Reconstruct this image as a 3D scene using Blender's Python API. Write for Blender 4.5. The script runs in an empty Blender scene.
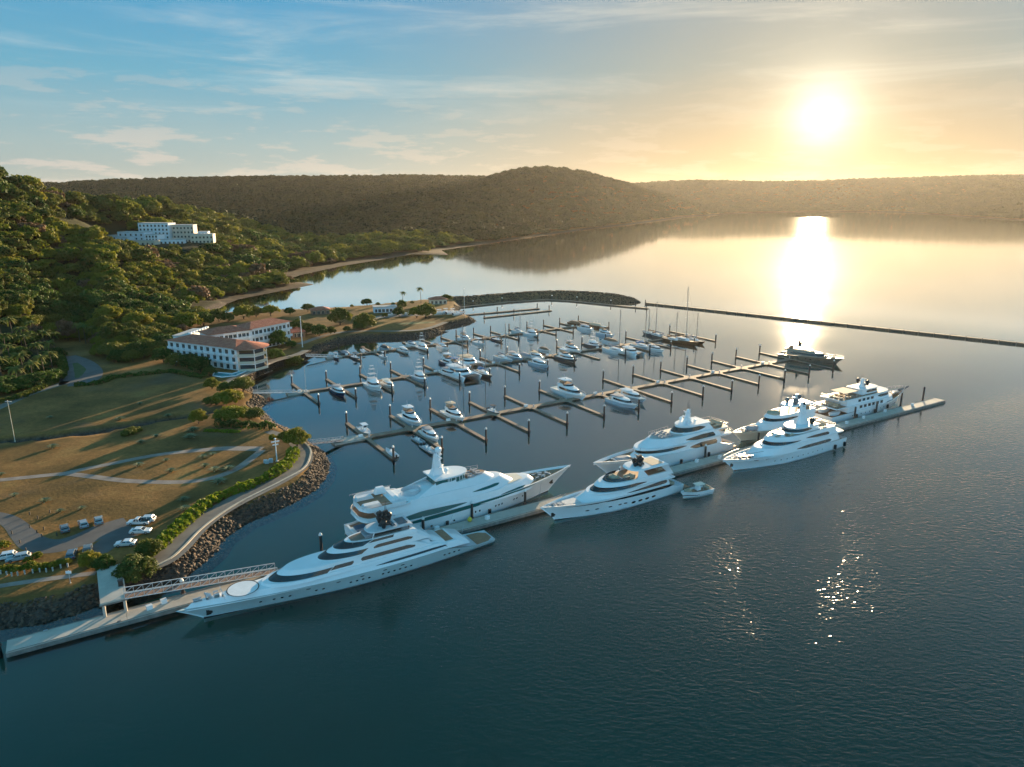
import bpy, bmesh, math, random
import numpy as np
from mathutils import Vector, Matrix
R = math.radians
SC = bpy.context.scene
COL = SC.collection

# ------------------------------------------------------------------ camera
FPX, CAMH, PITCH = 710.0, 80.0, R(14.8)
cam_d = bpy.data.cameras.new('camera')
cam_d.sensor_fit = 'HORIZONTAL'; cam_d.sensor_width = 36.0
cam_d.lens = 36.0 * FPX / 1024.0
cam_d.clip_start = 1.0; cam_d.clip_end = 30000.0
cam = bpy.data.objects.new('camera', cam_d); COL.objects.link(cam)
cam.location = (0, 0, CAMH); cam.rotation_euler = (R(90) - PITCH, 0, 0)
SC.camera = cam
SC.view_settings.view_transform = 'Standard'
SC.view_settings.look = 'None'
SC.view_settings.gamma = 1.0
SC.view_settings.use_curve_mapping = False
SC.view_settings.exposure = 2.18
SC.cycles.use_denoising = True
SC.cycles.max_bounces = 6
SC.cycles.transparent_max_bounces = 6
SC.cycles.volume_bounces = 0
SC.cycles.sample_clamp_indirect = 6.0
SC.cycles.sample_clamp_direct = 24.0

# ------------------------------------------------------------------ sun + sky
SUN_AZ, SUN_EL = R(22.4), R(5.44)          # clockwise from +Y, and above the horizon
SUNV = Vector((math.sin(SUN_AZ) * math.cos(SUN_EL), math.cos(SUN_AZ) * math.cos(SUN_EL), math.sin(SUN_EL)))
sun_d = bpy.data.lights.new('sun', 'SUN'); sun_d.energy = 3.9; sun_d.angle = R(0.55); sun_d.color = (1.0, 0.74, 0.44)
sun = bpy.data.objects.new('sun', sun_d); COL.objects.link(sun)
sun.rotation_euler = SUNV.to_track_quat('Z', 'Y').to_euler()

W = bpy.data.worlds.new('World'); SC.world = W; W.use_nodes = True
def sky_nodes():
    nt = W.node_tree; nt.nodes.clear(); N = nt.nodes.new; Lk = nt.links.new
    def val(x):
        n = N('ShaderNodeValue'); n.outputs[0].default_value = x; return n.outputs[0]
    def m(op, a, b=None, c=None, clamp=False):
        n = N('ShaderNodeMath'); n.operation = op; n.use_clamp = clamp
        for i, q in enumerate((a, b, c)):
            if q is None: continue
            if isinstance(q, (int, float)): n.inputs[i].default_value = q
            else: Lk(q, n.inputs[i])
        return n.outputs[0]
    def ramp(fac, els, mode='EASE'):
        n = N('ShaderNodeValToRGB'); n.color_ramp.interpolation = mode
        cr = n.color_ramp
        while len(cr.elements) < len(els): cr.elements.new(0.5)
        for e, (p, c) in zip(cr.elements, els):
            e.position = p; e.color = (*c, 1) if len(c) == 3 else c
        Lk(fac, n.inputs[0]); return n.outputs[0]
    def mix(f, a, b, mode='MIX'):
        n = N('ShaderNodeMix'); n.data_type = 'RGBA'; n.blend_type = mode
        if isinstance(f, (int, float)): n.inputs[0].default_value = f
        else: Lk(f, n.inputs[0])
        for i, q in ((6, a), (7, b)):
            if isinstance(q, tuple): n.inputs[i].default_value = (*q, 1)
            else: Lk(q, n.inputs[i])
        return n.outputs[2]
    out = N('ShaderNodeOutputWorld'); bg = N('ShaderNodeBackground'); Lk(bg.outputs[0], out.inputs[0])
    sky = N('ShaderNodeTexSky'); sky.sky_type = 'NISHITA'; sky.sun_disc = False
    sky.sun_elevation = SUN_EL; sky.sun_rotation = SUN_AZ
    sky.altitude = 0; sky.air_density = 1.0; sky.dust_density = 1.6; sky.ozone_density = 3.0
    tc = N('ShaderNodeTexCoord'); D = tc.outputs['Generated']
    sep = N('ShaderNodeSeparateXYZ'); Lk(D, sep.inputs[0]); X, Y, Z = sep.outputs
    dot = N('ShaderNodeVectorMath'); dot.operation = 'DOT_PRODUCT'; Lk(D, dot.inputs[0]); dot.inputs[1].default_value = SUNV
    ang = m('ARCCOSINE', m('MINIMUM', dot.outputs['Value'], 0.999999))            # radians from the sun
    def gauss(sig): return m('EXPONENT', m('MULTIPLY', m('POWER', m('DIVIDE', ang, sig), 2.0), -1.0))
    # the bright side of a low sun sky, held back the way the photograph's exposure holds it
    def vm(op, a, b):
        n = N('ShaderNodeVectorMath'); n.operation = op
        for i, q in enumerate((a, b)):
            if isinstance(q, tuple): n.inputs[i].default_value = q
            else: Lk(q, n.inputs[i])
        return n.outputs[0]
    def tint_(v, f):
        n = N('ShaderNodeVectorMath'); n.operation = 'SCALE'; Lk(v, n.inputs[0]); Lk(f, n.inputs['Scale']); return n.outputs[0]
    KK = (4.4, 4.0, 3.6)
    nish = vm('DIVIDE', sky.outputs[0], vm('ADD', vm('DIVIDE', sky.outputs[0], KK), (1, 1, 1)))
    el = m('ARCSINE', Z); az = m('ARCTAN2', X, Y)
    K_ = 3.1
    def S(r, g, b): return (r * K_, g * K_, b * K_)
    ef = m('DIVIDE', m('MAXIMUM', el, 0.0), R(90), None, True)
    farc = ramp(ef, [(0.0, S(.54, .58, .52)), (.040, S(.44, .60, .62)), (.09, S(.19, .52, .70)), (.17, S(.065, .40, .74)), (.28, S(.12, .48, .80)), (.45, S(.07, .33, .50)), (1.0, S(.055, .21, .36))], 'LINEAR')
    nearc = ramp(ef, [(0.0, S(.90, .54, .20)), (.04, S(.80, .57, .30)), (.10, S(.48, .48, .40)), (.17, S(.40, .44, .45)), (.25, S(.85, .86, .84)), (.40, S(.80, .86, .88)), (.60, S(.24, .40, .48)), (1.0, S(.055, .21, .36))], 'LINEAR')  # both ramps brightened above the frame, unseen, to light water and yachts
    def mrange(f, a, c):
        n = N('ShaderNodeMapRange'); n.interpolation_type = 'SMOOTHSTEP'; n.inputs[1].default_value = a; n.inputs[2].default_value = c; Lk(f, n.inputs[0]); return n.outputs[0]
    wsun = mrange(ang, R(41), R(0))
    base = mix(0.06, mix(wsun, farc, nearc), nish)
    base = tint_(base, m('MULTIPLY_ADD', mrange(ang, R(62), R(115)), .75, 1.0))  # added gain on the unseen sky opposite the sun, lifts ambient light
    # thin cirrus + low cumulus bands, laid out on the sky by direction
    comb = N('ShaderNodeCombineXYZ'); Lk(m('MULTIPLY', az, 3.6), comb.inputs[0]); Lk(m('MULTIPLY', el, 19.0), comb.inputs[1])
    def noise(vec, scale, detail, rough=0.55, dist=0.0):
        n = N('ShaderNodeTexNoise'); n.inputs['Scale'].default_value = scale; n.inputs['Detail'].default_value = detail
        n.inputs['Roughness'].default_value = rough; n.inputs['Distortion'].default_value = dist
        Lk(vec, n.inputs['Vector']); return n.outputs['Fac']
    low = noise(comb.outputs[0], 2.6, 8, 0.62, 0.15)
    lowm = ramp(low, [(0.50, (0, 0, 0)), (0.585, (1, 1, 1))])
    band = ramp(m('MULTIPLY', el, 3.0), [(0.0, (.9,.9,.9)), (0.12, (1, 1, 1)), (0.36, (.35,.35,.35)), (0.52, (0, 0, 0))])
    lowm = m('MULTIPLY', lowm, band)
    mp = N('ShaderNodeMapping'); mp.inputs['Rotation'].default_value = (0, 0, R(-32)); mp.inputs['Scale'].default_value = (0.8, 3.4, 1)
    comb2 = N('ShaderNodeCombineXYZ'); Lk(m('MULTIPLY', az, 2.2), comb2.inputs[0]); Lk(m('MULTIPLY', el, 5.0), comb2.inputs[1])
    Lk(comb2.outputs[0], mp.inputs['Vector'])
    cir = ramp(noise(mp.outputs[0], 1.5, 8, 0.62, 0.6), [(0.46, (0, 0, 0)), (0.80, (1, 1, 1))])
    cirb = ramp(m('MULTIPLY', el, 2.0), [(0.1, (0, 0, 0)), (0.3, (1, 1, 1)), (0.9, (.8, .8, .8))])
    cir = m('MULTIPLY', m('MULTIPLY', cir, cirb), 0.55)
    warm = gauss(0.75)
    ccol = mix(warm, (2.5, 2.3, 2.15), (3.5, 2.7, 1.9))
    c1 = mix(cir, base, mix(warm, (2.5, 2.8, 2.9), (3.4, 3.1, 2.5)))
    c2 = mix(m('MULTIPLY', lowm, m('MULTIPLY_ADD', warm, -.42, .66)), c1, ccol)
    g1 = m('ADD', m('MULTIPLY', gauss(R(.40)), 50.0), m('MULTIPLY', gauss(R(2.0)), 2.6))
    g2 = m('MULTIPLY', gauss(R(4.4)), 1.2)
    g3 = m('MULTIPLY', gauss(R(10)), 0.5)
    def tint(f, c):
        n = N('ShaderNodeVectorMath'); n.operation = 'SCALE'; n.inputs[0].default_value = c; Lk(f, n.inputs['Scale']); return n.outputs[0]
    def addv(a, b):
        n = N('ShaderNodeVectorMath'); n.operation = 'ADD'; Lk(a, n.inputs[0]); Lk(b, n.inputs[1]); return n.outputs[0]
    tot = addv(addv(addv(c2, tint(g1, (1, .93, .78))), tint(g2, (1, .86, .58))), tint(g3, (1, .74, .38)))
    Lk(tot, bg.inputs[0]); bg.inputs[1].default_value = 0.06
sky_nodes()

# ------------------------------------------------------------------ helpers
def G(x, y, z=0.0):
    """a point of the plan (metres) measured off the photograph, at height z"""
    u = (x - 512) / FPX; v = (y - 383.5) / FPX
    d = math.sin(PITCH) + v * math.cos(PITCH); t = (CAMH - z) / d
    return Vector((u * t, (math.cos(PITCH) - v * math.sin(PITCH)) * t, z))

def tag(o, label=None, cat=None, group=None, kind=None):
    if label: o['label'] = label
    if cat: o['category'] = cat
    if group: o['group'] = group
    if kind: o['kind'] = kind
    return o

def thing(name, label, cat, loc=(0, 0, 0), rz=0.0, group=None):
    o = bpy.data.objects.new(name, None); COL.objects.link(o)
    o.empty_display_size = 0.5; o.location = loc; o.rotation_euler = (0, 0, rz)
    return tag(o, label, cat, group)

def link(name, me, parent=None):
    o = bpy.data.objects.new(name, me); COL.objects.link(o)
    if parent is not None: o.parent = parent
    return o

class MB:
    """collects shapes into one mesh"""
    def __init__(s): s.v = []; s.f = []; s.s = []
    def add(s, vs, fs, smooth=False):
        n = len(s.v); s.v.extend([tuple(p) for p in vs])
        for f in fs: s.f.append(tuple(i + n for i in f)); s.s.append(smooth)
        return s
    def box(s, c, d, rz=0.0, taper=1.0):
        hx, hy, hz = d[0] / 2, d[1] / 2, d[2] / 2; cs, sn = math.cos(rz), math.sin(rz); vs = []
        for z, k in ((-hz, 1), (hz, taper)):
            for x, y in ((-hx, -hy), (hx, -hy), (hx, hy), (-hx, hy)):
                x *= k; y *= k
                vs.append((c[0] + x * cs - y * sn, c[1] + x * sn + y * cs, c[2] + z))
        return s.add(vs, [(3, 2, 1, 0), (4, 5, 6, 7), (0, 1, 5, 4), (1, 2, 6, 5), (2, 3, 7, 6), (3, 0, 4, 7)])
    def tube(s, p, q, r, n=6, r2=None, cap=True):
        p = Vector(p); q = Vector(q); r2 = r if r2 is None else r2
        a = (q - p).normalized(); b = a.orthogonal().normalized(); c = a.cross(b)
        vs = []
        for o, rr in ((p, r), (q, r2)):
            for i in range(n):
                t = 2 * math.pi * i / n; vs.append(o + b * math.cos(t) * rr + c * math.sin(t) * rr)
        fs = [(i, (i + 1) % n, n + (i + 1) % n, n + i) for i in range(n)]
        s.add(vs, fs, n > 5)
        if cap: s.add(vs[:n], [tuple(range(n))[::-1]]); s.add(vs[n:], [tuple(range(n))])
        return s
    def path(s, pts, r, n=5):
        for a, b in zip(pts[:-1], pts[1:]): s.tube(a, b, r, n)
        return s
    def prism(s, poly, z0, z1):
        n = len(poly); vs = [(p[0], p[1], z0) for p in poly] + [(p[0], p[1], z1) for p in poly]
        s.add(vs, [(i, (i + 1) % n, n + (i + 1) % n, n + i) for i in range(n)] + [tuple(range(n))[::-1], tuple(range(n, 2 * n))])
        return s
    def rings(s, rings, closed=True, smooth=False, cap0=False, cap1=False):
        n = len(rings[0]); vs = [p for r in rings for p in r]; fs = []
        for k in range(len(rings) - 1):
            for i in range(n if closed else n - 1):
                j = (i + 1) % n; fs.append((k * n + i, k * n + j, (k + 1) * n + j, (k + 1) * n + i))
        s.add(vs, fs, smooth)
        if cap0: s.add(rings[0], [tuple(range(n))[::-1]])
        if cap1: s.add(rings[-1], [tuple(range(n))])
        return s
    def ball(s, c, r, sz=1.0, n=10, m=6, half=False):
        rg = []
        for k in range(m + 1):
            t = (0 if half else -math.pi / 2) + (math.pi / 2 if half else math.pi) * k / m
            rr = max(math.cos(t), 1e-3) * r
            rg.append([(c[0] + rr * math.cos(2 * math.pi * i / n), c[1] + rr * math.sin(2 * math.pi * i / n), c[2] + r * sz * math.sin(t)) for i in range(n)])
        return s.rings(rg, True, True, half, False)
    def build(s, name, mat, parent=None):
        me = bpy.data.meshes.new(name); me.from_pydata(s.v, [], s.f)
        me.polygons.foreach_set('use_smooth', s.s); me.materials.append(mat); me.update()
        return link(name, me, parent)

# ------------------------------------------------------------------ materials
MATS = {}
def mat(name, col, rough=0.5, metal=0.0, var=0.0, vscale=1.0, col2=None, bump=0.0, bscale=20.0, spec=0.5, coat=0.0, coord='Object'):
    if name in MATS: return MATS[name]
    m = bpy.data.materials.new(name); m.use_nodes = True; nt = m.node_tree
    b = nt.nodes['Principled BSDF']; b.inputs['Base Color'].default_value = (*col, 1)
    b.inputs['Roughness'].default_value = rough; b.inputs['Metallic'].default_value = metal
    b.inputs['Specular IOR Level'].default_value = spec; b.inputs['Coat Weight'].default_value = coat
    tc = nt.nodes.new('ShaderNodeTexCoord')
    if var > 0 or col2:
        n = nt.nodes.new('ShaderNodeTexNoise'); n.inputs['Scale'].default_value = vscale; n.inputs['Detail'].default_value = 6
        n.inputs['Roughness'].default_value = 0.6
        nt.links.new(tc.outputs[coord], n.inputs['Vector'])
        r = nt.nodes.new('ShaderNodeValToRGB'); c2 = col2 or tuple(min(1, c * (1 + var)) for c in col)
        c1 = col if col2 else tuple(c * (1 - var) for c in col)
        r.color_ramp.elements[0].position = 0.36; r.color_ramp.elements[0].color = (*c1, 1)
        r.color_ramp.elements[1].position = 0.64; r.color_ramp.elements[1].color = (*c2, 1)
        nt.links.new(n.outputs['Fac'], r.inputs[0]); nt.links.new(r.outputs[0], b.inputs['Base Color'])
    if bump > 0:
        n2 = nt.nodes.new('ShaderNodeTexNoise'); n2.inputs['Scale'].default_value = bscale; n2.inputs['Detail'].default_value = 4
        nt.links.new(tc.outputs[coord], n2.inputs['Vector'])
        bp = nt.nodes.new('ShaderNodeBump'); bp.inputs['Strength'].default_value = bump; bp.inputs['Distance'].default_value = 0.1
        nt.links.new(n2.outputs['Fac'], bp.inputs['Height']); nt.links.new(bp.outputs[0], b.inputs['Normal'])
    MATS[name] = m; return m

def planks(name, c1, c2, scale, rough=0.7, axis=0):
    """boards across a deck: a wave texture plus weathering"""
    if name in MATS: return MATS[name]
    m = mat(name, c1, rough, 0, 0, 0.6, col2=c2); nt = m.node_tree; b = nt.nodes['Principled BSDF']
    tc = nt.nodes['Texture Coordinate']; w = nt.nodes.new('ShaderNodeTexWave'); w.inputs['Scale'].default_value = scale
    w.bands_direction = 'XYZ'[axis]; w.inputs['Distortion'].default_value = 0.3
    nt.links.new(tc.outputs['Object'], w.inputs['Vector'])
    r = nt.nodes.new('ShaderNodeValToRGB'); r.color_ramp.elements[0].color = (.55, .55, .55, 1); r.color_ramp.elements[1].color = (1, 1, 1, 1)
    r.color_ramp.elements[1].position = 0.3
    nt.links.new(w.outputs['Fac'], r.inputs[0])
    src = b.inputs['Base Color'].links[0].from_socket
    mx = nt.nodes.new('ShaderNodeMix'); mx.data_type = 'RGBA'; mx.blend_type = 'MULTIPLY'; mx.inputs[0].default_value = 1
    nt.links.new(src, mx.inputs[6]); nt.links.new(r.outputs[0], mx.inputs[7]); nt.links.new(mx.outputs[2], b.inputs['Base Color'])
    return m

WHITE = mat('gelcoat_white', (.80, .81, .82), 0.22, 0, 0.03, 0.3)
CREAM = mat('gelcoat_cream', (.74, .68, .56), 0.3, 0, 0.04, 0.4)
SILVER = mat('hull_silver', (.50, .58, .59), 0.25, 0.15, 0.05, 0.3)
GREYW = mat('deck_paint_grey', (.52, .54, .56), 0.5, 0, 0.08, 1.0)
NAVY = mat('hull_navy', (.02, .035, .08), 0.2, 0, 0.1, 0.5)
BLUE = mat('canvas_blue', (.04, .16, .34), 0.7, 0, 0.15, 2.0)
GLASS = mat('dark_glass', (.012, .016, .02), 0.06, 0, 0, spec=0.8)
GREENG = mat('green_glass', (.008, .11, .105), 0.15, 0, 0, spec=0.4)
DARK = mat('black_paint', (.02, .018, .017), 0.45, 0, 0.2, 3.0)
ANTIF = mat('antifouling', (.025, .022, .025), 0.6, 0, 0.2, 2.0)
STEEL = mat('stainless_steel', (.55, .56, .58), 0.3, 0.9, 0.05, 2.0)
ALU = mat('painted_aluminium', (.50, .51, .52), 0.45, 0.0, 0.05, 2.0)
TEAK = planks('teak_deck', (.30, .155, .085), (.36, .21, .12), 6.0, 0.65, 1)
TAN = mat('cushion_tan', (.50, .40, .29), 0.8, 0, 0.1, 3.0)
CUSH = mat('cushion_grey', (.34, .34, .36), 0.85, 0, 0.1, 3.0)
RUBBER = mat('rubber_grey', (.30, .31, .32), 0.6, 0, 0.1, 2.0)
DOCKW = planks('dock_boards', (.24, .16, .11), (.34, .25, .18), 5.0, 0.8, 0)
DOCKE = mat('dock_edge_timber', (.10, .075, .055), 0.8, 0, 0.3, 1.5)
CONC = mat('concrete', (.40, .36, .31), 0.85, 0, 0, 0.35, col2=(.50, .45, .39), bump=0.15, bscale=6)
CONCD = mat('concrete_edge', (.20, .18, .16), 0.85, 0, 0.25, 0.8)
PILE = mat('pile_black', (.045, .036, .032), 0.6, 0, 0.4, 1.2)
CAPW = mat('pile_cap_white', (.72, .72, .70), 0.4, 0, 0.06, 3.0)
RUST = mat('rusty_steel', (.13, .085, .07), 0.8, 0, 0.3, 3.0)
ORANGE = mat('buoy_orange', (.7, .18, .03), 0.5, 0, 0.1, 3)
YELLOW = mat('buoy_yellow', (.62, .50, .06), 0.5, 0, 0.1, 3)
# ------------------------------------------------------------------ terrain
COAST = [(-160,660),(-60,636),(0,628),(40,623),(75,613),(110,600),(150,588),(185,577),(203,562),(216,551),(225,537),(236,530),(247,521),(266,514),(293,502.5),(316,489),(326,476),(329,464),(323,452),(311,444),(300,437),(288,429),(275,424),(264,413),(259,409),(265,404),(267,401),(261,396.5),(253,393),(250,385),(254,378),(262,373),(272,368),(285,364),(297,360.5),(312,357),(320,353),(323,350),(330,347.5),(345,342.5),(360,340.3),(380,339.6),(400,339),(426,337.3),(440,333),(449,327.5),(462,325),(476,321.5),(473,318.5),(462,315.5),(458,311),(462,307.5),
         (461,303),(451,299.4),(414,303),(370,307.5),(340,310),(312,311.5),(300,312),(275,312),(255,312),(236,314),(215,316),(205,313),(222,306),(238,299.6),(258,295.5),(276,292),(295,288.5),(315,284.4),(300,282),(289,279),(301,275),(342,266.2),(388,258.7),(411,254.5),(449,255),(442,250.5),(454,248.6),(480,244.8),(520,239),(560,233),(600,228),(640,223),(690,216.3),(740,213.3),(830,211.5),(900,212),(925,214),(960,216.5),(1024,220.5),(1100,225)]
CP = [G(x, y) for x, y in COAST]
CP = [(p.x, p.y) for p in CP]
last = CP[-1]
CP += [(last[0] + 2500, last[1] + 300), (6000, 9000), (-9000, 9000), (-9000, 60), (-400, 60)]
CPA = np.array(CP)

def seg_dist(P, poly, closed=True):
    """distance from every point to a polyline"""
    best = np.full(len(P), 1e18); n = len(poly)
    for i in range(n if closed else n - 1):
        a = poly[i]; b = poly[(i + 1) % n]; d = b - a; L2 = max(d @ d, 1e-9)
        t = np.clip(((P - a) @ d) / L2, 0, 1); q = P - (a + t[:, None] * d)
        best = np.minimum(best, (q ** 2).sum(1))
    return np.sqrt(best)
def inside(P, poly):
    c = np.zeros(len(P), bool); n = len(poly)
    for i in range(n):
        x1, y1 = poly[i]; x2, y2 = poly[(i + 1) % n]
        if y1 == y2: continue
        k = ((y1 > P[:, 1]) != (y2 > P[:, 1])) & (P[:, 0] < (x2 - x1) * (P[:, 1] - y1) / (y2 - y1) + x1)
        c ^= k
    return c
def coast_sd(P):
    d = seg_dist(P, CPA); return np.where(inside(P, CPA), d, -d)

_rs = np.random.RandomState(5)
_perm = _rs.rand(64, 64)
def vnoise(X, Y, s):
    x = X / s; y = Y / s; xi = np.floor(x).astype(int); yi = np.floor(y).astype(int); fx = x - xi; fy = y - yi
    fx = fx * fx * (3 - 2 * fx); fy = fy * fy * (3 - 2 * fy); p = _perm
    a = p[xi % 64, yi % 64]; b = p[(xi + 1) % 64, yi % 64]; c = p[xi % 64, (yi + 1) % 64]; d = p[(xi + 1) % 64, (yi + 1) % 64]
    return (a * (1 - fx) + b * fx) * (1 - fy) + (c * (1 - fx) + d * fx) * fy - 0.5
def fbm(X, Y, s, o=4):
    r = 0; a = 1.0
    for k in range(o): r = r + a * vnoise(X + 37.3 * k, Y - 91.7 * k, s); s *= 0.5; a *= 0.5
    return r

def ridge_pt(x, y, Yd, dz=0):
    v = (y - 383.5) / FPX; f = math.cos(PITCH) - v * math.sin(PITCH); t = Yd / f
    return ((x - 512) / FPX / f, Yd, CAMH - (math.sin(PITCH) + v * math.cos(PITCH)) * t - dz)
def foot_pt(x, y): p = G(x, y); return (p.x / p.y, p.y)
RIDGES = [   # skyline points (x, y, distance), foot points on the plan, tree height under the skyline
    ([(-300,118,520),(-120,138,570),(0,163,620),(45,171,650),(100,189,720),(150,203,860),(200,213,1020),(250,222,1180),(300,233,1350),(345,246,1450)],
     [(-300,440),(-100,414),(0,402),(40,380),(60,352),(75,345),(95,347),(106,370),(150,369),(170,354),(190,335),(214,323),(236,311),(250,302),(290,281),(345,266)], 10),
    ([(-200,180,3000),(60,184,3000),(100,181,3000),(170,179,3000),(250,177.5,3000),(330,177,3050),(420,176,3100),(480,177,3150),(540,181,3200),(620,190,3300)],
     [(-200,238),(100,238),(300,240),(420,241),(620,226)], 10),
    ([(260,236,1800),(320,224,1900),(370,212,2000),(420,203,2080),(455,192,2200),(485,179,2300),(510,171.5,2380),(545,167.5,2450),(578,171,2550),(610,179,2700),(640,188,2850),(680,199,3050),(715,208,3200),(740,214,3400)],
     [(260,250),(340,252),(420,250),(480,244),(560,232),(640,222),(690,216),(740,213)], 9),
    ([(560,188,4300),(620,184.5,4400),(660,182,4400),(700,180.5,4400),(760,182,4450),(800,181.5,4500),(860,179.5,4500),(920,177.5,4500),(980,176,4500),(1040,175.5,4500),(1200,176,4500)],
     [(560,214),(690,213),(760,212),(830,211),(920,213),(1000,217),(1200,220)], 10)]
def hills(X, Y):
    q = X / np.maximum(Y, 1.0); H = np.zeros_like(X); PA = None
    for k, (sk, ft, th) in enumerate(RIDGES):
        s = np.array([ridge_pt(*a, th) for a in sk]); f = np.array([foot_pt(*a) for a in ft])
        s = s[np.argsort(s[:, 0])]; f = f[np.argsort(f[:, 0])]
        Yr = np.interp(q, s[:, 0], s[:, 1]); zr = np.interp(q, s[:, 0], s[:, 2]); Yf = np.interp(q, f[:, 0], f[:, 1])
        # the ridge dies away past the ends of its skyline
        e0 = np.clip((q - s[0, 0] + 0.10) / 0.10, 0, 1); e1 = np.clip((s[-1, 0] + 0.10 - q) / 0.10, 0, 1)
        t = np.clip((Y - Yf) / np.maximum(Yr - Yf, 30), 0, 1); back = np.clip((Y - Yr) / (0.75 * (Yr - Yf) + 200), 0, 1)
        p = (0.5 * t + 0.5 * t * t * (3 - 2 * t)) if k else (0.25 * t + 0.75 * t ** 1.7); p = np.where(Y > Yr, 1 - 0.9 * back * back * (3 - 2 * back), p)
        if k == 0: PA = np.where(q < s[-1, 0], t, 0)
        h = np.maximum(zr - 3, 0) * p * e0 * e1
        amp = np.minimum(h * 0.20, (7, 13, 17, 12)[k]) * np.clip((Yr - Y) / (0.25 * (Yr - Yf)), 0.06, 1)
        h = h + amp * 1.6 * fbm(X, Y, (110, 420, 420, 600)[k], 4)
        H = np.maximum(H, h)
    return np.maximum(H, 0), PA

def natural(X, Y): return (Y > 548 + 0.3 * (X + 200)) | (Y > 640)
DITCH = np.array([tuple(G(x, y, 3)[:2]) for x, y in [(-40,445),(0,440),(50,436),(100,430),(125,425),(160,419),(200,413),(215,410)]])
PADS = []                                    # flattened building platforms: (x, y, radius, z)
def height(P):
    X, Y = P[:, 0], P[:, 1]; sd = coast_sd(P)
    nat = natural(X, Y)
    rev = np.interp(sd, [-8, -3, 0, 5.0, 6.0], [-5, -2, 0, 2.85, 3.0])
    wd = np.interp(Y, [560, 700, 850, 1100, 1500], [.8, 1.0, 1.7, 1.6, .7])
    nt_ = np.interp(sd / np.where(sd > 0, wd, 1), [-30, -8, 0, 14, 30], [-6, -1.2, 0, 1.1, 3.0])
    base = np.where(nat, nt_, rev)
    H, PA = hills(X, Y)
    base = base + H * np.clip((sd - 6) / 50, 0, 1)
    dd = seg_dist(P, DITCH, False)
    base = base - np.where(sd > 8, 2.2 * np.clip(1 - (dd - 1.6) / 1.6, 0, 1), 0)
    for (x, y, r, z) in PADS:
        w = np.clip(1.6 - np.hypot(X - x, Y - y) / r, 0, 1); base = base * (1 - w) + z * w
    return base, sd, PA
def hz(x, y): return float(height(np.array([[x, y]], float))[0][0])

hill_c = ridge_pt(158, 241, 760); HILL_Z = hill_c[2] - 2.0; HILL_P = Vector((hill_c[0] * 760 - 9, 760, HILL_Z))
PADS.append((HILL_P.x + 8, HILL_P.y + 6, 66, HILL_Z)); PADS.insert(0, (HILL_P.x + 6, HILL_P.y - 92, 58, HILL_Z - 12))

NA, NR = 620, 520
az = np.linspace(R(-54), R(47), NA); rr = 66 * (6300 / 66) ** np.linspace(0, 1, NR)
AZ, RR = np.meshgrid(az, rr); TX = (RR * np.sin(AZ)).ravel(); TY = (RR * np.cos(AZ)).ravel()
TP = np.stack([TX, TY], 1); TH, TSD, TPA = height(TP)
def grid_mesh(name, mat_, keep):
    idx = np.arange(NA * NR).reshape(NR, NA)
    q = np.stack([idx[:-1, :-1], idx[:-1, 1:], idx[1:, 1:], idx[1:, :-1]], -1).reshape(-1, 4)[:, ::-1]
    q = q[keep[q].any(1)]
    used = np.unique(q); mp = -np.ones(NA * NR, int); mp[used] = np.arange(len(used)); q = mp[q]
    me = bpy.data.meshes.new(name); me.vertices.add(len(used)); me.loops.add(q.size); me.polygons.add(len(q))
    me.vertices.foreach_set('co', np.stack([TX[used], TY[used], TH[used]], 1).astype(np.float32).ravel())
    me.loops.foreach_set('vertex_index', q.ravel().astype(np.int32))
    me.polygons.foreach_set('loop_start', np.arange(0, q.size, 4, dtype=np.int32)); me.polygons.foreach_set('loop_total', np.full(len(q), 4, np.int32))
    me.polygons.foreach_set('use_smooth', np.ones(len(q), bool))
    me.update(calc_edges=True); me.materials.append(mat_)
    for nm, arr in (('sd', TSD[used]), ('wood', np.clip(TPA[used] * 12, 0, 1))):
        a = me.attributes.new(nm, 'FLOAT', 'POINT'); a.data.foreach_set('value', arr.astype(np.float32))
    return link(name, me)

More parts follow.
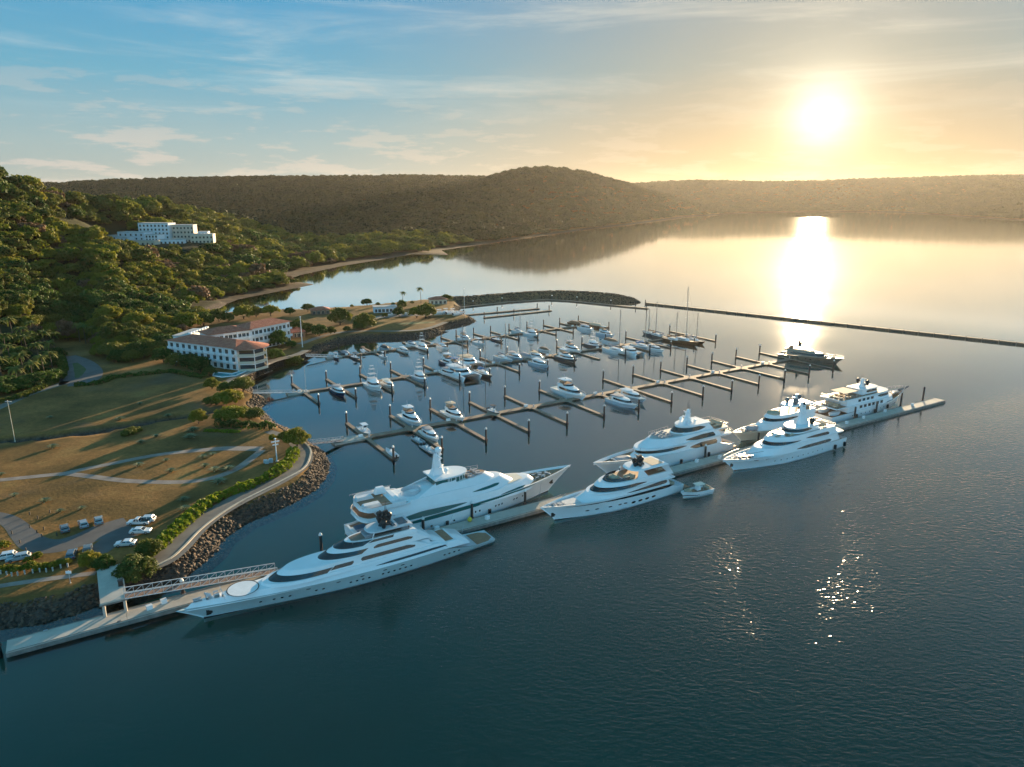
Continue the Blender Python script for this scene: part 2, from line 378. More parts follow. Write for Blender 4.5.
def ground_material():
    m = bpy.data.materials.new('ground'); m.use_nodes = True; nt = m.node_tree; N = nt.nodes.new; L = nt.links.new
    b = nt.nodes['Principled BSDF']; b.inputs['Roughness'].default_value = 0.95; b.inputs['Specular IOR Level'].default_value = 0.15
    geo = N('ShaderNodeNewGeometry')
    def noise(s, d=6, r=0.6):
        n = N('ShaderNodeTexNoise'); n.inputs['Scale'].default_value = s; n.inputs['Detail'].default_value = d; n.inputs['Roughness'].default_value = r
        L(geo.outputs['Position'], n.inputs['Vector']); return n.outputs['Fac']
    def ramp(f, els):
        n = N('ShaderNodeValToRGB'); cr = n.color_ramp
        while len(cr.elements) < len(els): cr.elements.new(.5)
        for e, (p, c) in zip(cr.elements, els): e.position = p; e.color = (*c, 1)
        L(f, n.inputs[0]); return n.outputs[0]
    def mix(f, a, b_, mode='MIX'):
        n = N('ShaderNodeMix'); n.data_type = 'RGBA'; n.blend_type = mode
        if isinstance(f, float): n.inputs[0].default_value = f
        else: L(f, n.inputs[0])
        L(a, n.inputs[6]); L(b_, n.inputs[7]); return n.outputs[2]
    def attr(k):
        n = N('ShaderNodeAttribute'); n.attribute_name = k; return n.outputs['Fac']
    def mr(f, a, c):
        n = N('ShaderNodeMapRange'); n.inputs[1].default_value = a; n.inputs[2].default_value = c; L(f, n.inputs[0]); return n.outputs[0]
    grass = ramp(noise(0.045, 8, .62), [(.30, (.098, .062, .019)), (.46, (.18, .100, .030)), (.56, (.27, .136, .042)), (.72, (.32, .19, .06))])
    fine = ramp(noise(0.9, 6, .7), [(.3, (.62, .62, .62)), (.7, (1.15, 1.15, 1.15))])
    grass = mix(1.0, grass, fine, 'MULTIPLY')
    dirt = ramp(noise(.15), [(.4, (.10, .064, .038)), (.6, (.15, .10, .060))])
    grass = mix(ramp(noise(.028, 5), [(.55, (0, 0, 0)), (.70, (.8, .8, .8))]), grass, dirt)
    forest = ramp(noise(0.03), [(.4, (.014, .020, .008)), (.6, (.028, .032, .013))])
    c = mix(attr('wood'), grass, forest)
    sep = N('ShaderNodeSeparateXYZ'); L(geo.outputs['Position'], sep.inputs[0])
    sand = ramp(noise(.12), [(.4, (.065, .046, .03)), (.6, (.11, .078, .052))])
    rock = ramp(noise(.9, 8), [(.4, (.035, .028, .024)), (.6, (.09, .07, .058))])
    isnat = mr(sep.outputs[1], 540.0, 560.0)
    shore = mix(isnat, rock, sand)
    c = mix(mr(sep.outputs[2], 2.75, 1.6), c, shore)
    L(c, b.inputs['Base Color'])
    bp = N('ShaderNodeBump'); bp.inputs['Strength'].default_value = .35; bp.inputs['Distance'].default_value = .3
    L(noise(1.3, 5), bp.inputs['Height']); L(bp.outputs[0], b.inputs['Normal'])
    return m
terrain = tag(grid_mesh('ground', ground_material(), TSD > -30), kind='structure')

# ------------------------------------------------------------------ water
def water_material():
    m = bpy.data.materials.new('sea_water'); m.use_nodes = True; nt = m.node_tree; N = nt.nodes.new; L = nt.links.new
    b = nt.nodes['Principled BSDF']; b.inputs['IOR'].default_value = 1.5; b.inputs['Specular IOR Level'].default_value = 0.5
    geo = N('ShaderNodeNewGeometry')
    def mapped(sx, sy, rz=0.0):
        n = N('ShaderNodeMapping'); n.inputs['Scale'].default_value = (sx, sy, 1); n.inputs['Rotation'].default_value = (0, 0, rz)
        L(geo.outputs['Position'], n.inputs['Vector']); return n.outputs[0]
    def noise(vec, s, d=3, r=0.5, dist=0):
        n = N('ShaderNodeTexNoise'); n.inputs['Scale'].default_value = s; n.inputs['Detail'].default_value = d
        n.inputs['Roughness'].default_value = r; n.inputs['Distortion'].default_value = dist
        L(vec, n.inputs['Vector']); return n.outputs['Fac']
    def m_(op, a, c=None, clamp=False):
        n = N('ShaderNodeMath'); n.operation = op; n.use_clamp = clamp
        for i, q in enumerate((a, c)):
            if q is None: continue
            if isinstance(q, (int, float)): n.inputs[i].default_value = q
            else: L(q, n.inputs[i])
        return n.outputs[0]
    def mr(f, a, c, o0=0.0, o1=1.0):
        n = N('ShaderNodeMapRange'); n.interpolation_type = 'SMOOTHSTEP'
        for i, q in enumerate((a, c, o0, o1)): n.inputs[i + 1].default_value = q
        L(f, n.inputs[0]); return n.outputs[0]
    sep = N('ShaderNodeSeparateXYZ'); L(geo.outputs['Position'], sep.inputs[0]); X, Y = sep.outputs[0], sep.outputs[1]
    # sheltered basin: calm behind the line of the big pier, wind on the open side
    lat = m_('SUBTRACT', m_('MULTIPLY', m_('SUBTRACT', Y, 112.0), 0.852), m_('MULTIPLY', m_('ADD', X, 93.0), 0.524))
    open_ = mr(lat, 6.0, -22.0); far = mr(Y, 330.0, 600.0)
    right = m_('ADD', m_('MULTIPLY', mr(X, -75.0, 15.0), .75), .25)
    patch = noise(mapped(.6, 1.6, .55), 0.012, 4, .55, .6)
    patchm = mr(patch, .38, .60)
    ruf = m_('MULTIPLY', open_, m_('MULTIPLY', right, m_('ADD', m_('MULTIPLY', patchm, .35), .65)))
    amp = m_('ADD', m_('MULTIPLY', ruf, 0.70), mr(Y, 200.0, 420.0, 0.045, 0.012))
    w1 = noise(mapped(1.0, 1.9, .5), 0.62, 1.0, .5, .3); w2 = noise(mapped(1.0, 1.7, .2), 1.5, 0.6, .5)
    hgt = m_('ADD', m_('MULTIPLY', w1, .68), m_('MULTIPLY', w2, .32))
    bp = N('ShaderNodeBump'); bp.inputs['Distance'].default_value = 0.30
    L(amp, bp.inputs['Strength']); L(hgt, bp.inputs['Height']); 
    rough = m_('ADD', m_('MULTIPLY', ruf, .03), mr(Y, 330.0, 900.0, 0.05, 0.05))
    rough = m_('ADD', rough, m_('MULTIPLY', patchm, .012))
    gl = N('ShaderNodeBsdfGlossy'); gl.inputs['Color'].default_value = (1, 1, 1, 1); L(rough, gl.inputs['Roughness']); L(bp.outputs[0], gl.inputs['Normal'])
    fz = N('ShaderNodeFresnel'); fz.inputs['IOR'].default_value = 1.33; L(bp.outputs[0], fz.inputs['Normal'])
    mxs = N('ShaderNodeMixShader'); L(m_('MULTIPLY', fz.outputs[0], m_('ADD', m_('MULTIPLY', fz.outputs[0], 2.8), 1.25), True), mxs.inputs[0]); tr = N('ShaderNodeBsdfTransparent'); tr.inputs['Color'].default_value = (.92, .98, .97, 1); L(tr.outputs[0], mxs.inputs[1]); L(gl.outputs[0], mxs.inputs[2])
    L(mxs.outputs[0], nt.nodes['Material Output'].inputs[0]); nt.nodes.remove(b)
    return m
wb = MB(); wb.add([(-7000, -600, 0), (7000, -600, 0), (7000, 6600, 0), (-7000, 6600, 0)], [(0, 1, 2, 3)])
tag(wb.build('water', water_material()), kind='structure')
sb = MB(); sb.add([(-7000, -600, -1.6), (7000, -600, -1.6), (7000, 6600, -1.6), (-7000, 6600, -1.6)], [(0, 1, 2, 3)])
tag(sb.build('water_body_sheet', mat('silty_water', (.012, .098, .074), 1.0, 0, 0, .008, col2=(.016, .132, .098), spec=0)), kind='structure')  # added sheet carrying the water's body colour, keeps sun streaks off it

# ------------------------------------------------------------------ the air
hb = MB(); hb.box((0, 3200, 115), (14400, 7800, 246))
hm = bpy.data.materials.new('haze'); hm.use_nodes = True; hn = hm.node_tree; hn.nodes.clear()
ho = hn.nodes.new('ShaderNodeOutputMaterial'); pv = hn.nodes.new('ShaderNodeVolumePrincipled')
pv.inputs['Color'].default_value = (.96, .93, .86, 1); pv.inputs['Density'].default_value = 0.13e-4; pv.inputs['Anisotropy'].default_value = 0.55
hn.links.new(pv.outputs[0], ho.inputs['Volume'])
tag(hb.build('haze', hm), kind='stuff')

# ------------------------------------------------------------------ flat sheets on the land
def strip(name, pts, width, mat_, z=3.012, kind='structure', th=None):
    """a ribbon of ground along a centre line given on the plan"""
    P = [G(x, y, 3) for x, y in pts]
    Q = []
    for i in range(len(P) - 1):
        for k in range(6):
            t = k / 6; p0 = P[max(i - 1, 0)]; p1 = P[i]; p2 = P[i + 1]; p3 = P[min(i + 2, len(P) - 1)]
            Q.append(0.5 * ((2 * p1) + (p2 - p0) * t + (2 * p0 - 5 * p1 + 4 * p2 - p3) * t * t + (3 * p1 - p0 - 3 * p2 + p3) * t ** 3))
    Q.append(P[-1]); ws = width if isinstance(width, (list, tuple)) else [width] * len(pts)
    b = MB(); vs = []
    for i, p in enumerate(Q):
        a = Q[max(i - 1, 0)]; c = Q[min(i + 1, len(Q) - 1)]; d = (c - a); d.z = 0; d.normalize(); n = Vector((-d.y, d.x, 0))
        f = i / 6; k = min(int(f), len(ws) - 2); w = ws[k] + (ws[k + 1] - ws[k]) * (f - k)
        zz = z if not callable(z) else z(p)
        vs += [(p.x + n.x * w / 2, p.y + n.y * w / 2, zz), (p.x - n.x * w / 2, p.y - n.y * w / 2, zz)]
    n_ = len(Q)
    if th:
        lo = [(x, y, zz - th) for x, y, zz in vs]; N2 = len(vs)
        b.add(vs + lo, [(2*i, 2*i+1, 2*i+3, 2*i+2) for i in range(n_-1)] + [(2*i, 2*i+2, N2+2*i+2, N2+2*i) for i in range(n_-1)] + [(2*i+3, 2*i+1, N2+2*i+1, N2+2*i+3) for i in range(n_-1)])
    else: b.add(vs, [(2*i, 2*i+1, 2*i+3, 2*i+2) for i in range(n_ - 1)])
    return tag(b.build(name, mat_), kind=kind)
PAVE = mat('paving_grey', (.135, .12, .105), .9, 0, 0, .25, col2=(.20, .175, .15), bump=.1, bscale=3, coord='Object')
ASPH = mat('asphalt_old', (.085, .08, .078), .9, 0, 0, .2, col2=(.125, .115, .11), bump=.1, bscale=4)
TRACK = mat('dirt_track', (.20, .16, .14), .95, 0, 0, .3, col2=(.30, .245, .21), bump=.1, bscale=3)
KERB = mat('kerb_stone', (.50, .43, .34), .8, 0, .12, .6)
GRASSG = mat('lawn_green', (.045, .075, .018), .95, 0, 0, .4, col2=(.07, .095, .028), bump=.3, bscale=4)
strip('promenade', [(268,431),(284,437),(298,444),(303,455),(298,466),(277,480),(228,505),(197,526),(176,548),(160,561),(132,570)], [3,3.5,5,6,6.5,6.5,6.5,6.5,6.5,6,5], PAVE, 3.02)
strip('kerb', [(287,433),(301,440),(309.5,448),(310.5,455),(304,468),(281,481.5),(237,504),(205,526),(184,547),(170,559),(150,569)], .5, KERB, 3.22, th=.35)
strip('parking_road', [(-30,512),(0,517),(14,524),(24,535),(36,544),(55,546),(80,540),(104,530),(128,523)], [4,4,4.4,5,6,7,7.5,8,8], ASPH, 3.016)
strip('parking_road', [(95,553),(112,541),(128,532),(134,527)], [5,6,7,6], ASPH, 3.020)
strip('dirt_path', [(-20,482),(20,478),(60,474),(70,474),(95,477),(130,481),(180,482),(212,478),(236,469),(252,458),(262,450)], 2.6, TRACK, 3.016)
strip('dirt_path', [(58,475),(75,471),(110,464),(160,454.5),(215,449),(240,448.5),(262,449)], [2.6,2.6,2.6,2.6,3.4,4,4], TRACK, 3.020)
strip('lane', [(-20,416),(0,407),(30,394),(58,385),(66,381)], [4,4,4,4,3.4], PAVE, 3.016)
strip('loop_road', [(58,356),(66,362),(70,370),(71,384)], [5,7,8,9], ASPH, 3.016)
strip('loop_road', [(68,384.5),(80,383),(91,378),(92,370),(84,362),(70,356)], [7,8,8,8,7,5], ASPH, 3.024)
strip('verge', [(77,378),(80,370),(75,363)], [1.5,5,2], GRASSG, 3.034)
strip('coast_walk', [(-30,592),(0,586),(40,580),(75,575.5),(96,573)], 1.8, TRACK, 3.016)
strip('quay_walk', [(225,386),(236,378),(255,369),(272,361),(296,355),(306,350)], [5,5.5,6,6,5,4], PAVE, 3.016)
strip('quay_kerb', [(233,381),(252,371.2),(270,363.6)], .4, KERB, 3.18, th=.3)
strip('yard', [(372,318),(400,315),(430,313),(452,312),(462,313)], [6,14,18,16,8], TRACK, 3.014)
strip('shore_walk', [(300,344),(330,334),(360,331),(395,331),(425,329),(446,322)], 4, PAVE, 3.016)
strip('lawn', [(398,324),(415,323),(435,322)], [3,9,3], mat('lawn_straw', (.20, .17, .06), .95, 0, .2, .5), 3.012)

# ------------------------------------------------------------------ rocks of the sea walls
def rock_template(rs):
    bm = bmesh.new(); bmesh.ops.create_icosphere(bm, subdivisions=1, radius=1.0)
    v = np.array([p.co[:] for p in bm.verts]); f = np.array([[q.index for q in fc.verts] for fc in bm.faces]); bm.free()
    return v * (0.75 + 0.5 * rs.rand(len(v), 1)) * np.array([1, .8, .62]), f
def rocks(name, pts3, sizes, mat_, seed=1):
    rs = np.random.RandomState(seed); T = [rock_template(rs) for _ in range(8)]; V = []; Fc = []; n = 0
    for p, s in zip(pts3, sizes):
        v, f = T[rs.randint(8)]; a = rs.rand() * 6.28; c_, s_ = math.cos(a), math.sin(a)
        q = v @ np.array([[c_, s_, 0], [-s_, c_, 0], [0, 0, 1]]) * s + np.array(p); V.append(q); Fc.append(f + n); n += len(v)
    V = np.concatenate(V); Fc = np.concatenate(Fc); me = bpy.data.meshes.new(name)
    me.vertices.add(len(V)); me.loops.add(Fc.size); me.polygons.add(len(Fc))
    me.vertices.foreach_set('co', V.astype(np.float32).ravel()); me.loops.foreach_set('vertex_index', Fc.astype(np.int32).ravel())
    me.polygons.foreach_set('loop_start', np.arange(0, Fc.size, 3, dtype=np.int32)); me.polygons.foreach_set('loop_total', np.full(len(Fc), 3, np.int32))
    me.update(calc_edges=True); me.materials.append(mat_)
    return tag(link(name, me), kind='stuff')
def rock_material():
    m = mat('rip_rap', (.024, .017, .012), .9, 0, 0, 1.1, col2=(.13, .086, .056), bump=.4, bscale=3, coord='Object'); return m
rs = np.random.RandomState(3)
cand = np.stack([rs.uniform(-190, 30, 360000), rs.uniform(60, 520, 360000)], 1)
sd_ = coast_sd(cand); k = (sd_ > -1.6) & (sd_ < 4.7) & ~natural(cand[:, 0], cand[:, 1]); k &= ~((cand[:, 1] > 500) & (rs.rand(len(cand)) < .5))
cand = cand[k]; hh, sd_, _ = height(cand)
pk = rs.rand(len(cand)) < np.where(cand[:, 1] < 330, 1.0, .5); cand = cand[pk]; hh = hh[pk]; sd_ = sd_[pk]
near = np.linalg.norm(cand, axis=1)
sz = (.20 + .50 * rs.rand(len(cand)) ** 1.8) * np.where(sd_ > 5.4, .6, 1)
print('rocks', len(cand))
rocks('rip_rap', np.c_[cand, hh + .05], sz, rock_material(), 4)

# breakwater mound
BW = [(452,302.5),(470,301.5),(500,299),(530,296.8),(560,295.6),(590,297),(615,299.5),(632,301.5),(640,302.6)]
BP = [G(x, y) for x, y in BW]
bwm = MB(); rings_ = []; rp = []; rsz = []
rs = np.random.RandomState(8)
for i, p in enumerate(BP):
    d = (BP[min(i+1, len(BP)-1)] - BP[max(i-1, 0)]); d.normalize(); n = Vector((-d.y, d.x, 0))
    e = 1.0 if i < len(BP) - 2 else (0.65 if i == len(BP) - 2 else 0.06)
    pr = [(-11, -2), (-8, .0), (-3.2, 3.6), (-1.6, 4.1), (1.6, 4.1), (3.2, 3.6), (8, 0), (11, -2)]
    rings_.append([(p.x + n.x * a * e, p.y + n.y * a * e, h * (e if h > 0 else 1)) for a, h in pr])
bwm.rings(rings_, False, True)
tag(bwm.build('breakwater', mat('mound_earth', (.075, .05, .032), .95, 0, 0, .3, col2=(.16, .11, .05), bump=.4, bscale=2)), kind='structure')
for i in range(len(rings_) - 1):
    for _ in range(420):
        t = rs.rand(); a = rs.randint(0, 7); u = rs.rand()
        if a in (3,) and rs.rand() < .8: continue
        p = (np.array(rings_[i][a]) * (1-u) + np.array(rings_[i][a+1]) * u) * (1-t) + (np.array(rings_[i+1][a]) * (1-u) + np.array(rings_[i+1][a+1]) * u) * t
        if p[2] > -.6: rp.append(p); rsz.append(rs.uniform(.5, 1.1))
rocks('breakwater_rocks', rp, rsz, mat('mound_rock', (.035, .024, .016), .9, 0, 0, .5, col2=(.11, .076, .048), bump=.3, bscale=3), 9)
# ------------------------------------------------------------------ vegetation
def leaf_material(name, cols, trans=.30):
    if name in MATS: return MATS[name]
    m = bpy.data.materials.new(name); m.use_nodes = True; nt = m.node_tree; N = nt.nodes.new; L = nt.links.new
    b = nt.nodes['Principled BSDF']; b.inputs['Roughness'].default_value = .7; b.inputs['Specular IOR Level'].default_value = .25
    oi = N('ShaderNodeObjectInfo'); tc = N('ShaderNodeTexCoord')
    n = N('ShaderNodeTexNoise'); n.inputs['Scale'].default_value = .55; n.inputs['Detail'].default_value = 5; L(tc.outputs['Object'], n.inputs['Vector'])
    a = N('ShaderNodeMath'); a.operation = 'MULTIPLY_ADD'; a.inputs[1].default_value = .55; L(oi.outputs['Random'], a.inputs[0])
    s = N('ShaderNodeMath'); s.operation = 'MULTIPLY_ADD'; s.inputs[1].default_value = .9; s.inputs[2].default_value = -.22; L(n.outputs['Fac'], s.inputs[0]); L(s.outputs[0], a.inputs[2])
    r = N('ShaderNodeValToRGB'); cr = r.color_ramp
    while len(cr.elements) < len(cols): cr.elements.new(.5)
    for i, (e, c) in enumerate(zip(cr.elements, cols)): e.position = .12 + .76 * i / (len(cols) - 1); e.color = (*c, 1)
    L(a.outputs[0], r.inputs[0]); L(r.outputs[0], b.inputs['Base Color'])
    t = N('ShaderNodeBsdfTranslucent'); L(r.outputs[0], t.inputs['Color'])
    mx = N('ShaderNodeMixShader'); mx.inputs[0].default_value = trans; L(b.outputs[0], mx.inputs[1]); L(t.outputs[0], mx.inputs[2])
    L(mx.outputs[0], nt.nodes['Material Output'].inputs[0]); MATS[name] = m; return m
LEAF = [leaf_material('leaf_dark_green', [(0.0275, 0.0612, 0.0110), (0.0562, 0.0979, 0.0150), (0.0938, 0.1346, 0.0210)]),
        leaf_material('leaf_olive', [(0.0675, 0.0857, 0.0140), (0.1112, 0.1214, 0.0190), (0.1688, 0.1540, 0.0240)]),
        leaf_material('leaf_yellow_green', [(0.1038, 0.1295, 0.0110), (0.1650, 0.1703, 0.0160), (0.2450, 0.2111, 0.0230)], .36),
        leaf_material('leaf_dry_brown', [(0.1063, 0.0663, 0.0340), (0.1463, 0.0877, 0.0470), (0.1950, 0.1091, 0.0600)], .2)]
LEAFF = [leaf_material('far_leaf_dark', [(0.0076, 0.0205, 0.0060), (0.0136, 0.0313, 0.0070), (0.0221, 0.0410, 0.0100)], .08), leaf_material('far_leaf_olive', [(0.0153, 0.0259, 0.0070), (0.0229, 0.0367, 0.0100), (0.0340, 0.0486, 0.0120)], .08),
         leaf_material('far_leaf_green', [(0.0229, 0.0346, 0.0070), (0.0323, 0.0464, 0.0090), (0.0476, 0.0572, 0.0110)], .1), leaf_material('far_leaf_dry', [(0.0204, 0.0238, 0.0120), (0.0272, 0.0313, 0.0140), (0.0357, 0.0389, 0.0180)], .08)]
BARK = mat('bark', (.09, .065, .045), .95, 0, .3, 1.5)
PALMB = mat('palm_bark', (.11, .085, .06), .95, 0, .2, 2)
PALML = leaf_material('palm_leaf', [(.06, .085, .014), (.10, .12, .02), (.15, .15, .028)], .3)
AGAVE = leaf_material('agave_leaf', [(.13, .16, .08), (.19, .21, .11), (.25, .26, .15)], .15)
HEDGE = leaf_material('hedge_leaf', [(.11, .16, .010), (.16, .20, .014), (.20, .23, .02)], .35)
FLOWER = leaf_material('flowering_leaf', [(.05, .065, .014), (.13, .15, .03), (.40, .38, .24)], .3)

def crown_mesh(name, mat_, seed, nclump, nleaf, leaf, shape, gap=0.0, detail=0):
    """a crown of unit radius: leaf-sized faces in clumps over an uneven volume, sitting on z = 0"""
    rs = np.random.RandomState(seed); V = []
    for c in range(nclump):
        d = rs.normal(size=3); d /= np.linalg.norm(d); d[2] = abs(d[2]) * 1.0 - .25
        rad = (.50 + .38 * rs.rand())
        ctr = d * rad * np.array([1, 1, shape]) + np.array([0, 0, shape * .55])
        cr = (.11 if detail != 2 else .2) + .15 * rs.rand()
        q = rs.normal(size=(nleaf, 3)); q /= np.linalg.norm(q, axis=1)[:, None]
        pos = ctr + q * (cr * (.62 + .42 * rs.rand(nleaf, 1))) * np.array([1, 1, .75])
        nrm = q + rs.normal(size=(nleaf, 3)) * .55 + np.array([0, 0, .35]); nrm /= np.linalg.norm(nrm, axis=1)[:, None]
        u = np.cross(nrm, rs.normal(size=(nleaf, 3))); u /= np.linalg.norm(u, axis=1)[:, None]; w = np.cross(nrm, u)
        s = leaf * (.6 + .8 * rs.rand(nleaf, 1))
        quad = np.stack([pos - u * s - w * s * .5, pos + u * s * .9 - w * s * .7, pos + u * s * 1.1 + w * s * .5, pos - u * s * .7 + w * s * .8], 1)
        keep = rs.rand(nleaf) > gap
        V.append(quad[keep].reshape(-1, 3))
    V = np.concatenate(V); V[:, 2] = np.maximum(V[:, 2], -.05 * shape); nq = len(V) // 4
    me = bpy.data.meshes.new(name); me.vertices.add(len(V)); me.loops.add(nq * 4); me.polygons.add(nq)
    me.vertices.foreach_set('co', V.astype(np.float32).ravel()); me.loops.foreach_set('vertex_index', np.arange(nq * 4, dtype=np.int32))
    me.polygons.foreach_set('loop_start', np.arange(0, nq * 4, 4, dtype=np.int32)); me.polygons.foreach_set('loop_total', np.full(nq, 4, np.int32))
    me.update(calc_edges=True); me.materials.append(mat_); return me
def trunk_mesh(name, h, r, mat_, seed=0, limbs=4, reach=.55, lift=1.5):
    rs = random.Random(seed); b = MB()
    b.tube((0, 0, -.6), (.05 * h, 0, h * .6), r, 7, r * .7)
    b.tube((.05 * h, 0, h * .6), (.03 * h, .04 * h, h * 1.15), r * .7, 6, r * .4)
    for i in range(limbs):
        a = 6.28 * i / limbs + rs.uniform(-.4, .4)
        b.tube((.05 * h, 0, h * (.55 + .08 * i)), (math.cos(a) * reach, math.sin(a) * reach, h * lift * rs.uniform(.8, 1.1)), r * .45, 5, r * .15)
    me = bpy.data.meshes.new(name); me.from_pydata(b.v, [], b.f); me.materials.append(mat_); me.update(); return me
# unit templates: (crown mesh per leaf colour), trunk height in crown radii
CROWNS = {}
def crown(kind, leaf, detail):
    k = (kind, leaf, detail)
    if k not in CROWNS:
        shp = {0: .95, 1: .62, 2: .45, 3: 1.25}[kind]
        nc, nl, ls = {0: (95, 34, .056), 1: (70, 18, .080), 2: (30, 13, .150), 3: (120, 60, .036)}[detail]
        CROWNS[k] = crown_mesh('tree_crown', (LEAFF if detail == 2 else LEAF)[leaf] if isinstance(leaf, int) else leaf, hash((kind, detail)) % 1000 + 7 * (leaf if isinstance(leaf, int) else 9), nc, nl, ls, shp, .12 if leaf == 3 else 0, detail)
    return CROWNS[k]
TRUNK = trunk_mesh('tree_trunk', .62, .075, BARK, 3)
def tree(name, x, y, rad, z=None, kind=0, leaf=1, detail=0, label=None, cat='tree', group=None, trunk=True, lift=.45, rot=None, sx=1.0, sz=1.0):
    z = hz(x, y) if z is None else z; lift = lift * (.6 if kind == 1 else .28)
    rz = random.random() * 6.28 if rot is None else rot
    t = thing(name, label, cat, (x, y, z), rz, group)
    c = link('crown', crown(kind, leaf, detail), t); c.location = (0, 0, lift * rad); c.scale = (rad * sx, rad, rad * sz)
    if trunk:
        k = link('trunk', TRUNK, t); k.scale = (rad, rad, rad * max(lift, .2) * 2.0)
    return t

# --- the wooded hills: points over every wild slope
rs = np.random.RandomState(11); pts = []
r = 285.0
while r < 5600:
    sp = 5.6 if r < 480 else min(5.6 * (r / 480) ** 1.05, 22)
    n = int(R(92) * r / sp); a = np.linspace(R(-50), R(42), n) + rs.uniform(-.5, .5, n) * sp / r; q = r + rs.uniform(-.5, .5, n) * sp
    pts.append(np.stack([q * np.sin(a), q * np.cos(a), np.full(n, sp)], 1)); r += sp * .92
pts = np.concatenate(pts)
hh, sd_, pa = height(pts[:, :2])
nat = natural(pts[:, 0], pts[:, 1])
ok = (sd_ > np.where(nat, np.interp(pts[:, 1], [560, 700, 850, 1100, 1500], [12, 15, 24, 22, 10]), 14)) & (nat | (pa > .004)) & (hh > 1.2)
ok &= ~((pts[:, 0] > HILL_P.x - 56) & (pts[:, 0] < HILL_P.x + 74) & (pts[:, 1] > HILL_P.y - 70) & (pts[:, 1] < HILL_P.y + 42))
LOOP = np.array([tuple(G(x, y, 3)[:2]) for x, y in [(70,384),(66,366),(60,352),(52,346)]])
LOOP2 = np.array([tuple(G(x, y, 3)[:2]) for x, y in [(95,380),(94,368),(80,358),(64,350)]])
for poly, d in ((LOOP, 7), (LOOP2, 7)): ok &= seg_dist(pts[:, :2], poly, False) > d
HOTEL_ZONE = np.array([tuple(G(x, y, 3)[:2]) for x, y in [(172,384),(168,352),(196,334),(240,319),(296,312),(312,330),(296,352),(250,392),(215,392)]])
ok &= ~inside(pts[:, :2], HOTEL_ZONE)
PALM_ZONE = np.array([tuple(G(x, y, 3)[:2]) for x, y in [(-30,402),(-30,352),(22,346),(58,350),(62,384),(30,398)]]); ok &= ~inside(pts[:, :2], PALM_ZONE)
pts = pts[ok]; hh = hh[ok]; pa = pa[ok]
# screen test only to decide which trees are near enough in view to be things of their own
dep = pts[:, 1] * math.cos(PITCH) - (hh + 4 - CAMH) * math.sin(PITCH); px = 512 + FPX * pts[:, 0] / dep
dist = np.hypot(pts[:, 0], pts[:, 1])
inview = (px > -6) & (px < 1030)
kindn = fbm(pts[:, 0], pts[:, 1], 60, 2) * .9 + rs.uniform(-.5, .5, len(pts)) * .55
leafk = np.where(kindn > .36, 3, np.where(kindn > .06, 2, np.where(kindn > -.22, 1, 0)))
leafk = np.where((dist > 900) & (leafk == 3), 1, leafk)
shapek = rs.choice([0, 0, 1, 2, 2], len(pts)); radk = pts[:, 2] * rs.uniform(.60, 1.10, len(pts)) * np.where(dist > 600, 1.0, .98)
sizef = np.where(rs.rand(len(pts)) < .15, 1.45, np.where(rs.rand(len(pts)) < .2, .7, 1.0)); radk = np.minimum(radk * sizef, 15)
order = np.argsort(np.where(inview, dist, 1e9)); NEAR = order[:235]
LBL = ['dark green leafy tree in the dense forest at the foot of the left hillside',
       'olive green rounded tree in the dense forest at the foot of the left hillside',
       'bright yellow green tree in the dense forest at the foot of the left hillside',
       'bare brownish tree in the dense forest at the foot of the left hillside']
for i in NEAR:
    l = int(leafk[i])
    tree('forest_tree', float(pts[i, 0]), float(pts[i, 1]), float(radk[i]), float(hh[i]) - .3, int(shapek[i]), l, 0, LBL[l], 'tree', 'forest trees on the near slope', lift=.55)
rest = np.setdiff1d(np.arange(len(pts)), NEAR)
print('forest points', len(pts))
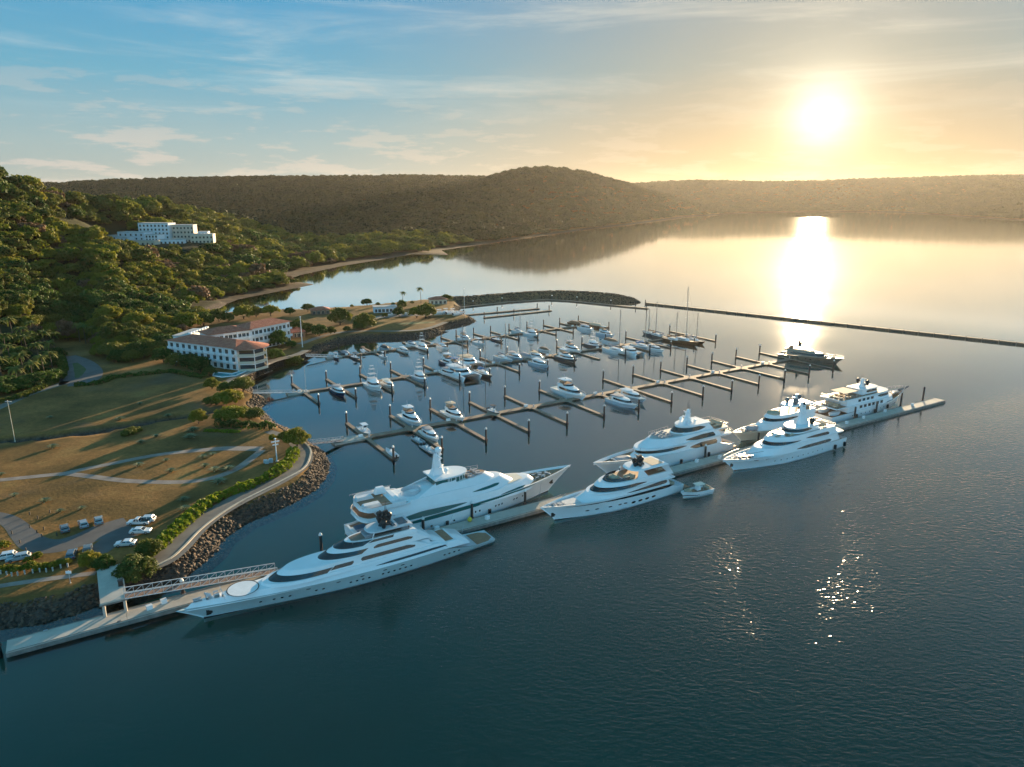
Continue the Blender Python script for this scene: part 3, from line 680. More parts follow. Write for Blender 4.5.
def forest(name, idx):
    lib = bpy.data.collections.new('forest_templates'); order_ = []
    for det in (1, 2):
        for s in (0, 1, 2):
            for l in range(4):
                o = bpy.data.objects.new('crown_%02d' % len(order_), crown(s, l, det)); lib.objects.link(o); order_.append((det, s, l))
    P = pts[idx]; me = bpy.data.meshes.new(name); me.vertices.add(len(idx))
    rad = radk[idx]; co = np.c_[P[:, :2], hh[idx] + rad * .22 - .5]
    me.vertices.foreach_set('co', co.astype(np.float32).ravel())
    k = np.where(dist[idx] < 1250, 0, 12) + shapek[idx] * 4 + leafk[idx]
    a = me.attributes.new('pick', 'INT', 'POINT'); a.data.foreach_set('value', k.astype(np.int32))
    a = me.attributes.new('turn', 'FLOAT', 'POINT'); a.data.foreach_set('value', (rs.rand(len(idx)) * 6.28).astype(np.float32))
    a = me.attributes.new('size', 'FLOAT_VECTOR', 'POINT'); a.data.foreach_set('vector', np.c_[rad, rad, rad * rs.uniform(.8, 1.15, len(idx)) * np.interp(dist[idx], [900, 1500], [1, .8])].astype(np.float32).ravel())
    o = link(name, me)
    ng = bpy.data.node_groups.new('forest', 'GeometryNodeTree'); ng.interface.new_socket('Geometry', in_out='INPUT', socket_type='NodeSocketGeometry'); ng.interface.new_socket('Geometry', in_out='OUTPUT', socket_type='NodeSocketGeometry')
    N = ng.nodes.new; L = ng.links.new; gi = N('NodeGroupInput'); go = N('NodeGroupOutput'); ip = N('GeometryNodeInstanceOnPoints')
    ci = N('GeometryNodeCollectionInfo'); ci.inputs['Collection'].default_value = lib; ci.inputs['Separate Children'].default_value = True; ci.inputs['Reset Children'].default_value = True
    def at_(nm, ty):
        n = N('GeometryNodeInputNamedAttribute'); n.data_type = ty; n.inputs['Name'].default_value = nm; return n.outputs['Attribute']
    L(gi.outputs[0], ip.inputs['Points']); L(ci.outputs[0], ip.inputs['Instance']); ip.inputs['Pick Instance'].default_value = True
    L(at_('pick', 'INT'), ip.inputs['Instance Index'])
    cx = N('ShaderNodeCombineXYZ'); L(at_('turn', 'FLOAT'), cx.inputs[2]); L(cx.outputs[0], ip.inputs['Rotation'])
    L(at_('size', 'FLOAT_VECTOR'), ip.inputs['Scale']); L(ip.outputs[0], go.inputs[0])
    md = o.modifiers.new('forest', 'NODES'); md.node_group = ng
    return tag(o, kind='stuff')
forest('forest', rest)

# --- palms, garden trees, bushes, hedges
def palm(x, y, h, label, group=None, z=None, lean=.06, fr=2.6):
    z = hz(x, y) if z is None else z
    t = thing('palm_tree', label, 'palm', (x, y, z), random.random() * 6.28, group)
    b = MB(); top = None; n = 6
    for i in range(n):
        p = (lean * h * (i / n) ** 2, 0, h * i / n); q = (lean * h * ((i + 1) / n) ** 2, 0, h * (i + 1) / n); b.tube(p, q, .24 - .018 * i, 7, .24 - .018 * (i + 1)); top = q
    b.build('trunk', PALMB, t)
    f = MB(); rr_ = random.Random(int(x * 7 + y))
    for i in range(24):
        a = 6.28 * i / 24 * 1.618 * 2 + rr_.uniform(-.2, .2); up = rr_.uniform(.0, .75); ln = fr * rr_.uniform(.85, 1.15); pr = None
        for s in range(6):
            u = s / 5; rad = ln * (u * .95); zz = top[2] + ln * (up * u - .75 * u * u * (1.1 - up * .4)); w = .52 * ln / 2.6 * (1 - u * .75) * (1 if s else .4)
            c = Vector((top[0] + math.cos(a) * rad, top[1] + math.sin(a) * rad, zz)); sd__ = Vector((-math.sin(a), math.cos(a), 0)) * w
            cur = (c + sd__ + Vector((0, 0, -w * .5)), c, c - sd__ + Vector((0, 0, -w * .5)))
            if pr: f.add([*pr, *cur], [(0, 1, 4, 3), (1, 2, 5, 4)])
            pr = cur
    f.build('fronds', PALML, t); return t
def g3(px_, py_): p = G(px_, py_, 3); return p.x, p.y
random.seed(21)
for i, (a, b_, h) in enumerate([(4,356,11),(16,353,12),(29,362,12),(40,366,13),(50,362,13),(35,352,12),(12,370,11),(45,376,12),(24,374,11),(55,352,13),(80,342,13),(86,344,13),(94,343,12),(2,380,10),(18,384,10),(33,381,11),(46,354,13),(24,358,12),(8,364,11),(53,371,12)]):
    palm(*g3(a, b_), h * .74, 'tall feathery palm rising among the forest edge beside the looped road', 'palms beside the looped road', fr=3.7)
palm(*g3(403, 306), 10, 'tall palm beside a leafy tree on the far marina spit', fr=2.8)
palm(*g3(421, 303), 11, 'lone tall palm at the back shore of the marina spit', fr=3.0)

TR = [ # x, y (foot), radius, shape, leaf, lift, label
 (243,392,5.6,1,1,.45,'broad olive tree beside the quay steps, nearest the hotel terrace'),
 (228,403,6.6,2,2,.45,'wide flat topped yellow green tree above the small rock point'),
 (213,404,4.0,2,1,.4,'low olive tree left of the wide flat topped tree above the rock point'),
 (232,420,6.8,2,2,.42,'wide spreading yellow green tree right behind the clipped dark hedge'),
 (252,418,5.0,2,1,.42,'olive spreading tree at the seaward end behind the clipped dark hedge'),
 (199,424,3.4,3,2,.3,'small upright bright green tree beside the lawn path'),
 (212,389,3.6,0,2,.4,'small leaning yellow green tree below the hotel terrace'),
 (226,393,3.6,0,0,.4,'round dark green tree below the hotel terrace'),
 (297,446,4.6,0,2,.35,'leafy light green tree at the bend of the promenade by the front gangway'),
 (285,441,2.6,0,1,.3,'short olive tree just inland of the tree at the promenade bend'),
 (273,441,1.7,0,2,.5,'little golden tree beside the white utility post'),
 (136,574,4.6,0,FLOWER,.45,'round tree with pale blossom beside the concrete landing'),
 (150,556,3.2,0,1,.2,'bushy olive tree between the parked cars and promenade'),
 (90,566,2.7,0,2,.25,'leafy green shrub tree left of the concrete landing'),
 (104,570,2.6,0,0,.3,'dark green shrub tree at the head of the concrete landing'),
 (279,347,5.6,3,0,.35,'tall dense dark green tree between hotel wing and lagoon'),
 (276,358,4.3,0,0,.35,'round green tree on the hotel lawn beside the lagoon wall'),
 (261,360,4.6,0,1,.35,'broad green tree beside the hotel swimming pool'),
 (256,352,3.4,0,0,.3,'dark green tree behind the hotel swimming pool'),
 (294,357,4.8,1,1,.4,'spreading olive tree on the lagoon wall beside the flag pole'),
 (291,348,3.2,0,0,.35,'dark tree behind the spreading olive tree on the lagoon wall'),
 (340,325,8.2,0,1,.35,'large rounded olive tree, biggest on the marina spit'),
 (365,329,7.4,0,1,.3,'rounded dark olive tree right of the biggest tree on the spit'),
 (359,330,4.4,0,0,.2,'dark bush tree wedged left of the rounded olive tree on the spit'),
 (426,318,7.6,0,1,.3,'broad leafy tree at the bend of the spit before the boat yard'),
 (417,318,5.8,0,2,.35,'light green tree leaning on the broad tree at the spit bend'),
 (399,317,4.4,3,0,.35,'dark narrow leafy tree below the palm on the spit'),
 (402,309,4.0,3,1,.4,'slim olive tree under the fronds of the spit palm'),
 (367,306,4.6,1,0,.5,'flat topped dark tree on the back shore of the spit'),
 (308,312,5.0,1,0,.5,'umbrella shaped tree on the back shore behind the brown roofed house'),
 (446,302,5.2,1,1,.45,'spreading tree beside the red roofed house at the spit tip'),
 (319,336,5.4,0,0,.2,'dark rounded tree left of the shore walk'),
 (307,334,5.2,0,1,.2,'olive rounded tree behind the flag pole near the hotel'),
 (331,334,3.6,0,1,.15,'small rounded tree right of the dark tree by the shore walk'),
 (298,330,5.0,0,1,.4,'pale olive tree at the far end of the long hotel wing'),
 (271,316,6.2,1,2,.5,'umbrella shaped green tree behind the long hotel roof'),
 (290,315,4.4,1,0,.5,'small umbrella shaped tree behind the hotel roof end'),
 (244,319,7.2,0,2,.35,'large light green tree behind the middle of the hotel roof'),
 (256,317,5.6,0,1,.35,'rounded olive tree next to the umbrella tree behind the hotel'),
 (219,322,6.4,0,1,.35,'rounded olive tree behind the hotel roof bend'),
 (204,326,6.8,0,0,.35,'dark green tree behind the hotel front wing'),
 (228,322,4.6,0,0,.3,'smaller dark green tree behind the hotel roof bend'),
 (191,368,5.4,0,0,.25,'dark green tree shading the front wall of the hotel'),
 (201,372,5.8,0,0,.25,'large dark tree at the foot of the hotel corner, lawn side'),
 (176,366,5.0,0,1,.25,'dark olive tree at the left end of the hotel front'),
 (164,362,5.8,0,0,.25,'dark tree standing left of the hotel front wing'),
 (210,376,3.4,0,0,.2,'small dark tree beside the hotel terrace wall'),
 (150,356,5.6,0,1,.3,'olive tree on the lawn edge well left of the hotel'),
 (135,358,5.2,0,0,.3,'dark green tree on the lawn edge right of the looped road'),
 (118,362,4.6,0,0,.3,'low dark tree touching the right side of the looped road')]
for (a, b_, rad, kd, lf, lift, lb) in TR:
    x, y = g3(a, b_); tree('tree', x, y, rad, None, kd, lf, 3 if b_ > 380 else 0, lb, 'tree', lift=lift)
for a, b_, rad, lb in [(378,306,2.0,'thin little tree on the spit back shore right of the flat topped tree'),(352,307.5,1.6,'thin little tree on the spit back shore left of the flat topped tree'),(393,305.5,1.7,'thin little tree on the spit back shore left of the palm'),(412,304,1.8,'thin little tree on the spit back shore between the two palms'),(325,334,2.2,'round bush between two trees by the shore walk'),(385,318,2.3,'low green bush in front of the blue shed'),(347,332,2.6,'low green bush in front of the biggest spit tree')]:
    tree('small_tree', *g3(a, b_), rad, None, 0, 1, 1, lb, 'tree', lift=.6)

for i, (a, b_, r_) in enumerate([(0,393,3.2),(10,390,3.0),(22,389,2.6),(34,386,2.8),(45,383,2.6),(54,380,2.4),(6,376,2.8),(38,373,2.6),(20,366,2.8),(50,366,2.6),(30,355,3.0),(56,358,2.6),(12,359,2.8)]):
    tree('undergrowth_bush', *g3(a, b_), r_ * 2.3, None, 1, 0, 0, 'dark low bush in the undergrowth beneath the palms by the looped road', 'bush', 'bushes under the palms', trunk=False, lift=.0)
AG = MB()
def agave_mesh():
    rr_ = random.Random(4)
    for i in range(34):
        a = 6.28 * i * .382; t_ = i / 34; up = .25 + 1.1 * t_; ln = 1.0 - .35 * t_; w = .09
        d = Vector((math.cos(a), math.sin(a), 0)); s = Vector((-d.y, d.x, 0)) * w
        m_ = d * ln * .5 * math.cos(up) + Vector((0, 0, ln * .6 * math.sin(up) + .08)); e = d * ln * math.cos(up * .8) + Vector((0, 0, ln * math.sin(up * .8)))
        AG.add([s * .7, -s * .7, m_ - s, m_ + s, e], [(0, 1, 2, 3), (3, 2, 4)])
    me = bpy.data.meshes.new('agave_leaves'); me.from_pydata(AG.v, [], AG.f); me.materials.append(AGAVE); me.update(); return me
AGM = agave_mesh()
where = ['beside the ditch between both lawns', 'on the dry lawn between the dirt paths', 'on the front lawn below the dirt paths', 'on the upper lawn beyond the ditch']
BUSH = [(120,420,2.0,3),(141,443,1.7,0),(156,437,1.5,0),(168,416.5,1.6,3),(193,431,2.2,0),(190,438,2.3,0),(53,448,2.0,0),(139,466,1.7,1),(166,461,1.3,1),(213,455,1.3,1),(205,467,1.7,1),(214.5,471,2.0,1),(229,470,2.0,1),(171,472,1.8,1),(219,483,2.2,2),(184,500.5,1.6,2),(45,502,1.7,2),(60,512,1.3,2),(14.5,496,1.3,2),(82,509,1.2,2),(1.6,475,1.2,0),(185,510,1.8,2),(203,458,1.6,1),(50,418,1.3,3),(140,404,1.3,3)]
for a, b_, s, w in BUSH:
    x, y = g3(a, b_); o = tag(link('agave', AGM), 'pale spiky agave clump ' + where[w], 'plant', 'agave clumps on the lawns')
    o.location = (x, y, 2.95); o.scale = (s * 1.35, s * 1.35, s * 1.1); o.rotation_euler = (0, 0, random.random() * 6)
tree('bush', *g3(131, 433), 3.0, 2.9, 2, 1, 3, 'wide low olive bush on the ditch bank, largest on the lawn', 'bush', lift=.0, trunk=False, sx=1.5)
def hedge(name, pts, w, h, label, mat_, dens=26):
    """a clipped or loose hedge following a line on the plan"""
    P = [Vector((*g3(*p), 3)) for p in pts]; rs_ = np.random.RandomState(len(pts)); V = []
    for p, q in zip(P[:-1], P[1:]):
        n = int((q - p).length * dens); t_ = rs_.rand(n, 1); c = np.array(p) * (1 - t_) + np.array(q) * t_; d = (q - p).normalized(); nn = np.array((-d.y, d.x, 0))
        a = rs_.uniform(0, math.pi, n); bul = 1 + .18 * np.sin(c[:, 0] * 1.1) + .12 * np.sin(c[:, 1] * 2.3)
        off = np.cos(a) * w / 2 * bul; up = (np.sin(a) ** .55) * h * bul * rs_.uniform(.72, 1.08, n)
        V.append(c + nn * off[:, None] + np.array((0, 0, 1)) * up[:, None])
    C = np.concatenate(V); n = len(C); nr = rs_.normal(size=(n, 3)) + np.array((0, 0, .5)); nr /= np.linalg.norm(nr, axis=1)[:, None]
    u = np.cross(nr, rs_.normal(size=(n, 3))); u /= np.linalg.norm(u, axis=1)[:, None]; ww = np.cross(nr, u); s = .30 * (.6 + .8 * rs_.rand(n, 1))
    Q = np.stack([C - u * s - ww * s * .6, C + u * s - ww * s * .6, C + u * s + ww * s * .6, C - u * s + ww * s * .6], 1).reshape(-1, 3)
    me = bpy.data.meshes.new(name); me.from_pydata([tuple(v) for v in Q], [], [(4*i, 4*i+1, 4*i+2, 4*i+3) for i in range(n)]); me.materials.append(mat_); me.update()
    return tag(link(name, me), label, 'hedge')
hedge('hedge', [(293,452),(293,459),(285,468),(270,478),(248,488),(225,496),(205,507),(190,519),(176,532),(160,547),(148,556)], 3.0, 1.7, 'bright green curving hedge along the inner side of the promenade', HEDGE, 60)
hedge('hedge', [(216,427),(235,427),(255,428),(274,430)], 2.6, 2.2, 'clipped dark hedge below the spreading trees', LEAF[0], 60)
hedge('hedge', [(205,431),(228,432),(240,432)], 1.8, .5, 'very low light green hedge before the clipped dark hedge', HEDGE, 40)
hedge('hedge', [(60,380),(64,372),(62,362),(58,354)], 3.2, 2.6, 'tall dark hedge on the left side of the looped road', LEAF[0], 60)
hedge('hedge', [(75,386),(90,385),(102,383),(112,378),(170,372),(205,378)], 3.0, 1.2, 'dark low hedge along the top of the upper lawn', LEAF[0], 40)
hedge('hedge', [(-6,404),(20,398),(40,389),(56,382)], 3.2, 1.5, 'loose olive hedge above the lane at far left', LEAF[1], 50)
for i, (a, b_, s) in enumerate([(3,571,1.0),(10,570,.9),(17,572,1.1),(26,570,1.0),(32,568,1.2),(39,570,1.1),(46,568,1.0),(54,567,1.0),(60,565,.9),(67,564,1.0),(38,558,1.1),(28,562,.9),(4,548,1.3)]):
    tree('shrub', *g3(a, b_), s * 1.15, 2.95, 0, 2, 1, 'small yellow green shrub in the planted row along the car park', 'shrub', 'shrubs along the car park', trunk=False, lift=.05)
# ------------------------------------------------------------------ docks and piles
ORD = ['first', 'second', 'third', 'fourth', 'fifth', 'sixth', 'seventh', 'eighth', 'ninth', 'tenth', 'eleventh', 'twelfth', 'thirteenth', 'fourteenth', 'fifteenth', 'sixteenth']
def mesh_of(b, name, m):
    me = bpy.data.meshes.new(name); me.from_pydata(b.v, [], b.f); me.polygons.foreach_set('use_smooth', b.s); me.materials.append(m); me.update(); return me
_b = MB(); _b.tube((0, 0, -3), (0, 0, 1), .34, 10); PILE_ME = mesh_of(_b, 'pile_shaft', PILE)
_b = MB(); _b.rings([[(r_ * math.cos(6.2832 * i / 10), r_ * math.sin(6.2832 * i / 10), z_) for i in range(10)] for r_, z_ in ((.40, 0), (.42, .12), (.36, .3), (.04, .75))], True, True, True, True); CAP_ME = mesh_of(_b, 'pile_cap', CAPW)
_b = MB(); _b.rings([[(r_ * math.cos(6.2832 * i / 10), r_ * math.sin(6.2832 * i / 10), z_) for i in range(10)] for r_, z_ in ((.36, 0), (.38, .1), (.03, .32))], True, True, True, True); CAPD_ME = mesh_of(_b, 'pile_cap_dark', PILE)
_b = MB()
for k_ in range(8):
    a_ = 6.2832 * k_ / 8; a2_ = 6.2832 * (k_ + 1) / 8
    _b.tube((.5 * math.cos(a_), .5 * math.sin(a_), 0), (.5 * math.cos(a2_), .5 * math.sin(a2_), 0), .07, 4)
COLLAR_ME = mesh_of(_b, 'pile_collar', RUST)
PILES = []
def pile(x, y, top, label, group, white=True, collar=.75):
    t = thing('mooring_pile', label, 'pile', (x, y, 0), 0, group)
    s = link('shaft', PILE_ME, t); s.scale = (1, 1, top)
    # the shaft mesh runs from -3 to 1 and is stretched to the pile's height
    c = link('cap', CAP_ME if white else CAPD_ME, t); c.location = (0, 0, top)
    k = link('collar', COLLAR_ME, t); k.location = (0, 0, collar)
    return t

class Frame:
    def __init__(s, S, ang): s.S = Vector((S[0], S[1], 0)); s.a = R(ang); s.d = Vector((math.cos(s.a), math.sin(s.a), 0)); s.n = Vector((-s.d.y, s.d.x, 0))
    def at(s, a, b, z=0.0): return s.S + s.d * a + s.n * b + Vector((0, 0, z))
_b = MB(); _b.box((0, 0, .45), (.38, .38, .9), 0, .8); _b.box((0, 0, .95), (.44, .44, .12)); PED_ME = mesh_of(_b, 'power_pedestal', ALU)
_b = MB(); _b.box((0, 0, .35), (1.5, .75, .7), 0, .94); _b.box((0, 0, .74), (1.56, .8, .1), 0, .9); BOX_ME = mesh_of(_b, 'dock_box', WHITE)
def dock(name, label, fr, L_, wid, far, near, flen, pilelab, piletop=3.6, s0=0.0, fw=1.5, white=True, lat=0.0, skipn=(), skipf=()):
    o = fr.at(s0, lat); t = thing('finger_dock', label, 'dock', o, fr.a)
    b = MB(); b.box((L_ / 2, 0, .56), (L_, wid - .1, .12)); b.build('walkway', DOCKW, t)
    e = MB(); e.box((L_ / 2, 0, .22), (L_ - .1, wid, .52)); e.build('float', DOCKE, t)
    for sgn, ss, ln, nm, sk in ((1, far, flen[0], 'seaward', skipf), (-1, near, flen[1], 'landward', skipn)):
        for i, s in enumerate(ss):
            f = MB(); x = s - s0; f.box((x, sgn * (wid / 2 + ln / 2), .55), (fw - .1, ln - .02, .12))
            for q in (-1, 1): f.add([(x + q * fw / 2, sgn * wid / 2, .615), (x + q * (fw / 2 + 1.6), sgn * wid / 2, .615), (x + q * fw / 2, sgn * (wid / 2 + 1.8), .615)], [(0, 1, 2)])
            f.build('finger', DOCKW, t)
            g = MB(); g.box((x, sgn * (wid / 2 + ln / 2), .24), (fw, ln, .5)); g.build('finger_float', DOCKE, t)
            if i in sk: continue
            p = fr.at(s, lat + sgn * (wid / 2 + ln + .1))
            pile(p.x, p.y, piletop, 'dark pile at the tip of the %s %s finger of the %s' % (ORD[i], nm, pilelab), 'piles of the ' + pilelab, white)
    for i, s in enumerate(sorted(set(list(far) + list(near)))):
        c = link('power_pedestal', PED_ME, t); c.location = (s - s0 + .9, wid / 2 - .4 if i % 2 else -wid / 2 + .4, .62)
        if i % 2 == 0:
            c = link('dock_box', BOX_ME, t); c.location = (s - s0 - 1.4, wid / 2 - .5, .62)
    return t
FA = Frame((-54, 226.8), 32.2); SA = [4.8, 21.7, 38.3, 55.6, 72.2, 89.4, 106.6, 124, 141.7, 159, 176.3, 193.6, 211.2, 229.4]
dock('a', 'front finger dock, longest and nearest, running out to the dark anchored yacht', FA, 234, 2.8, SA[:6] + SA[7:], SA, (17.3, 22.6), 'front finger dock', 4.2, -4)
FB = Frame((-89.5, 288.7), 33.1); SB = [.8, 16.2, 32.2, 47.4, 64.6, 80.2, 96.5, 112.8, 129, 145, 162.4, 179.5, 195, 213, 230.4]
dock('b', 'middle finger dock crowded with catamarans and sailing boats', FB, 234, 2.6, SB, SB, (14.6, 18.6), 'middle finger dock', 3.9, -3, 1.4, True, -2.2, skipn=(9,), skipf=(5, 8))
FC = Frame((-90.4, 353.7), 34.1); SCC = [8, 21, 33.5, 45.5, 57.5, 70, 80, 92, 104, 117.5, 131, 144, 157, 172.5]
dock('c', 'rear finger dock with small fishing boats along the marina spit', FC, 175, 2.4, SCC, SCC, (14.2, 13.2), 'rear finger dock', 3.7, -2, 1.3, False, 0, skipf=(1, 2, 3, 4), skipn=(2,))
for (a, b_, lb) in [((463,315.8),(539,309),'rearmost plain narrow dock without boats, nearer the breakwater'), ((484,318.2),(551,311),'plain narrow dock without boats, in front of the rearmost one')]:
    p, q = G(*a), G(*b_); d = q - p; L_ = d.length; an = math.atan2(d.y, d.x); t = thing('plain_dock', lb, 'dock', p, an)
    m_ = MB(); m_.box((L_ / 2, 0, .58), (L_, 2.1, .12)); m_.build('walkway', DOCKW, t); m_ = MB(); m_.box((L_ / 2, 0, .25), (L_ - .1, 2.2, .52)); m_.build('float', DOCKE, t)
    for k, u in enumerate((.02, .45, .99)):
        r_ = p + d * u; r_ = r_ + Vector((-d.y, d.x, 0)).normalized() * 1.5
        pile(r_.x, r_.y, 3.8, 'dark pile %s %s plain dock' % (('at the landward end of the', 'halfway along the', 'at the outer end of the')[k], 'rearmost' if 'rearmost plain' in lb else 'front'), 'piles of the plain docks', False)
# dock running along the breakwater, and the long floating boom
def ribbon_dock(name, label, pts, wid, h, mt, me_, cat):
    P = [G(*p) for p in pts]; t = thing(name, label, cat, P[0])
    for nm, m2, z0, z1, ww in (('walkway', mt, h - .14, h, wid - .1), ('float', me_, -.1, h - .16, wid)):
        b = MB(); rg = []
        for i, p in enumerate(P):
            d = (P[min(i + 1, len(P) - 1)] - P[max(i - 1, 0)]).normalized(); n = Vector((-d.y, d.x, 0)) * ww / 2; o = p - P[0]
            rg.append([(o.x - n.x, o.y - n.y, z0), (o.x + n.x, o.y + n.y, z0), (o.x + n.x, o.y + n.y, z1), (o.x - n.x, o.y - n.y, z1)])
        b.rings(rg, True, False, True, True); b.build(nm, m2, t)
    return t, P
t, P = ribbon_dock('breakwater_dock', 'long grey dock following the inner foot of the rock breakwater', [(455,308.5),(480,305.8),(510,302.6),(545,300.3),(570,301.6),(600,304.6),(625,307),(648,309)], 2.6, .75, DOCKW, DOCKE, 'dock')
for k, (a, b_) in enumerate([(473,306.4),(502,303.2),(552,300.6),(577,302.2),(611,305.6),(636,307.6),(647,308.6)]):
    p = G(a, b_); pile(p.x, p.y + 1.6, 3.6, '%s pile from the land along the dock at the breakwater foot' % ORD[k], 'piles along the breakwater dock', k < 5)
def boom():
    a, b_ = G(646, 304), G(1110, 354.5); d = b_ - a; L_ = d.length; t = thing('floating_boom', 'long dark floating boom stretching from the breakwater tip across the open water', 'boom', a, math.atan2(d.y, d.x))
    n = 34; sg = L_ / n
    b = MB(); c = MB()
    for i in range(n):
        b.box((sg * (i + .5), 0, .45), (sg - .35, 3.0, 1.3)); c.box((sg * (i + .5), 0, 1.14), (sg - .5, 2.4, .12))
    b.build('pontoons', DOCKE, t); c.build('deck', mat('boom_deck', (.20, .16, .12), .85, 0, .25, .4), t)
    f = MB()
    for i in range(0, n): f.tube((sg * i, 0, .9), (sg * i, 0, 1.5), .12, 6)
    f.build('bollards', DARK, t)
boom()
p = G(646.5, 305); pile(p.x - 1, p.y, 3.8, 'dark pile where the long floating boom meets the breakwater dock', 'boom piles', False)

# the great concrete pontoon
FP = Frame((-92.9, 112.1), 31.6)
def big_pontoon():
    t = thing('concrete_pontoon', 'long pale concrete pontoon with the large yachts moored along both sides', 'dock', FP.at(1.1, -.35), FP.a)
    b = MB(); c = MB(); n = 16; L_ = 309.9; sg = L_ / n
    for i in range(n):
        x = sg * (i + .5); b.box((x, 0, .86), (sg - .05, 4.5, .16)); c.box((x, 0, .36), (sg - .03, 4.7, .82))
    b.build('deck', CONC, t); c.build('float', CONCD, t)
    e = MB()
    for s in (-1, 1): e.box((L_ / 2, s * 2.15, .985), (L_ - .4, .14, .09))
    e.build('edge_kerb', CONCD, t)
    for i in range(26): k = MB(); k.box((6 + i * 12, (-1) ** i * 1.9, 1.06), (.7, .18, .16)); k.build('cleat', STEEL, t)
big_pontoon()
for s, side, w, h, lb in [(-.1, .9, 1, 4.2, 'at the landward end of the concrete pontoon'), (31, 2.6, 1, 3.6, 'with white cap beside the bow of the helipad yacht'), (60, 2.7, 1, 6.2, 'peeping over the foredeck roof of the helipad yacht'), (85, 2.4, 1, 4.0, 'near the stern platform of the helipad yacht'), (98.5, 2.4, 1, 5.0, 'standing tall beside the side of the yacht with green windows'), (114.5, 2.4, 1, 4.6, 'beside the flared bow of the yacht with green windows'), (147, 2.5, 1, 4.4, 'behind the middle deck of the yacht with a tender astern'), (181.5, 2.5, 1, 4.6, 'with a white cap near the boxes right of the tender'), (206, 2.5, 0, 4.4, 'hidden between the two right hand yachts'), (258.5, 2.5, 0, 5, 'at the stern quarter of the outermost expedition yacht'), (272, 2.5, 0, 5, 'at the middle of the outermost expedition yacht'), (288, 2.5, 0, 6, 'at the bow of the outermost expedition yacht'), (303.5, 2.5, 0, 6.2, 'near the far right end of the concrete pontoon')]:
    p = FP.at(s, side - .2); pile(p.x, p.y, h, 'dark pile ' + lb, 'piles of the concrete pontoon', bool(w), 1.0)
_b = MB(); _b.box((0, 0, .4), (1.1, .8, .8), 0, .95); _b.box((0, 0, .86), (1.2, .9, .12), 0, .9); CUBE_ME = mesh_of(_b, 'utility_box', WHITE)
for s, l_, lb in [(24.5, -.6, 'white utility box on the pontoon near the foot of the gangway'), (27.2, .3, 'white utility box on the pontoon close to the sharp bow'), (88, .8, 'white utility box on the pontoon by the helipad yacht stern'), (101.5, -.4, 'white utility box on the pontoon between the two big left yachts'), (176, .5, 'white utility box beside the waterside pile right of the tender yacht'), (184.5, -.9, 'white utility box alone at the pontoon edge right of the tender'), (250, -.3, 'white utility box by the stern of the outermost expedition yacht'), (261, .3, 'white utility box beside the outermost yacht, middle one of three'), (275.5, .9, 'white utility box near the bow of the outermost yacht'), (292.5, .2, 'blue white utility box at the bare right end of the pontoon')]:
    o = tag(link('utility_box', CUBE_ME), lb, 'box', 'utility boxes on the concrete pontoon'); o.location = FP.at(s, l_, .945); o.rotation_euler = (0, 0, FP.a + .2)
yb = MB(); yb.ball((0, 0, .62), .62, 1.0, 12, 8); yb.tube((0, 0, 1.15), (0, 0, 1.45), .12, 6); o = tag(yb.build('fender_buoy', YELLOW), 'round yellow fender buoy lying on the pontoon beside the green window yacht', 'buoy'); o.location = FP.at(97, .6, .945)
for i, (s, lt) in enumerate([(66, 118), ]): pass

# ---------------------------------------------------- landing stage and truss gangways
def landing():
    t = thing('landing_stage', 'grey concrete landing stage on piles above the rock slope', 'landing', FP.at(18.7, 8.0), FP.a)
    b = MB(); b.box((0, .2, 4.0), (4.6, 15.4, .35)); b.build('slab', CONC, t)
    for x in (-1.8, 1.8):
        for y in (-7, -3.4): p_ = MB(); p_.tube((x, y, -2.5), (x, y, 3.82), .28, 8); p_.build('support_pile', CONC, t)
    c = MB(); c.box((0, -7.1, 3.62), (4.9, .6, .38)); c.build('crossbeam', CONCD, t)
    r_ = MB()
    for s in (-2.2, 2.2):
        for k in range(8): r_.tube((s, -7.4 + k * .9 if s > 0 else -7.4 + k * .9, 4.18), (s, -7.4 + k * .9, 5.2), .03, 4)
    r_.build('railing_posts', STEEL, t)
    x = MB(); x.box((1.6, -2.0, 4.75), (.9, .8, 1.15), 0, .94); x.box((1.6, -2.0, 5.36), (1.0, .9, .08)); x.build('control_cabinet', DARK, t)
landing()
def gangway(name, label, A_, B_, wid, hgt, cat='gangway', seg=1.7, deckm=None):
    A_, B_ = Vector(A_), Vector(B_); d = B_ - A_; L_ = math.hypot(d.x, d.y); t = thing(name, label, cat, A_, math.atan2(d.y, d.x)); sl = d.z / L_
    b = MB(); n = max(2, int(L_ / 4)); pr = []
    b.add([(0, -wid / 2, 0), (L_, -wid / 2, d.z), (L_, wid / 2, d.z), (0, wid / 2, 0), (0, -wid / 2, -.12), (L_, -wid / 2, d.z - .12), (L_, wid / 2, d.z - .12), (0, wid / 2, -.12)], [(0, 1, 2, 3), (7, 6, 5, 4), (0, 4, 5, 1), (3, 2, 6, 7)]); b.build('deck', deckm or RUST, t)
    for s in (-1, 1):
        r_ = MB(); y = s * wid / 2; m_ = int(L_ / seg)
        for h in (.02, hgt): r_.tube((0, y, h), (L_, y, d.z + h), .085, 5)
        for k in range(m_ + 1):
            x = L_ * k / m_; r_.tube((x, y, sl * x), (x, y, sl * x + hgt), .06, 4)
            if k < m_: x2 = L_ * (k + 1) / m_; r_.tube((x, y, sl * x), (x2, y, sl * x2 + hgt), .05, 4)
        r_.build('truss_side', ALU, t)
    return t
gangway('gangway', 'long white truss gangway sloping down from the landing stage to the pontoon', FP.at(20.6, .9, 4.25), FP.at(49.5, 1.0, 1.15), 2.2, 1.35)
a = G(311, 444, 2.9); b_ = FA.at(-3.2, 0, .8); gangway('gangway', 'rust decked gangway from the promenade bend to the front finger dock', a, b_, 1.8, 1.1, seg=1.4)
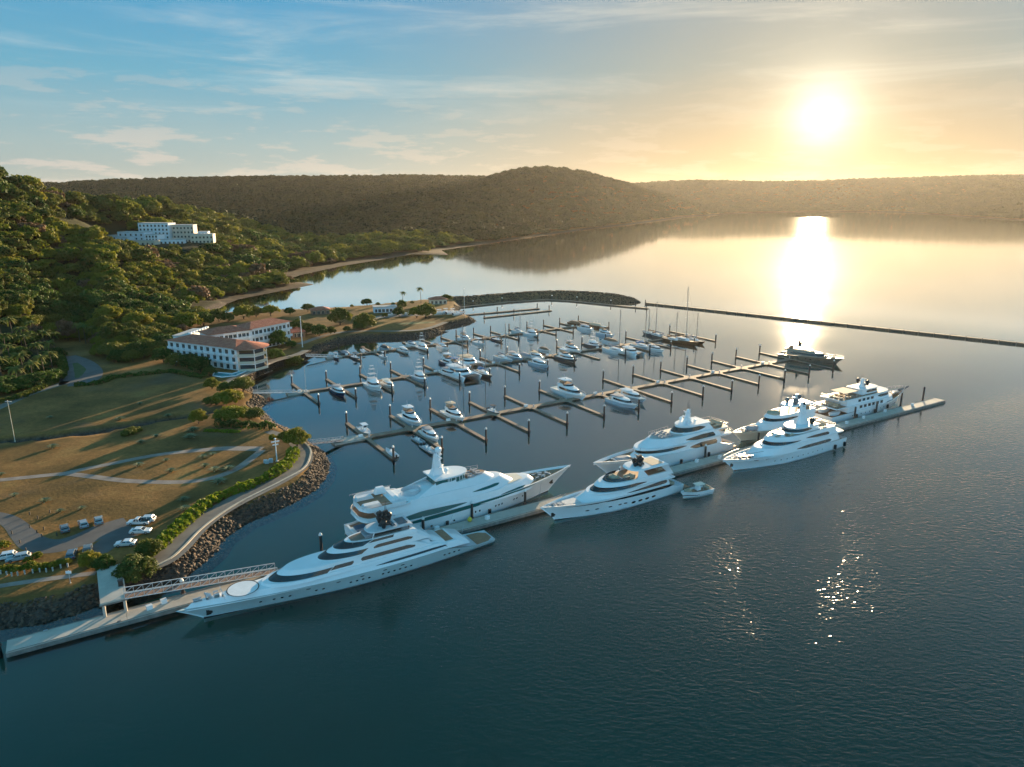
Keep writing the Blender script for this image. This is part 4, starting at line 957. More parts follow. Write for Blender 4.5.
a = G(253, 393, 2.6); b_ = FB.at(-2.6, -2.2, .8); gangway('gangway', 'slim gangway from the rock point to the middle finger dock', a, b_, 1.6, .9, deckm=ALU)
a = G(306, 356, 2.6); b_ = FC.at(-1.6, 0, .8); gangway('gangway', 'white gangway from the lagoon wall to the rear finger dock', a, b_, 1.6, 1.0, deckm=ALU)
a = G(455, 314, 2.8); b_ = G(466, 315.8, .8); gangway('gangway', 'short gangway from the spit tip to the plain docks', a, b_, 1.6, .9, deckm=ALU)
for fr, s, l_, lb, sz in [(FA, -2.5, .5, 'broad pale entry pontoon at the landward end of the front finger dock', (11, 4.6)), (FB, -3, -2.2, 'broad pale entry pontoon at the landward end of the middle finger dock', (9, 3.8)), (FC, -2, 0, 'broad pale entry pontoon at the landward end of the rear finger dock', (8, 3.4))]:
    b = MB(); b.box((0, 0, .35), (sz[0], sz[1], .62)); b.box((0, 0, .70), (sz[0] - .2, sz[1] - .2, .08)); b.box((-1.5, sz[1] * .3, 1.1), (.8, .6, .8), 0, .9); b.box((2, -sz[1] * .3, 1.05), (.6, .6, .7), 0, .9)
    o = tag(b.build('entry_pontoon', CONC), lb, 'pontoon'); o.location = fr.at(s + 1.5, l_ + .2); o.rotation_euler = (0, 0, fr.a)
# ------------------------------------------------------------------ boat building
class Hull:
    """a lofted hull: x runs from the transom (0) to the stem head (L), z up from the waterline"""
    def __init__(s, L, B, z0, zm, zb, full=2.3, rake=.12, flare=.55, wl=.86, aft=.86, bul=.5, step=None, peak=.42):
        s.L, s.B, s.z0, s.zm, s.zb, s.full, s.rake, s.flare, s.wl, s.aft, s.bul, s.step, s.peak = L, B, z0, zm, zb, full, rake, flare, wl, aft, bul, step, peak
    def zs(s, u):
        if s.step and u < s.step[0]:
            t = max(0, min(1, (u - s.step[1]) / (s.step[0] - s.step[1]))); t = t * t * (3 - 2 * t); return s.z0 + (s.zm - s.z0) * t
        a = s.step[0] if s.step else 0.0; t = (u - a) / (1 - a); z0 = s.zm if s.step else s.z0
        return z0 + (s.zb - z0) * t ** 1.7 if s.step else (s.z0 + (s.zm - s.z0) * min(1, t * 2) if t < .5 else s.zm + (s.zb - s.zm) * ((t - .5) * 2) ** 1.6)
    def f(s, u):
        p = s.peak
        if u < p: t = u / p; return s.aft + (1 - s.aft) * math.sin(t * math.pi / 2)
        return max(0.0, 1 - ((u - p) / (1 - p)) ** s.full)
    def Lk(s, k): k = max(0, k); return s.L * (1 - s.rake * (1 - k ** 1.15))
    def bk(s, u, k):
        top = s.f(u) * s.B / 2; lo = s.f(u) ** 1.12 * s.B / 2 * s.wl * (1 - .35 * max(0, (u - .6) / .4))
        if k <= 0: return lo * (1 + k * .25)
        return lo + (top - lo) * k ** (1 / s.flare if u > .5 else .8)
    def xyz(s, u, k):
        return (u * s.Lk(k), s.bk(u, k), (s.zs(u) * k if k >= 0 else k * .9))
    def y_at(s, x, z):
        u = x / s.L
        for _ in range(4): k = max(0, min(1, z / s.zs(min(1, u)))); u = min(1, x / s.Lk(k))
        return s.bk(u, k)
    def beam(s, x): return s.bk(max(0, min(1, x / s.L)), 1)
    def build(s, root, m, deckm, n=26, boot=None, deck=True, white=None, split=.62):
        us = [1 - (1 - i / n) ** 1.25 for i in range(n + 1)]
        ks = [-1, -.25, 0, .12, .3, .5, .72, .88, 1]
        def shell(k_list):
            b = MB(); rg = []
            for k in k_list:
                r_ = [(x, -y, z) for x, y, z in (s.xyz(u, k) for u in us)]; l_ = [(x, y, z) for x, y, z in (s.xyz(u, k) for u in us)]
                rg.append(r_ + l_[::-1])
            b.rings(rg, False, True)
            nn = len(us) * 2                                        # transom
            for a, c in zip(rg[:-1], rg[1:]): b.add([a[0], a[-1], c[-1], c[0]], [(0, 1, 2, 3)])
            return b
        if white:
            i = ks.index(.5) if split < .6 else ks.index(.72)
            b = shell(ks[:i + 1]); h = b.build('hull', m, root); shell(ks[i:]).build('topsides', white, root)
        else: h = shell(ks).build('hull', m, root)
        # bulwark: rail cap, inner face, deck
        t_ = min(.28, s.B * .035); b = MB(); cap = []
        for sg in (-1, 1):
            o = []; i_ = []; d = []
            for u in us:
                x, y, z = s.xyz(u, 1); yy = max(y - t_, 0.001); xx = x if y > t_ else x - t_
                o.append((x, sg * y, z)); i_.append((xx, sg * yy, z + .02)); d.append((xx, sg * yy, z - s.bul - .03))
            b.rings([o, i_, d] if sg < 0 else [d, i_, o], False, True)
        b.build('bulwark', white or m, root)
        if deck:
            dk = MB(); A = []; Bq = []
            for u in us:
                x, y, z = s.xyz(u, 1); yy = max(y - t_ * .9, 0.0005); A.append((min(x, s.L - t_), -yy, z - s.bul)); Bq.append((min(x, s.L - t_), yy, z - s.bul))
            dk.rings([A, Bq], False, False); dk.build('deck', deckm, root)
        if boot:
            bt = MB(); r0 = []; r1 = []
            for k, rr_ in ((-.15, r0), (.0, r1)):
                for u in us: x, y, z = s.xyz(u, k); rr_.append((x + .03, y + .03, (.28 if k == 0 else -.1)))
            for sg in (-1, 1): bt.rings([[(x, sg * y, z) for x, y, z in r0], [(x, sg * y, z) for x, y, z in r1]], False, True)
            bt.add([(-.03, -s.bk(0, 0), -.1), (-.03, s.bk(0, 0), -.1), (-.03, s.bk(0, 0), .28), (-.03, -s.bk(0, 0), .28)], [(0, 1, 2, 3)])
            bt.build('boot_stripe', boot, h)
        s.obj = h; return h
    def ports(s, root, xs, z, w, hgt, m=None, name='porthole'):
        b = MB()
        for x in xs:
            for sg in (-1, 1):
                q = []
                for a in range(8):
                    t = 6.2832 * (a + .5) / 8; xx = x + w / 2 * max(-1, min(1, 1.25 * math.cos(t))); zz = z + hgt / 2 * max(-1, min(1, 1.25 * math.sin(t))); q.append((xx, sg * (s.y_at(xx, zz) + .035), zz))
                b.add(q, [tuple(range(8))])
        return b.build(name, m or GLASS, root)
    def band(s, root, x0, x1, zlo, zhi, m=None, tap=(.15, .15), n=26, name='hull_window'):
        b = MB()
        for sg in (-1, 1):
            lo = []; hi = []
            for i in range(n + 1):
                u = i / n; x = x0 + (x1 - x0) * u; k = min(1, u / max(tap[0], 1e-3)) * min(1, (1 - u) / max(tap[1], 1e-3)); k = math.sqrt(max(k, 0)) if max(tap) > .2 else k
                a = zlo(x) if callable(zlo) else zlo; c = zhi(x) if callable(zhi) else zhi; mid = (a + c) / 2; hh_ = (c - a) / 2 * k
                lo.append((x, sg * (s.y_at(x, mid - hh_) + .04), mid - hh_)); hi.append((x, sg * (s.y_at(x, mid + hh_) + .04), mid + hh_))
            b.rings([lo, hi], False, True)
        return b.build(name, m or GLASS, root)

class Tier:
    """one deck of a superstructure: straight sides that may follow the hull, a rounded and raked front"""
    def __init__(s, xa, xb, hw, z0, z1, nose=4.0, fr=1.5, ar=0.0, tk=.25, pw=2.2, lim=None, inset=.0, crown=.12, aft_round=0.0):
        s.__dict__.update(dict(xa=xa, xb=xb, hw=hw, z0=z0, z1=z1, nose=nose, fr=fr, ar=ar, tk=tk, pw=pw, lim=lim, inset=inset, crown=crown, aft_round=aft_round))
    def pt(s, q, t, off=0.0):
        xa = s.xa + s.ar * t; xb = s.xb - s.fr * t + off; hw = s.hw - s.tk * t + off; ns = s.nose
        q0 = .62
        if q < q0:
            u = q / q0; x = xa + (xb - ns - xa) * u; y = hw
            if s.aft_round and x - xa < s.aft_round: w = 1 - (x - xa) / s.aft_round; y *= (1 - w ** 2.6 * .55)
        else:
            a = (q - q0) / (1 - q0) * math.pi / 2; x = xb - ns + ns * math.sin(a) ** (2 / s.pw * 1.0); y = hw * max(math.cos(a), 0) ** (2 / s.pw)
        if s.lim: y = min(y, max(s.lim(x) - s.inset - s.tk * t + off, 0))
        return x, y
    def wall(s, root, name, m, n=34, roof=None, roofname='roof', over=0.0, th=.0):
        qs = [i / n for i in range(n + 1)]; b = MB(); rg = []
        for t in (0, .33, .66, 1):
            r_ = [s.pt(q, t) for q in qs]; rg.append([(x, -y, s.z0 + (s.z1 - s.z0) * t) for x, y in r_] + [(x, y, s.z0 + (s.z1 - s.z0) * t) for x, y in r_[::-1][1:]])
        b.rings(rg, True, True)
        top = rg[-1]
        if not roof: s._cap(b, top)
        o = b.build(name, m, root)
        if roof:
            c = MB(); r0 = [s.pt(q, 1, over) for q in qs]; ring = [(x, -y) for x, y in r0] + [(x, y) for x, y in r0[::-1][1:]]
            ring = [(x - (over if x <= s.xa + s.ar + 1e-6 else 0), y) for x, y in ring]
            e0 = [(x, y, s.z1) for x, y in ring]; e1 = [(x, y, s.z1 + th) for x, y in ring]
            c.rings([e0, e1], True, False, True, False); s._cap(c, e1); c.build(roofname, roof, root)
        return o
    def _cap(s, b, top):
        cx = sum(p[0] for p in top) / len(top); prev = top
        for k, h in ((.90, .45), (.6, .85), (.25, 1.0)):
            r_ = [(cx + (p[0] - cx) * (k * .5 + .5 if k > .8 else k), p[1] * k, p[2] + s.crown * h) for p in top]; b.rings([prev, r_], True, True); prev = r_
        b.add(prev, [tuple(range(len(prev)))], True)
    def window(s, root, q0, q1, lo, hi, m=None, tap=(0, 0), n=30, off=.045, name='window', slope=0.0, mull=0):
        b = MB(); Lo = []; Hi = []
        for i in range(n + 1):
            u = i / n; q = q0 + (q1 - q0) * u; k = 1.0
            if tap[0]: k = min(k, u / tap[0])
            if tap[1]: k = min(k, (1 - u) / tap[1])
            k = max(k, 0) ** .7; sh = slope * (u - .5); mid = (lo + hi) / 2 + sh; h2 = (hi - lo) / 2 * k
            for t, arr in ((mid - h2, Lo), (mid + h2, Hi)):
                x, y = s.pt(q, t, off); arr.append((x, y, s.z0 + (s.z1 - s.z0) * t))
        if q1 >= .999:
            L_ = [(x, -y, z) for x, y, z in Lo] + Lo[::-1][1:]; H_ = [(x, -y, z) for x, y, z in Hi] + Hi[::-1][1:]; b.rings([L_, H_], False, True)
        else:
            for sg in (-1, 1): b.rings([[(x, sg * y, z) for x, y, z in Lo], [(x, sg * y, z) for x, y, z in Hi]], False, True)
        o = b.build(name, m or GLASS, root)
        if mull:
            c = MB()
            for k in range(1, mull):
                i = int(n * k / mull); a = Lo[i]; d = Hi[i]
                for sg in ((-1, 1)): c.tube((a[0] + .02, sg * (a[1] + .02), a[2]), (d[0] + .02, sg * (d[1] + .02), d[2]), .06, 4)
            c.build('mullion', WHITE, o)
        return o
    def sheet(s, root, name, m, x0, x1, z, ins=.35, n=16):
        """a deck covering laid on this tier's roof"""
        b = MB(); A = []; B_ = []
        for i in range(n + 1):
            x = x0 + (x1 - x0) * i / n; y = s.half(x, 1) - ins; A.append((x, -max(y, .01), z)); B_.append((x, max(y, .01), z))
        b.rings([A, B_], False, False); return b.build(name, m, root)
    def half(s, x, t):
        best = 0
        lo, hi = 0.0, 1.0
        for _ in range(24):
            q = (lo + hi) / 2
            if s.pt(q, t)[0] < x: lo = q
            else: hi = q
        return s.pt(lo, t)[1]
def rail(root, pts, h=1.0, m=None, name='railing', step=1.6):
    b = MB(); L_ = 0
    for p, q in zip(pts[:-1], pts[1:]):
        p, q = Vector(p), Vector(q); up = Vector((0, 0, h)); b.tube(p + up, q + up, .035, 4, cap=False); b.tube(p + up * .5, q + up * .5, .02, 3, cap=False)
        n = max(1, int((q - p).length / step))
        for i in range(n + 1): a = p.lerp(q, i / n); b.tube(a, a + up, .028, 3, cap=False)
    return b.build(name, m or STEEL, root)
def lounger_row(root, spots, z, m=None, name='sun_lounger', sz=(1.9, .7)):
    b = MB()
    for x, y in spots: b.box((x, y, z + .2), (sz[0], sz[1], .25)); b.box((x - sz[0] * .36, y, z + .42), (.5, sz[1] * .9, .2))
    return b.build(name, m or CUSH, root)
def sofa(root, x, y, z, w, d, m=None, name='sofa', back=-1):
    b = MB(); b.box((x, y, z + .22), (d, w, .44)); b.box((x + back * d * .4, y, z + .6), (d * .22, w, .5)); b.box((x, y - w / 2 + .15, z + .5), (d, .3, .4)); b.box((x, y + w / 2 - .15, z + .5), (d, .3, .4)); return b.build(name, m or CUSH, root)
def mast(root, x, z0, z1, w, m=WHITE, dome=WHITE, domes=(), bars=(), whip=2.5, rake=-.12, name='mast', thick=1.0):
    b = MB(); h = z1 - z0
    def sec(t, ww, ll): cx = x + rake * h * t; z = z0 + h * t; return [(cx - ll, -ww, z), (cx + ll * .8, -ww * .7, z), (cx + ll, 0, z), (cx + ll * .8, ww * .7, z), (cx - ll, ww, z)]
    b.rings([sec(0, w * .55, w * .95), sec(.35, w * .34, w * .55), sec(.8, w * .26, w * .38), sec(1, w * .2, w * .3)], True, False, True, True)
    for t, half in bars:
        cx = x + rake * h * t; z = z0 + h * t; b.box((cx + .2, 0, z), (.55, half * 2, .22), 0, .8); b.box((cx + .9, 0, z + .5), (.22, 1.9, .14)); b.tube((cx + .9, 0, z), (cx + .9, 0, z + .5), .1, 5); b.box((cx + .5, 0, z), (1.2, .3, .16))
    o = b.build(name, m, root)
    for dx, dy, dz, r_ in domes:
        d = MB(); d.ball((x + dx, dy, z0 + dz + r_ * .55), r_, 1.0, 14, 9); d.tube((x + dx, dy, z0 + dz - r_ * 1.1), (x + dx, dy, z0 + dz), r_ * .5, 10, r_ * .8); d.build('radar_dome', dome, o)
    a = MB(); tx = x + rake * h
    for dy, hh_ in ((0, whip), (-.5, whip * .7), (.45, whip * .5)): a.tube((tx, dy, z1 - .05), (tx - .1, dy, z1 + hh_), .05, 4, .02)
    a.build('antenna', DARK, o); return o
def anchor_pocket(root, H, x, z):
    b = MB()
    for sg in (-1, 1):
        y = H.y_at(x, z); b.box((x, sg * (y + .02), z), (1.1, .16, .9)); b.box((x + .15, sg * (y + .10), z - .15), (.25, .14, 1.0)); b.box((x + .15, sg * (y + .10), z - .55), (.9, .14, .22))
    return b.build('anchor', DARK, root)
def rope(root, pts, name='mooring_line'):
    b = MB(); b.path(pts, .04, 4); return b.build(name, CUSH, root)
def fenders(root, H, xs, sg, r_=.35, z=1.2):
    b = MB()
    for x in xs: b.tube((x, sg * (H.y_at(x, z) + r_), z - .8), (x, sg * (H.y_at(x, z) + r_), z + .6), r_, 8)
    return b.build('fender', DARK, root)
def foredeck_gear(root, x, z, w, m=None):
    b = MB()
    for s in (-1, 1):
        b.tube((x, s * w * .45, z), (x, s * w * .45, z + .7), .3, 8); b.tube((x + .2, s * w * .45, z + .5), (x + .2, s * w * .9, z + .5), .22, 8); b.box((x - 1.6, s * w * .5, z + .3), (.9, .5, .6)); b.box((x + 1.8, s * w * .3, z + .18), (1.5, .3, .3)); b.tube((x - 2.6, s * w * .8, z), (x - 2.6, s * w * .8, z + .5), .18, 6)
    b.box((x - .2, 0, z + .35), (1.1, .9, .7), 0, .8); return b.build('windlass', m or STEEL, root)
# ------------------------------------------------------------------ the large yachts
def yacht(label, s_stern, lat, heading, yaw=0.0):
    return thing('motor_yacht', label, 'yacht', FP.at(s_stern, lat), FP.a + (math.pi if heading < 0 else 0) + R(yaw))

def helipad_yacht():
    t = yacht('long low silver hulled yacht with a helipad circle on its foredeck, nearest the camera', 97.8, -8.0, -1); t.scale = (1.02, 1, 1)
    H = Hull(68, 9.4, .95, 2.75, 3.1, full=2.0, rake=.07, wl=.9, bul=.16, step=(.22, .07), aft=.58, flare=.7)
    H.build(t, SILVER, GREYW, 34, boot=ANTIF)
    lim = H.beam
    # raised white foredeck running forward into the bow
    F = Tier(10.5, 66.6, 5, 2.72, 4.0, nose=26, fr=1.6, ar=3.0, tk=.75, pw=1.55, lim=lim, inset=.05, crown=.14)
    F.wall(t, 'foredeck', WHITE, 46)
    b = MB(); A = []; B_ = []
    for i in range(9): x = 60.0 + 4.4 * i / 8; y = max(F.half(x, 1) - .55, .05); A.append((x, -y, 4.155)); B_.append((x, y, 4.155))
    b.rings([A, B_], False); w = b.build('mooring_deck', mat('deck_dark', (.13, .14, .145), .7, 0, .2, 2), t); foredeck_gear(w, 62.2, 4.15, 1.3)
    pb = MB()
    pb.path(A[:], .11, 5); pb.path(B_[:], .11, 5); pb.path([A[0], B_[0]], .11, 5); pb.build('coaming', WHITE, w)
    b = MB(); n = 40
    b.rings([[(55.7 + r_ * math.cos(6.2832 * i / n), r_ * math.sin(6.2832 * i / n), 4.185) for i in range(n)] for r_ in (3.05, 2.86)], True); b.build('helipad_circle', DARK, t)
    b = MB(); b.add([(55.7 + 2.84 * math.cos(6.2832 * i / n), 2.84 * math.sin(6.2832 * i / n), 4.18) for i in range(n)], [tuple(range(n))]); b.build('helipad', mat('helipad_paint', (.76, .77, .78), .4, 0, .05, 1), t)
    # main house with its wrapped dark windscreen
    T1 = Tier(15, 51.8, 3.75, 3.95, 6.15, nose=8.5, fr=4.2, ar=5.5, tk=.55, pw=2.0, crown=.22)
    T1.wall(t, 'main_house', WHITE, 44); T1.window(t, .565, 1, .20, .66, name='windscreen'); T1.window(t, .44, .56, .40, .74, tap=(.05, 0)); T1.window(t, .05, .40, .50, .86, tap=(.08, .02))
    T1b = Tier(13, 52.6, 4.1, 3.9, 4.5, nose=9.2, fr=.6, ar=2, tk=.25, pw=2.0, crown=.02); T1b.wall(t, 'side_coaming', WHITE, 40)
    T2 = Tier(16.5, 41.2, 3.15, 6.2, 7.85, nose=7.2, fr=3.6, ar=3.2, tk=.45, pw=2.0, crown=.16)
    T2.wall(t, 'bridge_deck', WHITE, 40); T2.window(t, .58, 1, .16, .68, name='windscreen'); T2.window(t, .10, .52, .44, .84, tap=(.1, .05))
    T3 = Tier(19, 37.6, 2.7, 7.9, 8.9, nose=5.5, fr=2.8, ar=1.4, tk=.3, pw=2.0, crown=.02)
    T3.wall(t, 'flybridge_coaming', WHITE, 34); T3.window(t, .62, 1, .1, .95, name='windscreen'); T3.window(t, .3, .6, .35, .85)
    T3.sheet(t, 'flybridge_deck', mat('fly_teak', (.22, .15, .11), .7, 0, .15, 2), 20.6, 33.8, 8.935, .45)
    sofa(t, 30, 0, 8.9, 3.2, 1.6, CUSH); sofa(t, 22, 0, 8.9, 3.6, 1.4, CUSH, back=1)
    b = MB()
    for s in (-1, 1):
        for x in (21.2, 29.6): b.tube((x, s * 2.2, 8.8), (x - .6, s * 2.0, 10.05), .14, 5)
    b.build('hardtop_leg', WHITE, t)
    HT = Tier(20.4, 30.4, 2.5, 10.0, 10.22, nose=2.6, fr=.2, ar=.1, tk=.05, pw=2.4, crown=.1); HT.wall(t, 'hardtop', GREYW, 26)
    HT.sheet(t, 'skylight', GLASS, 21.2, 23.4, 10.335, .75); HT.sheet(t, 'skylight', GLASS, 24.0, 25.0, 10.36, .75)
    mast(t, 26.0, 10.3, 13.6, 1.5, DARK, DARK, ((.7, 1.45, .8, .75), (.5, -1.45, .8, .75), (-1.1, .0, 1.7, .7), (1.2, 0, 2.7, .5)), ((.42, 2.0), (.8, 1.2)), 2.2)
    # dark slit along the upper hull, portholes, the stepped stern
    F.window(t, .02, .40, .42, .74, tap=(.05, .25), name='side_slot')
    H.ports(t, [10 + i * 1.25 for i in range(4)] + [22 + i * 1.3 for i in range(6)] + [31.5 + i * 1.3 for i in range(4)] + [41, 42.4, 47.5, 49, 50.5, 53], 1.25, .55, .34)
    H.ports(t, [24, 28, 33, 38, 44], 2.1, .9, .2)
    A1 = Tier(7.2, 19.5, 3.9, 2.6, 3.9, nose=3, fr=.4, ar=3.2, tk=.5, pw=2.4, crown=.1); A1.wall(t, 'aft_house', WHITE, 26)
    A2 = Tier(12.6, 20, 3.2, 3.9, 5.6, nose=3, fr=.4, ar=5.0, tk=.5, pw=2.4, crown=.1); A2.wall(t, 'aft_stair_house', WHITE, 26)
    A1.sheet(t, 'aft_deck', TEAK, 11.0, 13.2, 4.03, .5); A1.window(t, .35, .55, .2, .8, name='side_door', m=mat('door_brown', (.16, .08, .06), .5, 0, .2, 2))
    b = MB(); A = []; B_ = []
    for i in range(7): x = .3 + 4.6 * i / 6; y = (H.beam(x) - .4) * (.55 + .45 * min(1, i / 2)); A.append((x, -y, .86)); B_.append((x, y, .86))
    b.rings([A, B_], False); b.build('swim_platform', TEAK, t)
    b = MB(); b.path([(5.8, -3.2, 1.2), (5.4, -3.0, 3.6)], .05, 5); b.path([(9, -3.5, 3.9), (7.6, -4.1, 6.4)], .07, 5); b.build('davit', ALU, t)
    rail(t, [(20.8, -2.4, 8.9), (34, -2.4, 8.9)], .5); rail(t, [(20.8, 2.4, 8.9), (34, 2.4, 8.9)], .5)
    rail(t, [(59.5, y_, 4.1) for y_ in (-2.6, 2.6)], .6); anchor_pocket(t, H, 62.2, 1.5); fenders(t, H, [18, 30, 42], -1)
    # the name on the upper side is an unreadable dark scribble of five letters' length in the photograph
helipad_yacht()

def green_yacht():
    t = yacht('big white yacht with sweeping green glass windows and a tall white mast', 68.7, 7.9, 1); t.scale = (1.038, 1, 1)
    H = Hull(62.5, 11.6, 2.4, 4.4, 6.3, full=2.5, rake=.12, wl=.88, bul=.55, step=(.16, .03), aft=.84, flare=.5)
    H.build(t, WHITE, TEAK, 34, boot=ANTIF)
    lim = H.beam
    H.band(t, 9.5, 50, lambda x: 2.9 + (x - 9.5) * .042, lambda x: 4.05 + (x - 9.5) * .036, GREENG, (.22, .4))
    H.ports(t, [30, 31.2, 36, 37, 38, 42, 43, 45], 2.1, .42, .6); H.ports(t, [12, 13.2, 18, 24], 1.4, .5, .5)
    M = Tier(7.0, 51.5, 5.6, 4.0, 6.6, nose=15, fr=3.2, ar=1.0, tk=.5, pw=1.8, lim=lim, inset=.12, crown=.16)
    M.wall(t, 'main_deck_house', WHITE, 44); M.window(t, .02, .46, .12, .74, GREENG, (.35, .55), slope=.22, name='swoosh_window'); M.window(t, .66, .82, .34, .58, GREENG, (.3, .3), slope=.1)
    U = Tier(5.2, 43.5, 5.0, 6.6, 8.9, nose=12, fr=3.6, ar=4.0, tk=.75, pw=1.9, crown=.18)
    U.wall(t, 'upper_deck_house', WHITE, 44); U.window(t, .60, .80, .30, .56, GREENG, (.4, .15), slope=.1)
    # the long white wing that carries the mast
    S = Tier(14.5, 38, 4.0, 8.9, 10.4, nose=9, fr=2.6, ar=7.5, tk=.9, pw=2.0, crown=.12); S.wall(t, 'sun_deck_house', WHITE, 40)
    b = MB()
    for s in (-1, 1): b.add([(15, s * 4.05, 8.9), (26.5, s * 3.9, 8.9), (25.5, s * 2.6, 11.9), (22.0, s * 2.5, 11.6), (15, s * 3.75, 8.9), (26.5, s * 3.5, 8.9), (25.5, s * 2.2, 11.9), (22, s * 2.1, 11.6)], [(0, 1, 2, 3), (7, 6, 5, 4), (0, 4, 5, 1), (1, 5, 6, 2), (2, 6, 7, 3), (3, 7, 4, 0)])
    b.build('mast_wing', WHITE, t)
    D = Tier(20.5, 29.6, 3.1, 10.4, 12.0, nose=5.0, fr=.3, ar=.3, tk=.15, pw=2.0, crown=.02); D.wall(t, 'sky_lounge', GREENG, 34, roof=WHITE, over=.7, th=.35)
    b = MB()
    for i in range(9):
        x, y = D.pt(.5 + i * .0625, .5, .05)
        for s in (-1, 1): b.tube((x, s * y, 10.4), (x, s * y, 12.0), .09, 4)
    b.build('mullion', WHITE, t)
    mast(t, 22.4, 11.9, 17.8, 2.1, WHITE, WHITE, ((.3, 0, 6.3, .85), (1.6, 1.3, 1.3, .55), (1.6, -1.3, 1.3, .55)), ((.42, 1.9), (.72, 1.2), (.9, 1.5)), 1.2, rake=-.02)
    # descending teak decks aft
    for nm, z, x0, x1, hw, th in (('bridge_deck_aft', 8.85, 1.6, 13.5, 5.0, .5), ('upper_deck_aft', 6.5, 1.0, 9.5, 5.3, .45)):
        Q = Tier(x0, x1, hw, z - th, z, nose=1.5, fr=0, ar=.2, tk=-.15, pw=4, crown=.01, aft_round=2.5); Q.wall(t, nm, WHITE, 26); k = Q.sheet(t, 'teak_sheet', TEAK, x0 + .8, x1 - .2, z + .03, .55)
        b = MB(); n = 10; o = []
        for s in (-1, 1):
            pts = [Q.pt(.62 * i / n, 1, -.12) for i in range(n + 1)]; b.rings([[(x, s * y, z) for x, y in pts], [(x - .05, s * (y + .06), z + .75) for x, y in pts]], False); 
        x, y = Q.pt(0, 1, -.12); b.add([(x, -y, z), (x, y, z), (x - .05, y, z + .75), (x - .05, -y, z + .75)], [(0, 1, 2, 3)]); b.build('bulwark', WHITE, k)
    b = MB(); b.box((4.4, -2.6, 9.35), (4.6, 1.9, .8), 0, .8); b.box((4.4, 2.6, 9.35), (4.4, 1.9, .8), 0, .8); b.build('covered_tender', mat('tender_cover', (.62, .64, .66), .6, 0, .05, 1), t)
    b = MB(); b.box((8.8, 3.6, 9.9), (3.0, 1.6, 1.6), 0, .6); b.box((10.6, 0, 9.2), (1.0, 6.0, .8)); b.build('deck_crane', WHITE, t)
    b = MB(); b.rings([[(15.0 + 2.4 * math.cos(6.2832 * i / 18), -.4 + 2.0 * math.sin(6.2832 * i / 18), z) for i in range(18)] for z in (9.0, 10.2)], True, True); b.build('jacuzzi_screen', GREYW, t)
    lounger_row(t, [(30.5, y) for y in (-2.2, -.7, .8, 2.3)] + [(33, y) for y in (-1.4, 0, 1.4)], 10.5); S.sheet(t, 'sun_deck', TEAK, 28.9, 35.2, 10.545, .35)
    rail(t, [(29, -3.0, 10.45), (34.6, -2.3, 10.45)], .9); rail(t, [(29, 3.0, 10.45), (34.6, 2.3, 10.45)], .9)
    # fore deck: cream tops and the dark mooring well
    M.sheet(t, 'foredeck_pad', mat('pad_cream', (.66, .60, .50), .8, 0, .05, 1), 40.5, 45.8, 6.78, .9)
    b = MB(); A = []; B_ = []
    for i in range(9): x = 50.6 + 9.4 * i / 8; y = max(H.beam(x) - .75, .1); z = H.zs(x / 62.5) - .47; A.append((x, -y, z)); B_.append((x, y, z))
    b.rings([A, B_], False); w = b.build('mooring_deck', TEAK, t); foredeck_gear(w, 54.5, 5.1, 1.7); foredeck_gear(w, 52.4, 4.95, 2.2)
    b = MB(); b.box((.35, 0, 2.0), (.5, 6.6, 1.6)); b.box((1.4, 0, 2.05), (2.2, 5.6, .25)); b.build('transom', WHITE, t)
    b = MB(); b.box((2.8, 0, 2.2), (2.6, 5.4, .5)); b.box((2.6, -3.4, 3.2), (2.0, .9, .8)); b.build('aft_sunpad', mat('pad_blue', (.05, .12, .20), .7, 0, .1, 2), t)
    rail(t, [(1.6, -4.4, 9.6), (12, -4.9, 9.6)], .35); rail(t, [(1.6, 4.4, 9.6), (12, 4.9, 9.6)], .35)
    anchor_pocket(t, H, 55.3, 3.2); fenders(t, H, [14, 22, 34], -1, .4)
    rope(t, [(50, -4.2, 5.2), (47, -7.6, 1.1)]); rope(t, [(4, -4.9, 2.6), (1, -8.0, 1.1)])
green_yacht()

